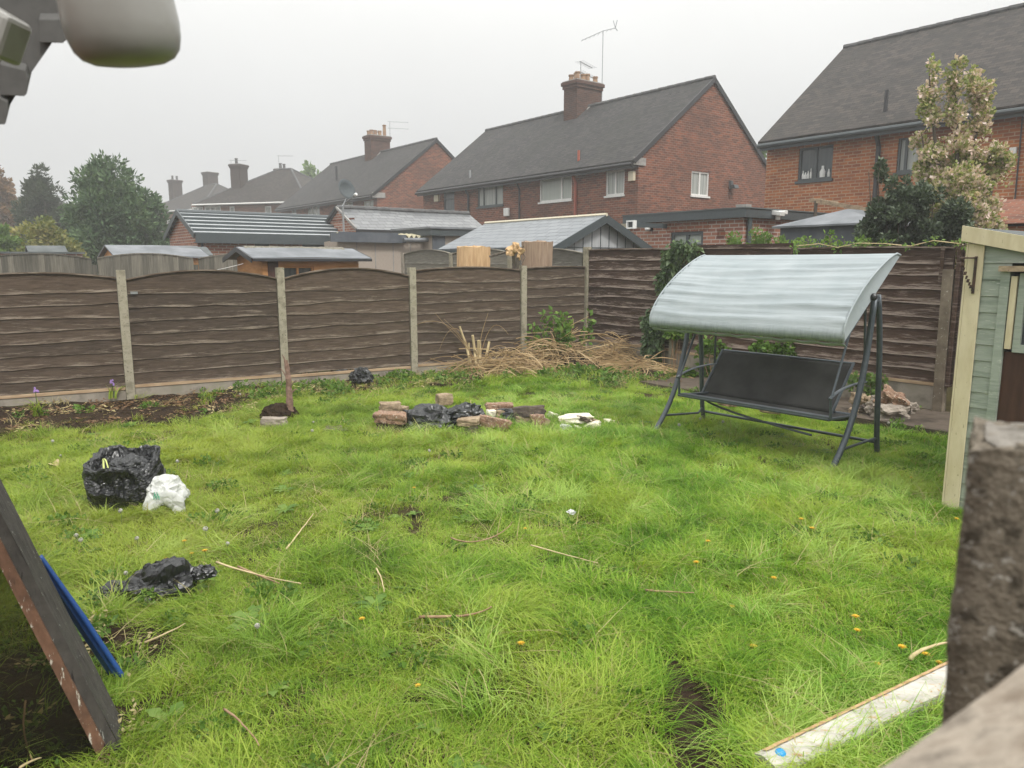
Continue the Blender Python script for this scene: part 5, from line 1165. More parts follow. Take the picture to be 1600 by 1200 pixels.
# ================================================================== BRICKS AND RUBBLE
def chunk(name, mat, loc, size, rot, seed, amp=.06, mats=None, sharp=7):
    amp *= 1.35; bm = bmesh.new(); bmesh.ops.create_cube(bm, size=1); bmesh.ops.subdivide_edges(bm, edges=bm.edges[:], cuts=sharp, use_grid_fill=True)
    for v in bm.verts:
        p = v.co; L_ = max(abs(p.x), abs(p.y), abs(p.z)); n_ = p.normalized()
        e_ = sum(1 for q in p if abs(q) > .49)
        r_ = amp*mn.noise(n_*1.7 + Vector((seed*3.1, 0, 0))) + amp*.5*mn.noise(p*5 + Vector((0, seed, 0)))
        v.co = p*(1 + r_*2 - (.05 if e_ == 2 else .1 if e_ == 3 else 0)*(.5+amp*4))
        v.co = Vector((v.co.x*size[0], v.co.y*size[1], v.co.z*size[2]))
    me = bpy.data.meshes.new(name); bm.to_mesh(me); bm.free(); me.materials.append(mat)
    o = bpy.data.objects.new(name, me); COL.objects.link(o); o.location = loc; o.rotation_euler = rot; return o
GB = 'loose bricks around the black plastic sheet'
for (x0, x1, yt, yb, mt, dep, rz, ry, lb_, lift) in [
    (584, 634, 648, 662, 'rubble_brick', .16, -.1, 0, 'flat orange-brown brick, upper one of the pair at left end of the pile', .09),
    (588, 630, 658, 674, 'rubble_dark', .16, .05, 0, 'dark brick sunk in grass, lower one of the pair at left end of the pile', 0),
    (593, 624, 631, 644, 'rubble_tan', .12, .2, 0, 'small tan-topped brick at back left behind the orange-brown one', .1),
    (597, 628, 640, 652, 'rubble_dark', .12, -.1, 0, 'dark brick piece propping up the tan-topped brick', 0.02),
    (622, 636, 637, 648, 'rubble_tan', .1, 0, 0, 'narrow tan brick end just left of the black sheet', .05),
    (682, 705, 618, 634, 'rubble_tan', .12, .3, 0, 'squat sandy stone standing behind the black sheet', .10),
    (714, 748, 655, 666, 'rubble_tan', .14, 0, 0, 'flat tan brick under right front edge of the black sheet', .07),
    (718, 746, 664, 676, 'rubble_dark', .12, 0, 0, 'dark brick below the flat tan brick at the sheet edge', 0),
    (749, 797, 655, 672, 'rubble_brick', .08, -.2, .10, 'long brick standing on edge, tilted, right of the sheet', .02),
    (760, 801, 632, 644, 'rubble_brick', .12, .05, 0, 'brown brick lying at the back right of the sheet', .08),
    (761, 775, 643, 654, 'rubble_pale', .1, .3, 0, 'small pale brick piece under the back right brick', .03),
    (776, 803, 643, 656, 'rubble_tan', .1, .1, 0, 'tan brick half hidden by the torn black scrap', .02),
    (804, 850, 637, 652, 'rubble_dark', .11, -.12, -.12, 'charred black brick tilted on top at the right end', .10),
    (829, 851, 651, 670, 'rubble_brick', .11, .1, 0, 'upright orange brick end at the right end of the pile', .01),
    (806, 829, 650, 662, 'rubble_tan', .1, 0, 0, 'tan brick under the charred brick', .03),
    (844, 858, 655, 668, 'rubble_tan', .04, .3, .5, 'thin tan shard leaning against the last brick', .01)]:
    g = G((x0+x1)/2, yb, lift); Y = g.y; sc = Y*1.0/FPX
    ht = max(.06, (yb-yt)*sc*1.1); ln = (x1-x0)*sc*1.04; lift += .012; g = G((x0+x1)/2, yb, lift)
    o = chunk('brick', M[mt], (g.x, g.y + dep/2, lift + ht/2 - .0), (ln, dep, ht), (rnd(-.06, .06), ry + rnd(-.06, .06), rz + rnd(-.16, .16)), x0 + yt, .06)
    tag(o, lb_, 'brick', GB)
GR = 'pale rubble right of the brick pile'
for (x0, x1, yt, yb, mt, dep, rz, ry, lb_, lift) in [
    (857, 872, 645, 657, 'rubble_pale', .1, .4, .3, 'pointed cream rubble piece between the bricks and the slab', 0.0),
    (876, 925, 650, 663, 'rubble_pale', .2, .1, -.08, 'flat cream plaster slab with a yellow stain, top of rubble', .06),
    (875, 893, 663, 679, 'bag_white', .08, .4, .2, 'white crumpled lump under the left end of the cream slab', 0.0),
    (897, 909, 666, 677, 'rubble_pale', .07, .1, .4, 'tiny cream shard standing below the slab', 0.0),
    (913, 940, 661, 676, 'rubble_pale', .12, -.3, -.35, 'angled cream rubble piece right of the slab', .0),
    (945, 960, 656, 665, 'rubble_pale', .12, .2, .1, 'whitish rubble piece at far right of the heap', .0),
    (904, 922, 651, 659, 'rubble_dark', .1, .6, .2, 'dark brown scrap lying on the cream slab', .09),
    (921, 932, 654, 664, 'rubble_tan', .08, .6, .2, 'tan brick chip against the right end of the slab', .05)]:
    g = G((x0+x1)/2, yb, lift); Y = g.y; sc = Y/FPX; ht = max(.04, (yb-yt)*sc*.9); o = chunk('rubble_piece', M[mt], (g.x, g.y + dep/2, lift + ht/2), ((x1-x0)*sc, dep, ht), (0, ry, rz), x0, .11)
    tag(o, lb_, 'rubble', GR)
GS = 'broken stone heap beside the swing'
for (x0, x1, yt, yb, mt, dep, rz, ry, lb_, lift) in [
    (1384, 1419, 616, 640, 'rubble_brick', .25, -.5, .5, 'orange tilted brick lump on top of the stone heap', .09),
    (1378, 1418, 636, 656, 'rock_grey', .22, .2, -.08, 'largest flat grey-brown stone at front of the heap', .0),
    (1368, 1386, 624, 642, 'rock_grey', .16, .5, .3, 'pointed grey stone left of the orange lump', .05),
    (1356, 1370, 623, 635, 'rubble_tan', .14, .2, .2, 'pale tan stone by the swing rear leg', .08),
    (1338, 1350, 617, 634, 'rubble_tan', .16, .1, .1, 'pale block between the two right swing legs, uppermost', .07),
    (1361, 1380, 637, 650, 'rock_grey', .14, 0, .1, 'rounded grey stone at front left of the heap', .0),
    (1350, 1363, 635, 647, 'rubble_dark', .12, .4, 0, 'small dark stone near the swing rear leg', .0),
    (1415, 1432, 630, 647, 'rock_grey', .15, .5, -.3, 'knobbly brown stone at right end of the heap', .0),
    (1332, 1342, 640, 647, 'rubble_tan', .1, .1, 0, 'small tan chip left of the swing rear leg', .0)]:
    g = G((x0+x1)/2, yb, .07+lift); Y = g.y; sc = Y/FPX; ht = (yb-yt)*sc; o = chunk('stone', M[mt], (g.x, g.y + dep/2, .07+lift + ht/2), ((x1-x0)*sc*1.1, dep, ht*1.1), (.1, ry, rz), x0, .16)
    tag(o, lb_, 'stone', GS)
for k, (x, y, lb_) in enumerate([(1230, 615, 'loose brick piece behind the left half of the swing seat'), (1140, 622, 'brown brick end seen behind the seat at left'), (1208, 634, 'pale brick sliver just above the swing seat edge')]):
    g = G(x, y+12, .1); tag(chunk('brick', M['rubble_brick' if k < 2 else 'rubble_tan'], (g.x, g.y+.1, .12), (.2, .1, .07), (0, .1, -.6+k*.3), 60+k, .08), lb_, 'brick')
g = G(428, 672); tag(chunk('paving_brick', M['rock_grey'], (g.x, g.y+.02, .085), (.25, .12, .09), (0, .02, .05), 3, .05), 'single grey-brown brick in front of the dug-up root clump', 'brick')
g = G(521, 681); tag(chunk('soil_clod', M['rubble_dark'], (g.x, g.y+.1, .02), (.22, .2, .08), (0, .02, -.3), 9, .2), 'small dark soil clod lying on the lawn', 'clod')
# dug-up root clump with its bare stem
g = G(433, 664); g.y += .15; g.z = 0
rc = thing('uprooted_sapling', g, 0, 'uprooted sapling stump, earthy root ball with bare reddish stem', 'sapling')
o = crumple('root_ball', M['soil'], (-.02, 0, .07), (.19, .15, .13), 0, .4, 3, par=rc, sub=5)
m = MB(); q = [Vector((.11, -.02, .1)), Vector((.10, -.02, .3)), Vector((.115, -.01, .5)), Vector((.08, 0, .68))]; pts = bez(q, 14); m.tube([p + Vector((.008*mn.noise(p*25), .008*mn.noise(p*22+Vector((5, 0, 0))), 0)) for p in pts], [.040-.018*i/14+.005*(i % 3 == 0) for i in range(15)], 8)
for a, b in (((.10, -.02, .35), (.2, -.05, .47)), ((.105, -.01, .45), (.03, -.05, .6)), ((.11, -.01, .3), (.19, .02, .36)), ((.09, 0, .62), (.05, -.02, .74))): m.tube([a, Vector(a).lerp(Vector(b), .6)+Vector((0, 0, .02)), b], [.01, .007, .004], 5)
m.build('stem', nm('reddish_stem', (.14, .085, .065), (.28, .18, .14), 20, .95, bd=.004), rc)
# ================================================================== FOLIAGE
def leafcloud(blobs, n, size, seed, aspect=.55, gate=.0, gfreq=1.2, up=0.0, shell=.45, droop=0.0, var=.5, cup=True):
    """blobs: (centre, radii).  returns verts, faces, cols"""
    r = np.random.default_rng(seed); wts = np.array([b[1][0]*b[1][1]*b[1][2] for b in blobs])**.75; wts /= wts.sum()
    k = r.choice(len(blobs), n, p=wts); C = np.array([b[0] for b in blobs], float)[k]; Rd = np.array([b[1] for b in blobs], float)[k]
    d = r.normal(size=(n, 3)); d /= np.linalg.norm(d, axis=1)[:, None]; rr = r.random(n)**shell
    P = C + d*rr[:, None]*Rd
    if gate:
        keep = np.array([mn.noise(Vector(p)*gfreq + Vector((seed, 0, 0))) > gate - 1 if False else mn.noise(Vector(p)*gfreq + Vector((seed, 0, 0))) + .35*mn.noise(Vector(p)*gfreq*3) > gate for p in P])
        P = P[keep]; d = d[keep]; n = len(P)
    a = d + r.normal(size=(n, 3))*.7 + np.array([0, 0, up]); a /= np.linalg.norm(a, axis=1)[:, None]
    b = np.cross(a, r.normal(size=(n, 3))); b /= np.linalg.norm(b, axis=1)[:, None]; nn_ = np.cross(a, b)
    s = size*(1 + var*(r.random(n)*2-1)); s = s[:, None]
    A = P; T = P + a*s; L = P + a*s*.5 + b*s*aspect*.5 - nn_*s*.08; R = P + a*s*.5 - b*s*aspect*.5 - nn_*s*.08
    T = T - np.array([0, 0, 1])*s*droop
    V_ = np.stack([A, L, T, R], 1).reshape(-1, 3); F_ = np.arange(4*n).reshape(-1, 4); col = np.zeros((4*n, 4), np.float32); col[:, 0] = np.repeat(r.random(n), 4); col[:, 3] = 1
    return V_, F_, col
def crown(name, mat, par, blobs, n, size, seed, **k):
    v, f, c = leafcloud(blobs, n, size, seed, **k); return raw(name, v, f, mat, par, c)
M['leaf_conifer'] = leafmat('leaf_conifer', [(0, (.03, .06, .03)), (.5, (.07, .125, .055)), (1, (.17, .24, .11))], .9, .2, .5)
M['leaf_dark_conifer'] = leafmat('leaf_dark_conifer', [(0, (.018, .032, .014)), (1, (.06, .085, .04))], .9, .15, .5)
M['leaf_gold'] = leafmat('leaf_gold', [(0, (.07, .11, .03)), (.5, (.19, .20, .06)), (1, (.34, .28, .11))], .8, .3, .6)
M['leaf_copper'] = leafmat('leaf_copper', [(0, (.09, .05, .03)), (1, (.28, .17, .09))], .8, .3, .5)
M['leaf_green'] = leafmat('leaf_green', [(0, (.07, .13, .03)), (1, (.2, .3, .08))], .8, .35, .4)
M['leaf_bush'] = leafmat('leaf_bush', [(0, (.035, .055, .03)), (.6, (.085, .115, .07)), (1, (.2, .24, .17))], 2.2, .15, .35, rough=.35)
M['leaf_blossom'] = leafmat('leaf_blossom', [(0, (.10, .14, .035)), (.40, (.30, .34, .12)), (.52, (.46, .42, .26)), (.60, (.66, .50, .46)), (1, (.82, .72, .68))], 2.6, .35, .38)
M['leaf_ivy'] = leafmat('leaf_ivy', [(0, (.035, .07, .03)), (.6, (.09, .14, .06)), (1, (.2, .26, .12))], 5, .2, .4, rough=.4)
M['leaf_fresh'] = leafmat('leaf_fresh', [(0, (.07, .14, .025)), (1, (.24, .36, .09))], 5, .4, .3)
M['leaf_weed'] = leafmat('leaf_weed', [(0, (.045, .10, .015)), (.6, (.12, .22, .035)), (.9, (.22, .30, .07)), (1, (.30, .20, .08))], 4, .3, .4)
def trunk(par, pts, r, mat=None, name='trunk'):
    m = MB(); m.tube(pts, r, 8); return m.build(name, mat or M['bark'], par)
def bgtree(name, label, cat, px, py_top, Y, wpx, mat, n, size, seed, shape='round', py_bot=400, blobn=26, **k):
    top = D(px, py_top, Y); wr = wpx/FPX*Y/2; R = random.Random(seed); base = Vector((top.x, Y, 0)); h = thing(name, base, 0, label, cat)
    H = top.z; zb = max(.4, D(px, py_bot, Y).z - 1.5); bl = []
    for i in range(blobn):
        t = i/(blobn-1); z = zb + (H-zb)*(t**.9)
        if shape == 'cone': w_ = wr*min(1, (1.12-t)*1.5)**1.0
        elif shape == 'round': w_ = wr*sqrt(max(.05, 1-(2*t-1)**2))
        elif shape == 'egg': w_ = wr*min(1, 1.6*sqrt(max(.03, 1-t)))*min(1, .75+t)
        else: w_ = wr
        for q in range(3 if w_ > wr*.5 else 2):
            a = R.uniform(0, 2*pi); rr = w_*R.uniform(.3, .72); s = max(wr*.16, w_*R.uniform(.26, .5))
            bl.append(((cos(a)*rr, sin(a)*rr, z - s*.45), (s, s, s*R.uniform(.6, 1.0))))
    crown('crown', mat, h, bl, n, size, seed, **k)
    trunk(h, [(0, 0, -.1), (.05, 0, H*.4), (0, .05, H*.85)], [wr*.09+.06, wr*.06+.04, .03]); return h
bgtree('conifer_tree', 'large bushy green conifer behind the arched grey fence, tallest tree at left', 'tree', 168, 246, 31, 158, M['leaf_conifer'], 60000, .19, 3, 'egg', blobn=40, aspect=.42, gate=-.22, gfreq=1.3, up=.5, shell=.35)
bgtree('conifer_tree', 'dark dense rounded conifer left of the large bushy one', 'tree', 63, 262, 42, 84, M['leaf_dark_conifer'], 22000, .26, 5, 'egg', aspect=.3, up=.6, shell=.35, gate=-.35, gfreq=.8)
bgtree('yellow_bush', 'yellow-green shrub in front of the dark conifer', 'bush', 62, 342, 26, 105, M['leaf_gold'], 16000, .13, 6, 'round', aspect=.6, gate=-.3, gfreq=1.5)
bgtree('yellow_bush', 'paler green shrub at the very left edge below the copper tree', 'bush', 2, 352, 27, 60, M['leaf_green'], 8000, .13, 16, 'round', aspect=.6, gate=-.3, gfreq=1.5)
bgtree('copper_tree', 'copper-brown leaved tree cut by the left edge', 'tree', -6, 264, 50, 64, M['leaf_copper'], 12000, .3, 8, 'round', aspect=.6, gate=-.2, gfreq=.7)
bgtree('round_tree', 'light green tree top showing between distant roofs', 'tree', 487, 258, 80, 62, M['leaf_green'], 9000, .4, 9, 'round', aspect=.7)
bgtree('garden_tree', 'slender tree with white blossom seen in the gap between the two large houses', 'tree', 1193, 232, 40, 46, M['leaf_green'], 8000, .2, 10, 'col', aspect=.6, gate=-.1, gfreq=1.2)
# blossom tree: upright plumes
Y = 11.6; b0 = D(1500, 400, Y); h = thing('blossom_tree', Vector((b0.x, Y, 0)), 0, 'upright columnar cherry tree with pale pink blossom and fresh leaves', 'tree')
bl = []; R = random.Random(12)
def P3(px, py, dy=0): q = D(px, py, Y+dy); return (q.x-b0.x, q.y-Y, q.z)
limbs = []
for (pts, w0, w1) in ([[(1505, 420), (1478, 300), (1452, 200), (1452, 105)], 24, 12], [[(1505, 420), (1500, 300), (1495, 190), (1492, 92)], 27, 10], [[(1510, 420), (1520, 300), (1528, 200), (1528, 118)], 26, 13], [[(1510, 420), (1545, 320), (1560, 270), (1556, 225)], 26, 15], [[(1500, 430), (1470, 350), (1452, 290), (1440, 210)], 26, 14], [[(1505, 420), (1505, 360), (1500, 330), (1500, 290)], 45, 30]):
    dy = R.uniform(-.35, .35); L3 = [Vector(P3(x, y, dy*i/3)) for i, (x, y) in enumerate(pts)]; cv = bez(L3, 16); limbs.append((L3, dy))
    for i, p in enumerate(cv):
        if i < 3: continue
        w_ = 1.12*(w0 + (w1-w0)*i/16)/FPX*Y
        for q in range(4):
            s = w_*R.uniform(.36, .78); bl.append(((p.x + R.uniform(-.6, .6)*w_, p.y + R.uniform(-.8, .8)*w_, p.z + R.uniform(-.12, .08)), (s, s, s*1.15)))
crown('crown', M['leaf_blossom'], h, bl, 76000, .052, 21, aspect=.8, gate=-.12, gfreq=3.2, up=.5, shell=.4)
m = MB()
for L3, dy in limbs: m.tube(bez([Vector((0, 0, -.1)), Vector((L3[0].x*.5, L3[0].y*.5, 1.0)), L3[1], L3[2], L3[3]], 14), [.07-.062*i/14 for i in range(15)], 7)
m.build('trunk', M['bark'], h)
# dark evergreen bush
Y = 10.6; b0 = D(1415, 400, Y); h = thing('evergreen_bush', Vector((b0.x, Y, 0)), 0, 'dark glossy evergreen bush rising behind the right fence', 'bush'); bl = []
for i in range(46):
    px = R.uniform(1352, 1492); cy = 296 + 60*abs((px-1425)/72)**2.0; py = R.uniform(cy, 400); s = R.uniform(9, 19)/FPX*Y
    bl.append((P3(px, py, 0)[0:1] + (R.uniform(-.3, .3),) + (D(px, py, Y).z,), (s, s, s)))
for i in range(4): px = R.uniform(1380, 1412); py = R.uniform(262, 300); s = R.uniform(4, 8)/FPX*Y; bl.append(((D(px, py, Y).x-b0.x, R.uniform(-.15, .15), D(px, py, Y).z), (s, s, s*2)))
bl = [((D(800, 400, Y).x*0 + c[0], c[1], c[2]), r_) for c, r_ in bl]
crown('crown', M['leaf_bush'], h, bl, 24000, .06, 22, aspect=.6, up=.3, shell=.4, gate=-.3, gfreq=3)
m = MB()
for k in range(9): px = 1355+15*k; m.tube([(0, 0, 0), ((D(px, 400, Y).x-b0.x)*.7, R.uniform(-.1, .1), 1.3), (D(px, 300, Y).x-b0.x, 0, D(px, R.uniform(255, 320), Y).z)], [.03, .015, .005], 5)
m.build('trunk', M['bark'], h)
# young green growth over the fence top
def sprig(name, label, cat, px, py0, py1, Y, w_, mat, n, size, seed, group=None, stems=5, z0=None):
    b0 = D(px, py1, Y); R = random.Random(seed); zb = z0 if z0 is not None else 0; h = thing(name, Vector((b0.x, Y, zb)), 0, label, cat, group); H = D(px, py0, Y).z; H1 = b0.z; W_ = w_/FPX*Y/2; bl = []; m = MB()
    for k in range(stems):
        a = R.uniform(-1, 1); tx = a*W_; ty = R.uniform(-.6, .6)*W_; top = H1 + (H-H1)*R.uniform(.55, 1)*(1-.35*abs(a)); m.tube([(tx*.4, ty*.3, 0), (tx*.8, ty, (H1-zb)*.9), (tx, ty, top-zb)], [.008, .005, .002], 5)
        for q in range(5): t = q/4; zz = (H1-.12) + (top-H1+.12)*t; bl.append(((tx*(.85+.15*t), ty, zz-zb), (W_*.28*(1.1-t*.6)+.015,)*3))
    crown('foliage', mat, h, bl, n, size, seed, aspect=.6, shell=.6, up=.4); m.build('stem', M['leaf_weed'] if False else M['twig'], h); return h
K9 = lambda s, d=-.35: (K + RD*s - V*d)
for (px, py0, py1, Y, w_, mt, n, sz, sd, lb_) in [
    (1175, 350, 392, 11.6, 78, 'leaf_green', 2600, .055, 31, 'loose green conifer-like growth above the canopy, left one'),
    (1262, 368, 392, 10.9, 26, 'leaf_fresh', 300, .055, 32, 'pale fresh shoot above the canopy edge, first right of the conifer-like growth'),
    (1294, 362, 392, 10.7, 26, 'leaf_fresh', 260, .055, 33, 'taller pale shoot in front of the dark storage shed'),
    (1318, 372, 392, 10.6, 22, 'leaf_fresh', 220, .055, 34, 'short pale shoot at the middle of the storage shed'),
    (1345, 372, 392, 10.4, 24, 'leaf_fresh', 260, .055, 35, 'pale shoot at left foot of the evergreen bush'),
    (1225, 374, 392, 11.2, 40, 'leaf_fresh', 400, .055, 36, 'low straggly shoots trailing along the fence top')]:
    sprig('fence_top_shoot', lb_, 'plant', px, py0, py1, Y, w_, M[mt], n, sz, sd, stems=6)
# creeper dangling over the fence top at right
m = MB(); p_ = [K + RD*(3.9+.28*i) + V*(-.02+.05*sin(i*1.7)) + Vector((0, 0, 1.93+.03*sin(i*2.3))) for i in range(8)]; m.tube(p_, .006, 5)
cr = tag(m.build('creeper', M['twig_pale'], None), 'pale thin creeper stem lying along the right fence top', 'creeper')
v, f_, c = leafcloud([(tuple(p), (.09, .09, .05)) for p in p_], 260, .04, 5); raw('foliage', v, f_, M['leaf_fresh'], cr, c)
# ivy on the right fence
iv = thing('ivy', K + RD*1.95 - V*.06, RA, 'ivy climbing over the right fence beside the canopy', 'ivy'); bl = []; R = random.Random(3); m = MB()
for i in range(60):
    t = R.random(); z = .35 + 1.62*t; x = -.22 + .38*(t**1.3) + R.uniform(-.22, .26)*(.5+.7*t) + (-.12 if z < 1 else 0); bl.append(((x, -.03-R.random()*.09, z), (.12, .055, .11)))
crown('foliage', M['leaf_ivy'], iv, bl, 3600, .07, 3, aspect=.85, shell=.7, droop=.4)
for k in range(6): x = R.uniform(-.3, .1); m.tube([(x, -.04, 0), (x+R.uniform(-.1, .1), -.045, .7), (x+.15, -.05, 1.3), (x+.2+R.uniform(-.1, .2), -.04, 1.85)], .006, 5)
m.build('stem', M['twig'], iv)
for k, (px, py, n, lb_) in enumerate([(1060, 520, 900, 'green leafy plant at the fence foot left of the swing leg'), (1215, 545, 700, 'climbing leaves on the fence just above the swing backrest'), (1363, 598, 350, 'small leafy plant behind the stone heap'), (1120, 545, 400, 'leafy weed behind the left hanger of the swing'), (1090, 580, 500, 'leafy weed low behind the left swing leg')]):
    d_ = ray(px, py); n_ = V; t = (K - V*.12 - eo).dot(n_)/d_.dot(n_); q = eo + d_*t; h = thing('fence_plant', Vector((q.x, q.y, 0)), 0, lb_, 'plant')
    R = random.Random(k); bl = [((R.uniform(-.22, .22)*(1.3 if k == 1 else 1), R.uniform(-.06, .06), q.z + R.uniform(-.12, .12)), (.08, .06, .06)) for _ in range(9)]; crown('foliage', M['leaf_weed' if k != 2 else 'leaf_green'], h, bl, n, .06, k+50, aspect=.7, shell=.7)
    m = MB(); [m.tube([(b_[0][0]*.3, 0, 0), b_[0]], .004, 4) for b_ in bl[:5]]; m.build('stem', M['twig'], h)
# elder saplings at the corner
for k, (px, py0, py1, n, w_, sp, lb_) in enumerate([(855, 478, 530, 260, 60, 13.0, 'young leafy elder stems left of the corner post'), (893, 472, 520, 300, 56, 12.6, 'leafy elder shoots right against the corner post')]):
    sprig('elder_sapling', lb_, 'plant', px, py0, py1, 11.7, w_, M['leaf_weed'], n, .085, 70+k, stems=4)
# split logs and cut trunks standing beyond the left fence
def rough_log(name, label, px0, px1, py0, Y, mat, seed, tilt=0, zb=1.0, wedge=0):
    q = D((px0+px1)/2, py0, Y); w_ = (px1-px0)/FPX*Y; h = q.z
    def fn(i, j):
        a = i*2*pi; k = 1 + .12*mn.noise(Vector((cos(a)*1.4, sin(a)*1.4, j*1.5+seed))) + .05*mn.noise(Vector((cos(a)*6, sin(a)*6, j*2)))
        fl = 1 + .10*(2*j-1)*(1 if wedge else .3); return (w_/2*cos(a)*k*fl + tilt*j, w_*.32*sin(a)*k, j*h*(1) + (.035*mn.noise(Vector((cos(a)*3, sin(a)*3, seed))) if j > .97 else 0))
    m = MB(); m.grid(fn, 40, 30); m.grid(lambda i, j: tuple(Vector(fn(i, 1))*Vector((j, j, 1)).x if False else (fn(i, 1)[0]*j + tilt*(1-j), fn(i, 1)[1]*j, fn(i, 1)[2] + .02*mn.noise(Vector((i*9, j*4, 2))))), 40, 6, flip=True)
    o = m.build(name, mat, None); o.location = (q.x, q.y, 0); return tag(o, label, 'log')
rough_log('split_log', 'fresh orange-yellow split tree trunk standing behind the brown fence', 715, 762, 386, 12.7, M['cut_wood'], 3, wedge=1)
rough_log('tree_stump', 'greyish-brown cut tree trunk standing just left of the fence corner', 815, 862, 378, 12.9, M['log_grey'], 7)
q = D(805, 392, 12.2); o = chunk('cut_branch_end', M['cut_wood'], q, (.20, .16, .20), (.3, .6, .4), 5, .26, sharp=6)
h = thing('lopped_branch', q, 0, 'lopped leafy branch end with pale sawn face above the fence post', 'branch'); o.parent = h; o.location = (0, 0, 0); 
m = MB(); m.tube([(0, 0, -.02), (.02, .02, -.3), (0, .02, -1.6)], [.06, .05, .06], 8); m.tube([(-.02, 0, 0), (-.2, .02, -.03), (-.42, .05, -.09)], [.025, .02, .02], 7); m.tube([(.05, 0, .0), (.14, .02, .08)], [.02, .012], 6); m.tube([(.02, 0, -.15), (.10, -.04, -.25), (.02, -.05, -.4)], .008, 5); m.tube([(.1, 0, .02), (.16, 0, -.1), (.1, -.04, -.22)], .006, 5); m.build('branch', M['bark'], h)
# cut shrub with stubs and arching bare stems
g = G(745, 585); st = thing('cut_shrub', Vector((g.x, g.y, 0)), 0, 'hard-pruned shrub with thick pale stubs and arching bare twigs by the left fence', 'shrub')
kk = g.y/FPX; m = MB()
for (x0, z0, x1, z1, r_) in ((-6, 10, -26, 76, .016), (0, 8, -6, 62, .02), (4, 8, 4, 54, .03), (10, 6, 20, 52, .018), (14, 4, -2, 40, .014), (-14, 6, -12, 50, .012), (8, 0, 34, 30, .012)): m.tube([(x0*kk, rnd(-.1, .1), z0*kk*.3), ((x0+x1)/2*kk, rnd(-.1, .05), (z0+z1)/2*kk), (x1*kk, rnd(-.05, .05), z1*kk)], [r_*1.4, r_*1.1, r_], 8)
m.build('stub', M['twig_pale'], st)
m = MB()
for (x1, z1, x2, z2) in ((-60, 96, -96, 78), (-40, 92, -58, 40), (-70, 40, -95, 52), (-56, 36, -88, 18), (-30, 70, -50, 88), (40, 60, 66, 20), (30, 90, 50, 66), (-80, 20, -100, 50), (10, 70, 18, 96), (-20, 50, -62, 98)):
    m.tube(bez([(rnd(-.05, .05), 0, .05), (x1*kk*.5, rnd(-.2, .2), z1*kk*.9), (x1*kk, rnd(-.3, .2), z1*kk), (x2*kk, rnd(-.3, .2), z2*kk)], 12), [.007-.005*i/12 for i in range(13)], 5)
m.build('twig', M['straw'], st)
for k, (px, py, lb_) in enumerate([(480, 600, 'small bare twiggy shrub in the bed left of the black scrap'), (558, 590, 'tiny reddish bare shrub right by the upright black scrap')]):
    g = G(px, py); h = thing('twiggy_shrub', Vector((g.x, g.y, 0)), 0, lb_, 'shrub'); m = MB(); R = random.Random(k)
    for q in range(9): a = R.uniform(-1, 1); m.tube([(a*.04, 0, 0), (a*.14, R.uniform(-.1, .1), .14), (a*.24, R.uniform(-.1, .1), R.uniform(.2, .36))], [.008, .006, .003], 5)
    m.build('twig', M['twig'], h)
# pile of dry stems
g = G(850, 590); sp_ = thing('straw_pile', Vector((g.x, g.y, 0)), 0, 'tangled heap of dry straw-coloured stems in the far corner bed', 'straw heap'); R = random.Random(9)
def strawset(cx, cy, n, Lx, Ly, hh, seed):
    R = random.Random(seed); m = MB()
    for k in range(n):
        x = cx + R.gauss(0, Lx); y = cy + R.gauss(0, Ly); a = R.choice([0, 1])*pi + R.gauss(-.2, 1.0); l = R.uniform(.2, .7); zz = hh*math.exp(-((x-cx)/Lx)**2*.5-((y-cy)/Ly)**2*.5)*R.random()+.06; b = R.uniform(-.3, .8)
        p0 = Vector((x, y, zz)); p3 = p0 + Vector((cos(a)*l, sin(a)*l*.5, R.uniform(-1.0, .5)*zz)); mid = (p0+p3)/2 + Vector((R.uniform(-.1, .1), R.uniform(-.1, .1), b*l*.45))
        m.col = (R.random(), 0, 0, 1); m.tube(bez([p0, mid, p3], 6), R.uniform(.003, .0075), 3, cap=False)
    return m
for (px, py, n, lx, ly, hh, sd) in ((868, 583, 620, .42, .16, .62, 1), (790, 588, 330, .35, .12, .36, 2), (965, 578, 620, .38, .22, .5, 3), (1005, 590, 220, .2, .16, .25, 4)):
    q = G(px, py); strawset(q.x-g.x, q.y-g.y, n, lx, ly, hh, sd).build('straw_layer', M['straw'], sp_)
q = G(880, 583); mound('soil_mound', 880, 583, .9, .35, .3, seed=12, rz=-.15); mound('soil_mound', 965, 575, .5, .35, .26, seed=14)
g = G(965, 562); h = thing('grass_clump', Vector((g.x, g.y, .15)), 0, 'clump of long fresh green blades beside the straw heap in the far corner', 'plant')
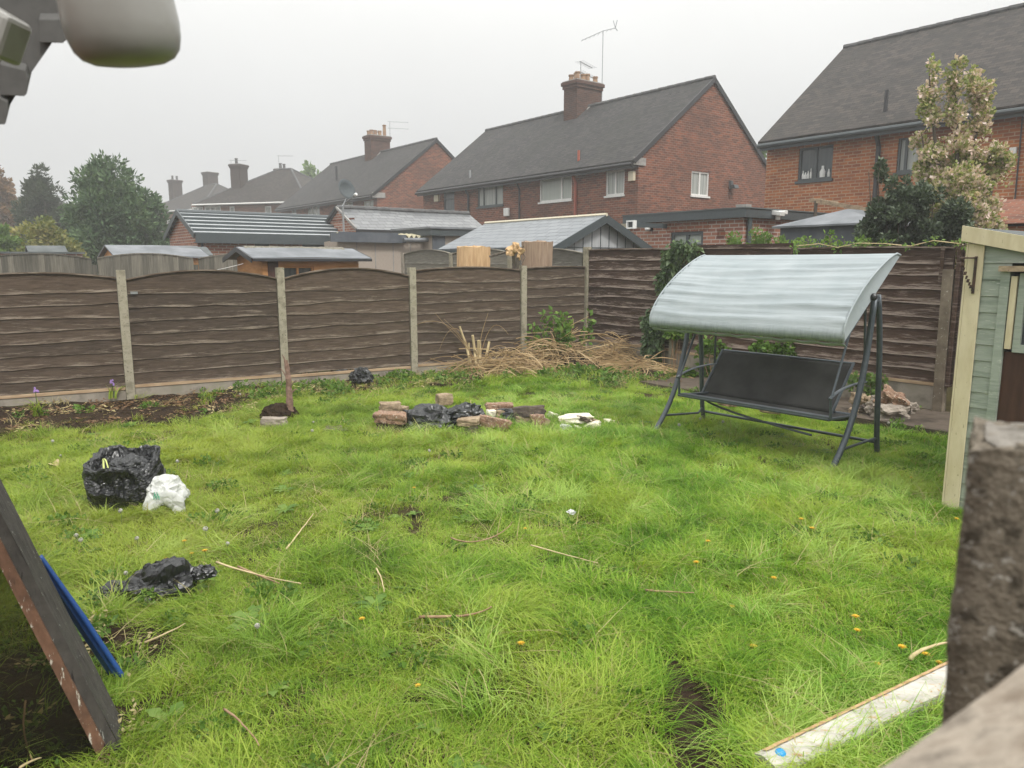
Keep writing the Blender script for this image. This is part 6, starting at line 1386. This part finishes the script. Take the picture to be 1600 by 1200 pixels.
def bladeset(n, rad, h0, h1, w_, bend, seed, segs=4, dirn=None):
    r = np.random.default_rng(seed); a = r.random(n)*2*pi; rr = rad*np.sqrt(r.random(n)); bx, by = rr*np.cos(a), rr*np.sin(a)
    H = h0 + (h1-h0)*r.random(n)**1.3; da = (r.normal(size=n)*.75 + (0 if dirn is None else dirn)) if dirn is not None else r.random(n)*2*pi; B = bend*(.35+r.random(n)); Wd = w_*(.6+.8*r.random(n)); tw = da + pi/2 + r.normal(size=n)*.5; vs = []; cols = []
    rv_ = r.random(n); dry = (r.random(n) < .07)
    T = np.linspace(0, 1, segs+1)
    for t in T:
        f = t*t; x = bx + np.cos(da)*H*B*f; y = by + np.sin(da)*H*B*f; z = H*t*(1-.42*np.minimum(1.15, B)*t)
        wd = Wd*(1-t**1.6)*.5 + .0002
        vs.append(np.stack([x-np.cos(tw)*wd, y-np.sin(tw)*wd, z], 1)); vs.append(np.stack([x+np.cos(tw)*wd, y+np.sin(tw)*wd, z], 1))
        c = np.stack([rv_, np.full(n, t), dry.astype(float), np.ones(n)], 1); cols += [c, c]
    Vv = np.stack(vs, 1).reshape(-1, 3); Cc = np.stack(cols, 1).reshape(-1, 4); k = 2*(segs+1); F = []
    for s in range(segs): F.append(np.array([2*s, 2*s+1, 2*s+3, 2*s+2]))
    F = (np.arange(n)[:, None, None]*k + np.array(F)[None]).reshape(-1, 4); return Vv, F, Cc
def grassmat(name, stops, dry=(.36, .31, .14)):
    m, t, b = newmat(name); a = N(t, "ShaderNodeAttribute", attribute_name='bd'); s = N(t, "ShaderNodeSeparateColor"); t.links.new(a.outputs["Color"], s.inputs[0])
    w_ = noise_(t, coords(t, 'World'), .55, 4, .65); w2 = noise_(t, coords(t, 'World'), 3.0, 3, .6)
    av = N(t, "ShaderNodeMath", operation='MULTIPLY_ADD'); t.links.new(w_, av.inputs[0]); av.inputs[1].default_value = 1.6; av.inputs[2].default_value = -.78
    a2 = N(t, "ShaderNodeMath", operation='MULTIPLY_ADD'); t.links.new(w2, a2.inputs[0]); a2.inputs[1].default_value = .8; t.links.new(av.outputs[0], a2.inputs[2])
    a3 = N(t, "ShaderNodeMath", operation='MULTIPLY_ADD'); t.links.new(s.outputs[0], a3.inputs[0]); a3.inputs[1].default_value = .42; t.links.new(a2.outputs[0], a3.inputs[2])
    c = ramp(t, a3.outputs[0], stops)
    gx = N(t, "ShaderNodeSeparateXYZ"); t.links.new(coords(t, 'World'), gx.inputs[0]); my = N(t, "ShaderNodeMath", operation='MULTIPLY_ADD'); t.links.new(w_, my.inputs[0]); my.inputs[1].default_value = -5.0; t.links.new(gx.outputs[0], my.inputs[2])
    mossy = N(t, "ShaderNodeMapRange"); t.links.new(my.outputs[0], mossy.inputs[0])      # mossier, yellower turf towards the left fence
    for i_, v_ in ((1, -1.6), (2, -5.2), (3, 0.0), (4, .42)): mossy.inputs[i_].default_value = v_
    c = mixc(t, mossy.outputs[0], c, (.29, .31, .055)); c = mixc(t, s.outputs[2], c, dry)
    t.links.new(c, b.inputs["Base Color"]); b.inputs["Roughness"].default_value = .5; b.inputs["Specular IOR Level"].default_value = .18
    tr = N(t, "ShaderNodeBsdfTranslucent"); t.links.new(mixc(t, 1.0, c, (1.25, 1.2, .4), 'MULTIPLY'), tr.inputs[0]); ms = N(t, "ShaderNodeMixShader"); ms.inputs[0].default_value = .38
    t.links.new(b.outputs[0], ms.inputs[1]); t.links.new(tr.outputs[0], ms.inputs[2]); t.links.new(ms.outputs[0], t.nodes["Material Output"].inputs[0]); return m
M['grass'] = grassmat('grass', [(.12, (.035, .09, .008)), (.34, (.085, .205, .014)), (.54, (.185, .345, .026)), (.82, (.38, .49, .085))])
M['grass_long'] = grassmat('grass_long', [(.15, (.075, .19, .016)), (.48, (.19, .37, .042)), (.82, (.41, .55, .14))], (.45, .4, .2))
v, f_, c = bladeset(260, .28, .25, .5, .012, 1.0, 77); raw('foliage', v, f_, M['grass_long'], h, c)
# bluebell-like plants at the far left of the bed
M['petal_violet'] = plain('petal_violet', (.28, .17, .42), .6)
for k, (px, py, lb_) in enumerate([(60, 655, 'strappy-leaved bluebell plant with one mauve flower at the left fence foot'), (178, 628, 'small mauve-flowered bluebell by the first fence post')]):
    g = G(px, py); h = thing('bluebell', Vector((g.x, g.y, .04)), 0, lb_, 'flower'); v, f_, c = bladeset(26 if k == 0 else 10, .05, .2, .32, .018, .9, 80+k); raw('foliage', v, f_, M['grass'], h, c)
    m = MB(); m.tube([(0, 0, 0), (0, 0, .27 if k == 0 else .2)], .004, 5); m.build('stem', M['leaf_weed'], h); m = MB(); R = random.Random(k)
    for q in range(7): m.lathe([(0, -.012), (.012, -.01), (.009, .008), (0, .012)], (R.uniform(-.03, .03), R.uniform(-.02, .02), (.25 if k == 0 else .18)+R.uniform(0, .06)), 6)
    m.build('flower', M['petal_violet'], h)

# ================================================================== LAWN (uncountable: instanced tufts)
def scatter(name, variants, pts, rot, scl, idx):
    col = bpy.data.collections.new(name + '_tufts')
    for i, (v, f, c, mt) in enumerate(variants):
        o = raw('%s_tuft_%02d' % (name, i), v, f, mt, None, c, link=False); col.objects.link(o)
    me = bpy.data.meshes.new(name); me.from_pydata([tuple(p) for p in pts], [], [])
    a = me.attributes.new('rot', 'FLOAT_VECTOR', 'POINT'); a.data.foreach_set('vector', np.asarray(rot, np.float32).ravel())
    a = me.attributes.new('scl', 'FLOAT_VECTOR', 'POINT'); a.data.foreach_set('vector', np.asarray(scl, np.float32).ravel())
    a = me.attributes.new('idx', 'INT', 'POINT'); a.data.foreach_set('value', np.asarray(idx, np.int32))
    o = bpy.data.objects.new(name, me); COL.objects.link(o); o['kind'] = 'stuff'
    ng = bpy.data.node_groups.new(name + '_scatter', 'GeometryNodeTree')
    ng.interface.new_socket('Geometry', in_out='INPUT', socket_type='NodeSocketGeometry'); ng.interface.new_socket('Geometry', in_out='OUTPUT', socket_type='NodeSocketGeometry')
    n = ng.nodes; gi = n.new('NodeGroupInput'); go = n.new('NodeGroupOutput'); ip = n.new('GeometryNodeInstanceOnPoints'); ci = n.new('GeometryNodeCollectionInfo')
    ci.inputs['Collection'].default_value = col; ci.inputs['Separate Children'].default_value = True; ci.inputs['Reset Children'].default_value = True
    def na(nm_, ty):
        q = n.new('GeometryNodeInputNamedAttribute'); q.data_type = ty; q.inputs['Name'].default_value = nm_; return [x for x in q.outputs if x.enabled and x.name == 'Attribute'][0]
    ng.links.new(gi.outputs[0], ip.inputs['Points']); ng.links.new(ci.outputs[0], ip.inputs['Instance']); ip.inputs['Pick Instance'].default_value = True
    ng.links.new(na('idx', 'INT'), ip.inputs['Instance Index']); ng.links.new(na('rot', 'FLOAT_VECTOR'), ip.inputs['Rotation']); ng.links.new(na('scl', 'FLOAT_VECTOR'), ip.inputs['Scale'])
    ng.links.new(ip.outputs[0], go.inputs[0]); md = o.modifiers.new('scatter', 'NODES'); md.node_group = ng; return o
VAR = []
for i in range(5): VAR.append((*bladeset(190, .13, .02, .075, .0036, 1.2, 100+i, 3, dirn=i*1.3), M['grass']))        # 0-4 short
for i in range(4): VAR.append((*bladeset(150, .14, .05, .14, .0042, 1.3, 110+i, 4, dirn=i*1.6), M['grass']))         # 5-8 medium
for i in range(4): VAR.append((*bladeset(80, .12, .10, .25, .0052, 1.45, 120+i, 5, dirn=i*1.6), M['grass_long']))     # 9-12 long, flopping
def rosette(seed, n=9, L=.11):
    r = random.Random(seed); vs = []; fs = []; cs = []
    for k in range(n):
        a = 2*pi*k/n + r.uniform(-.3, .3); l = L*r.uniform(.6, 1.1); w_ = l*r.uniform(.16, .26); rv_ = r.random(); up_ = r.uniform(.25, .8); b = len(vs); S_ = 5
        for s in range(S_+1):
            t = s/S_; x = l*t; z = .02 + up_*l*t*(1-.75*t); wd = w_*sin(pi*min(1, t*.9+.06))*(1+.35*((s % 2)-.5)); cs += [(rv_, t, 0, 1)]*2
            for q in (-1, 1): vs.append((cos(a)*x - sin(a)*wd*q, sin(a)*x + cos(a)*wd*q, z))
        fs += [(b+2*s, b+2*s+1, b+2*s+3, b+2*s+2) for s in range(S_)]
    return np.array(vs), np.array(fs), np.array(cs)
for i in range(4): VAR.append((*rosette(i), M['leaf_weed']))                                             # 13-16 broad-leaved weeds
M['dry'] = leafmat('dry_blade', [(0, (.30, .24, .11)), (1, (.50, .42, .22))], 3, .3, .2)
for i in range(2): VAR.append((*bladeset(14, .14, .05, .2, .004, 1.9, 140+i, 4), M['dry']))               # 17-18 dry litter
nL = (Vector((LD.y, -LD.x, 0)).normalized()); nR = -V; hole_c = G(1090, 1130); bs_c = G(40, 1120)
lawnpts = []; rots = []; scls = []; idxs = []; R = random.Random(99)
Lz = [G(x, y) for x, y in ((700, 690), (900, 700), (1000, 780), (1200, 800), (620, 640), (870, 640), (1130, 830), (1250, 760), (300, 620), (420, 640))]
bags_ = [(G(180, 795).x, G(180, 795).y+.18, .2), (G(245, 935).x, G(245, 935).y, .16), (G(250, 800).x, G(250, 800).y+.06, .1)]
tA, tB = G(1196, 1200), G(1475, 1062)
scuff = G(720, 1092); pile = G(716, 664); pile.y += .06
def lawn_ok(p):
    tt = (p-tA).dot(tB-tA)/(tB-tA).length_squared
    if -.02 < tt < 1.5 and (p - tA - (tB-tA)*tt).length < .055: return 0
    dl = (p - L0).dot(nL); s = (p - L0).dot(LD.normalized()); dr = (p - K).dot(nR); sr = (p-K).dot(RD)
    edge_ = 1.0 + .2*sin(s*2.1) + .1*sin(s*5) + .75*max(0, min(1, (1.3-s)/.8))
    if ((p.x-pile.x)/.86)**2 + ((p.y-pile.y)/.2)**2 < 1: return 0
    if dl < edge_: return 0
    if sr > 2.2 and dr < 1.2: return 0
    if sr <= 2.2 and dr < 1.75: return 0
    d = p - hole_c
    if (d.x/.185)**2 + (d.y/.5)**2 < 1 + .5*mn.noise(p*6): return 0
    d2 = p - scuff
    if (d2.x/.34)**2 + (d2.y/.05)**2 < 1 + .8*mn.noise(p*7): return 0
    # inside the shed
    q = p - C0
    if q.dot(RD) > -.02 and q.dot(V) > 0: return 0
    for bx_, by_, br in bags_:
        if (p.x-bx_)**2 + (p.y-by_)**2 < br*br: return 0
    return 1
def put(p, i, s, sz=None, tilt=.15):
    lawnpts.append((p.x, p.y, groundh(p.x, p.y))); rots.append((R.uniform(-tilt, tilt), R.uniform(-tilt, tilt), R.uniform(0, 6.283))); scls.append((s, s, sz or s)); idxs.append(i)
def wedge(dens):
    Y = 1.5
    while Y < 13.5:
        dy = .25; hw = .74*(Y+dy) + .8; n = int(dens(Y)*dy*2*hw)
        for _ in range(n): yield Vector((R.uniform(-hw, hw), R.uniform(Y, Y+dy), 0))
        Y += dy
for p in wedge(lambda Y: 150 if Y < 4 else (105 if Y < 7 else 80)):
    if not lawn_ok(p): continue
    dk = (p - bs_c); shade = (dk.x/.46)**2 + (dk.y/.9)**2
    if shade < 1 and R.random() < .86: continue
    hn = mn.noise(p*.7 + Vector((3, 9, 0))) + .5*mn.noise(p*2.1)
    rl = min((p-q).length for q in Lz); hn += max(0, .55 - rl*.55)
    right = p.x > .5
    if hn > .18 + R.uniform(-.2, .2): put(p, R.randint(5, 8), R.uniform(.8, 1.2))
    else: put(p, R.randint(0, 4), R.uniform(.8, 1.25)*(1 if right else .9))
for p in wedge(lambda Y: 26 if Y < 5 else 20):
    if not lawn_ok(p): continue
    rl = min((p-q).length for q in Lz); hn = mn.noise(p*1.3 + Vector((7, 2, 0)))
    if hn > (.12 if p.x > -.6 else .3) or rl < R.uniform(.1, 1.1): put(p, R.randint(9, 12), R.uniform(.5, 1.0), None, .3)
for p in wedge(lambda Y: 9 if Y < 5 else 5):
    if lawn_ok(p) and mn.noise(p*1.1) > -.1: put(p, R.randint(13, 16), R.uniform(.4, 1.0))
for i in range(3): VAR.append((*leafcloud([((0, 0, .035), (.13, .13, .03))], 90, .026, 300+i, aspect=.85, up=.4), M['leaf_weed']))
for p in wedge(lambda Y: 7):
    if lawn_ok(p) and R.random() < .5: put(p, R.randint(19, 21), R.uniform(.6, 1.1))
    if lawn_ok(p): put(p, R.randint(17, 18), R.uniform(.6, 1.1), None, .2)
# ragged fringe around the objects and the dug hole
for c_, r_ in [(G(178, 800), .28), (G(245, 945), .2), (G(640, 692), .16), (G(760, 692), .16), (G(905, 688), .16), (G(430, 682), .15), (C0, .15), (G(1295, 745), .12), (G(1018, 682), .12), (G(190, 1075), .1), (G(1000, 690), .3)]:
    for k in range(int(46*r_/.25)):
        a = R.uniform(0, 6.283); p = Vector((c_.x + cos(a)*r_*R.uniform(.85, 1.35), c_.y + sin(a)*r_*R.uniform(.7, 1.2)*(1.4 if c_ is hole_c else .5) - (0 if c_ is hole_c else .05), 0))
        if lawn_ok(p): put(p, R.choice([5, 6, 7, 8, 9]), R.uniform(.6, .95))
# along the white timber
for k in range(170):
    t = R.random(); p = G(1196, 1200).lerp(G(1475, 1062)*1.0, t*1.3); p = p + Vector((.06 if k % 2 else -.09, -.09 if k % 2 else .06, 0))*R.uniform(.8, 1.6); p.z = 0; put(p, R.choice([5, 6, 7, 8, 9, 10]), R.uniform(.5, .9))
scatter('lawn_grass', VAR, lawnpts, rots, scls, idxs)
print('lawn tufts', len(lawnpts))
# ground cover in the beds
BV = [(*leafcloud([((0, 0, .05), (.11, .11, .06))], 60, .05, 200+i, aspect=.65), M['leaf_weed']) for i in range(4)] + [(*bladeset(40, .1, .08, .22, .006, 1.2, 210+i, 4), M['grass']) for i in range(3)] + [(*bladeset(16, .12, .06, .25, .004, 1.8, 220+i, 4), M['dry']) for i in range(3)]
def litter(seed, n=26):
    r = random.Random(seed); vs = []; fs = []; cs = []
    for k in range(n):
        c = Vector((r.gauss(0, .09), r.gauss(0, .09), r.uniform(.015, .05))); a = r.uniform(0, 6.28); l = r.uniform(.015, .04); d = Vector((cos(a), sin(a), r.uniform(-.3, .3)))*l; s = Vector((-sin(a), cos(a), r.uniform(-.4, .4)))*l*.4; b = len(vs)
        vs += [tuple(c-d), tuple(c+s), tuple(c+d), tuple(c-s)]; fs.append((b, b+1, b+2, b+3)); cs += [(r.random(), 0, 0, 1)]*4
    return np.array(vs), np.array(fs), np.array(cs)
BV += [(*litter(i), M['dry']) for i in range(2)] + [(*litter(5+i), M['leaf_copper']) for i in range(2)]
bp, br_, bs_, bi = [], [], [], []
def putb(p, i, s): bp.append((p.x, p.y, max(.0, bedh(p.x, p.y)))); br_.append((R.uniform(-.2, .2), R.uniform(-.2, .2), R.uniform(0, 6.28))); bs_.append((s, s, s)); bi.append(i)
for k in range(1500):
    s = R.uniform(-1.2, 7.2); d = R.uniform(.04, 1.15)*(1.5 if s < 1.2 else 1); p = lf(s, d); bare = (s < 1.2 and d > .12) 
    if bare and R.random() < .82: 
        if R.random() < .3: putb(p, R.choice([10, 12, 13]), .8)
        continue
    if mn.noise(p*1.8) < .05 and R.random() < .75: continue
    putb(p, R.choices([0, 1, 2, 3, 4, 5, 6, 7, 8, 9, 10, 12], [3, 3, 3, 3, 3, 3, 3, 4, 4, 4, 6, 6])[0], R.uniform(.4, 1.0))
for k in range(420):
    s = R.uniform(0, 2.4); d = R.uniform(.05, 1.9); p = fr(s, d)
    if mn.noise(p*1.5 + Vector((3, 0, 0))) < -.05 and R.random() < .7: continue
    putb(p, R.choice([0, 1, 2, 3, 4, 5, 8, 9, 12]), R.uniform(.6, 1.2))
for k in range(90): p = fr(R.uniform(2.3, 8), R.choice([R.uniform(1.05, 1.2), R.uniform(.03, .12)])); putb(p, R.choice([0, 3, 4, 9, 12]), R.uniform(.3, .7))
for k in range(60):
    p = bs_c + Vector((R.gauss(-.05, .2), R.gauss(0, .5), 0)); putb(p, R.choice([0, 1, 2, 4, 10]), R.uniform(.4, .7))
scatter('bed_ground_cover', BV, bp, br_, bs_, bi)

# ================================================================== FLOWERS, STICKS, LITTER ON THE LAWN
M['dandelion'] = plain('dandelion_yellow', (.6, .36, .015), .6); M['seedhead'] = plain('seedhead_white', (.42, .41, .36), .9); M['stalk'] = plain('stalk_green', (.14, .2, .06), .6)
def flower(kind):
    yel = kind == 'y'; h = thing('dandelion' if yel else 'dandelion_seedhead', (0, 0, 0), 0, 'yellow dandelion flower in the lawn' if yel else 'whitish dandelion seed head standing in the lawn', 'flower', 'yellow dandelions in the lawn' if yel else 'dandelion seed heads in the lawn')
    H = .09 if yel else .14; m = MB(); m.tube([(0, 0, 0), (.01, 0, H*.6), (.008, .005, H)], .0025, 5); m.build('stalk', M['stalk'], h); r = random.Random(1); m = MB()
    if yel:
        for k in range(34):
            a = k*2.4; t = .25 + .75*(k/34); L_ = .019*t + .006; d = Vector((cos(a), sin(a), .9-.8*t)).normalized(); s = Vector((-sin(a), cos(a), 0))*.0032; c0_ = Vector((.008, .005, H)); m.quad(c0_, c0_+d*L_*.8+s, c0_+d*L_, c0_+d*L_*.8-s)
        m.lathe([(0, -.004), (.008, 0), (.006, .009), (0, .011)], (.008, .005, H-.002), 10)
    else:
        for k in range(70):
            d = Vector((r.gauss(0, 1), r.gauss(0, 1), r.gauss(0, 1))).normalized(); c0_ = Vector((.008, .005, H)) + d*.014; s = d.cross(Vector((.3, .5, .8))).normalized()*.006; u_ = d.cross(s)
            m.quad(c0_-s+d*.006, c0_-u_+d*.006, c0_+s+d*.006, c0_+u_+d*.006)
        m.lathe([(0, -.012), (.012, 0), (0, .012)], (.008, .005, H), 8)
    m.build('flower_head', M['dandelion'] if yel else M['seedhead'], h); return h
def clone(h, loc, s, rz):
    c = h.copy(); COL.objects.link(c); c.location = loc; c.scale = (s, s, s); c.rotation_euler = (0, 0, rz)
    for ch in h.children: d = ch.copy(); COL.objects.link(d); d.parent = c
    return c
yl = [(651, 1073), (815, 1008), (568, 968), (1144, 948), (1334, 964), (1369, 1040), (1425, 747), (1412, 1012), (1445, 1022), (1464, 1036), (820, 827), (321, 862), (290, 846), (300, 865), (1250, 812), (1495, 812), (648, 763), (1270, 826), (1105, 846), (955, 748), (730, 790), (1180, 1012), (1340, 985), (258, 873), (1086, 880), (1210, 905), (905, 742)]
wl_ = [(195, 897), (188, 800), (128, 845), (490, 660), (487, 674), (276, 722), (214, 843), (323, 828), (83, 690), (118, 838), (94, 713), (340, 800), (672, 705), (356, 850), (1060, 665), (1388, 662), (1095, 655), (1130, 660), (375, 617), (400, 980)]
yel = flower('y'); wh = flower('w')
for k, (L_, src) in enumerate(((yl, yel), (wl_, wh))):
    for i, (x, y) in enumerate(L_):
        g = G(x, y+6, 0); hgt = (.10 if k == 0 else .13); s = (.62 if k == 0 else .55) + (.3 if k == 0 else .25)*((i*37) % 10)/10; q = G(x, y, .085*s if k == 0 else .13*s); q.z = 0
        if i == 0: src.location = q; src.scale = (s, s, s)
        else: clone(src, q, s, i*1.3)
def stick(pts, r, lb_, mat='twig_pale', cat='twig', z=.07):
    P_ = [G(x, y, z + (.02 if i % 2 else 0)) for i, (x, y) in enumerate(pts)]; o_ = P_[0].copy(); m = MB(); q = bez([p - o_ for p in P_], 14) if len(P_) > 2 else [(P_[0]-o_).lerp(P_[1]-o_, i/10) + Vector((0, 0, .004*sin(i*2))) for i in range(11)]
    n_ = len(q); m.tube([p + Vector((.004*mn.noise(p*20+o_), .004*mn.noise(p*23), 0)) for p in q], [r*(1-.6*i/n_) for i in range(n_)], 6); o = m.build('twig', M[mat], None, smooth=True); o.location = o_; tag(o, lb_, cat)
for pts, r, lb_, mt in [
    ([(447, 858), (468, 832), (490, 802)], .006, 'straight pale twig left of the lawn centre, slanting up to the right', 'twig_pale'),
    ([(338, 878), (378, 893), (420, 903), (470, 912)], .006, 'long curved twig just above the low black bag, left part of the lawn', 'twig_pale'),
    ([(372, 885), (425, 908), (438, 912)], .006, 'short straight twig crossing the long curved one', 'twig'),
    ([(655, 964), (700, 962), (735, 968), (768, 948)], .008, 'crooked brown twig in the middle foreground', 'twig'),
    ([(225, 1004), (262, 990), (290, 974)], .005, 'thin pale straw right of the blue strip', 'twig_pale'),
    ([(350, 1108), (385, 1130), (405, 1165)], .005, 'thin bent twig at bottom left right of the board', 'twig'),
    ([(1008, 922), (1040, 925), (1085, 926)], .006, 'brown twig lying flat right of centre', 'twig'),
    ([(1422, 1030), (1432, 1015), (1458, 1008), (1482, 1004)], .010, 'hooked tan stick beside the concrete post', 'twig_pale'),
    ([(705, 840), (735, 858), (790, 838), (800, 815)], .005, 'thin bent twig above the crooked brown one', 'twig'),
    ([(830, 852), (880, 866), (935, 880)], .005, 'faint dry stem running down right at lawn centre', 'twig_pale'),
    ([(588, 888), (598, 905), (600, 925)], .005, 'short upright dry straw left of lawn centre', 'twig_pale'),
    ([(735, 625), (738, 640)], .004, 'tiny dry stem near the brick pile', 'twig_pale'),
    ([(40, 1095), (30, 1150), (52, 1190)], .004, 'thin reddish stem under the leaning board', 'twig'),
    ([(30, 1200), (48, 1188), (64, 1184)], .005, 'pale short straw at the bottom left corner', 'twig_pale')]: stick(pts, r, lb_, mt)
g = G(893, 800, .07); o = chunk('paper_scrap', M['bag_white'], g, (.055, .035, .018), (.2, .2, .5), 4, .2, sharp=3); tag(o, 'small white paper scrap lying in the grass at lawn centre', 'litter')
g = G(87, 728, .05); m = MB(); m.grid(lambda i, j: (.13*(i-.5), .05*(j-.5)*sin(pi*(i*.9+.05))*1.6, .03*sin(pi*i)+.015*cos(j*6)), 10, 6); o = m.build('dead_leaf', M['twig_pale'], None, smooth=True); o.location = g; o.rotation_euler = (.3, 0, -.7); tag(o, 'curled tan dead leaf on the lawn at far left', 'leaf')

# ================================================================== HAZE
m = MB(); m.box(-190, 190, -60, 200, -1.2, 24); hz = m.build('haze', None, None) if False else None
me = bpy.data.meshes.new('haze'); b_ = MB().box(-190, 190, -60, 200, -1.2, 24); me.from_pydata(b_.v, [], b_.f)
hm = bpy.data.materials.new('haze'); hm.use_nodes = True; t = hm.node_tree; t.nodes.remove(t.nodes["Principled BSDF"]); pv = t.nodes.new("ShaderNodeVolumePrincipled"); pv.inputs["Color"].default_value = (.92, .93, .94, 1); pv.inputs["Density"].default_value = HAZE = 0.0030; pv.inputs["Anisotropy"].default_value = .2
t.links.new(pv.outputs[0], t.nodes["Material Output"].inputs["Volume"]); me.materials.append(hm); ho = bpy.data.objects.new('haze', me); COL.objects.link(ho); ho['kind'] = 'stuff'
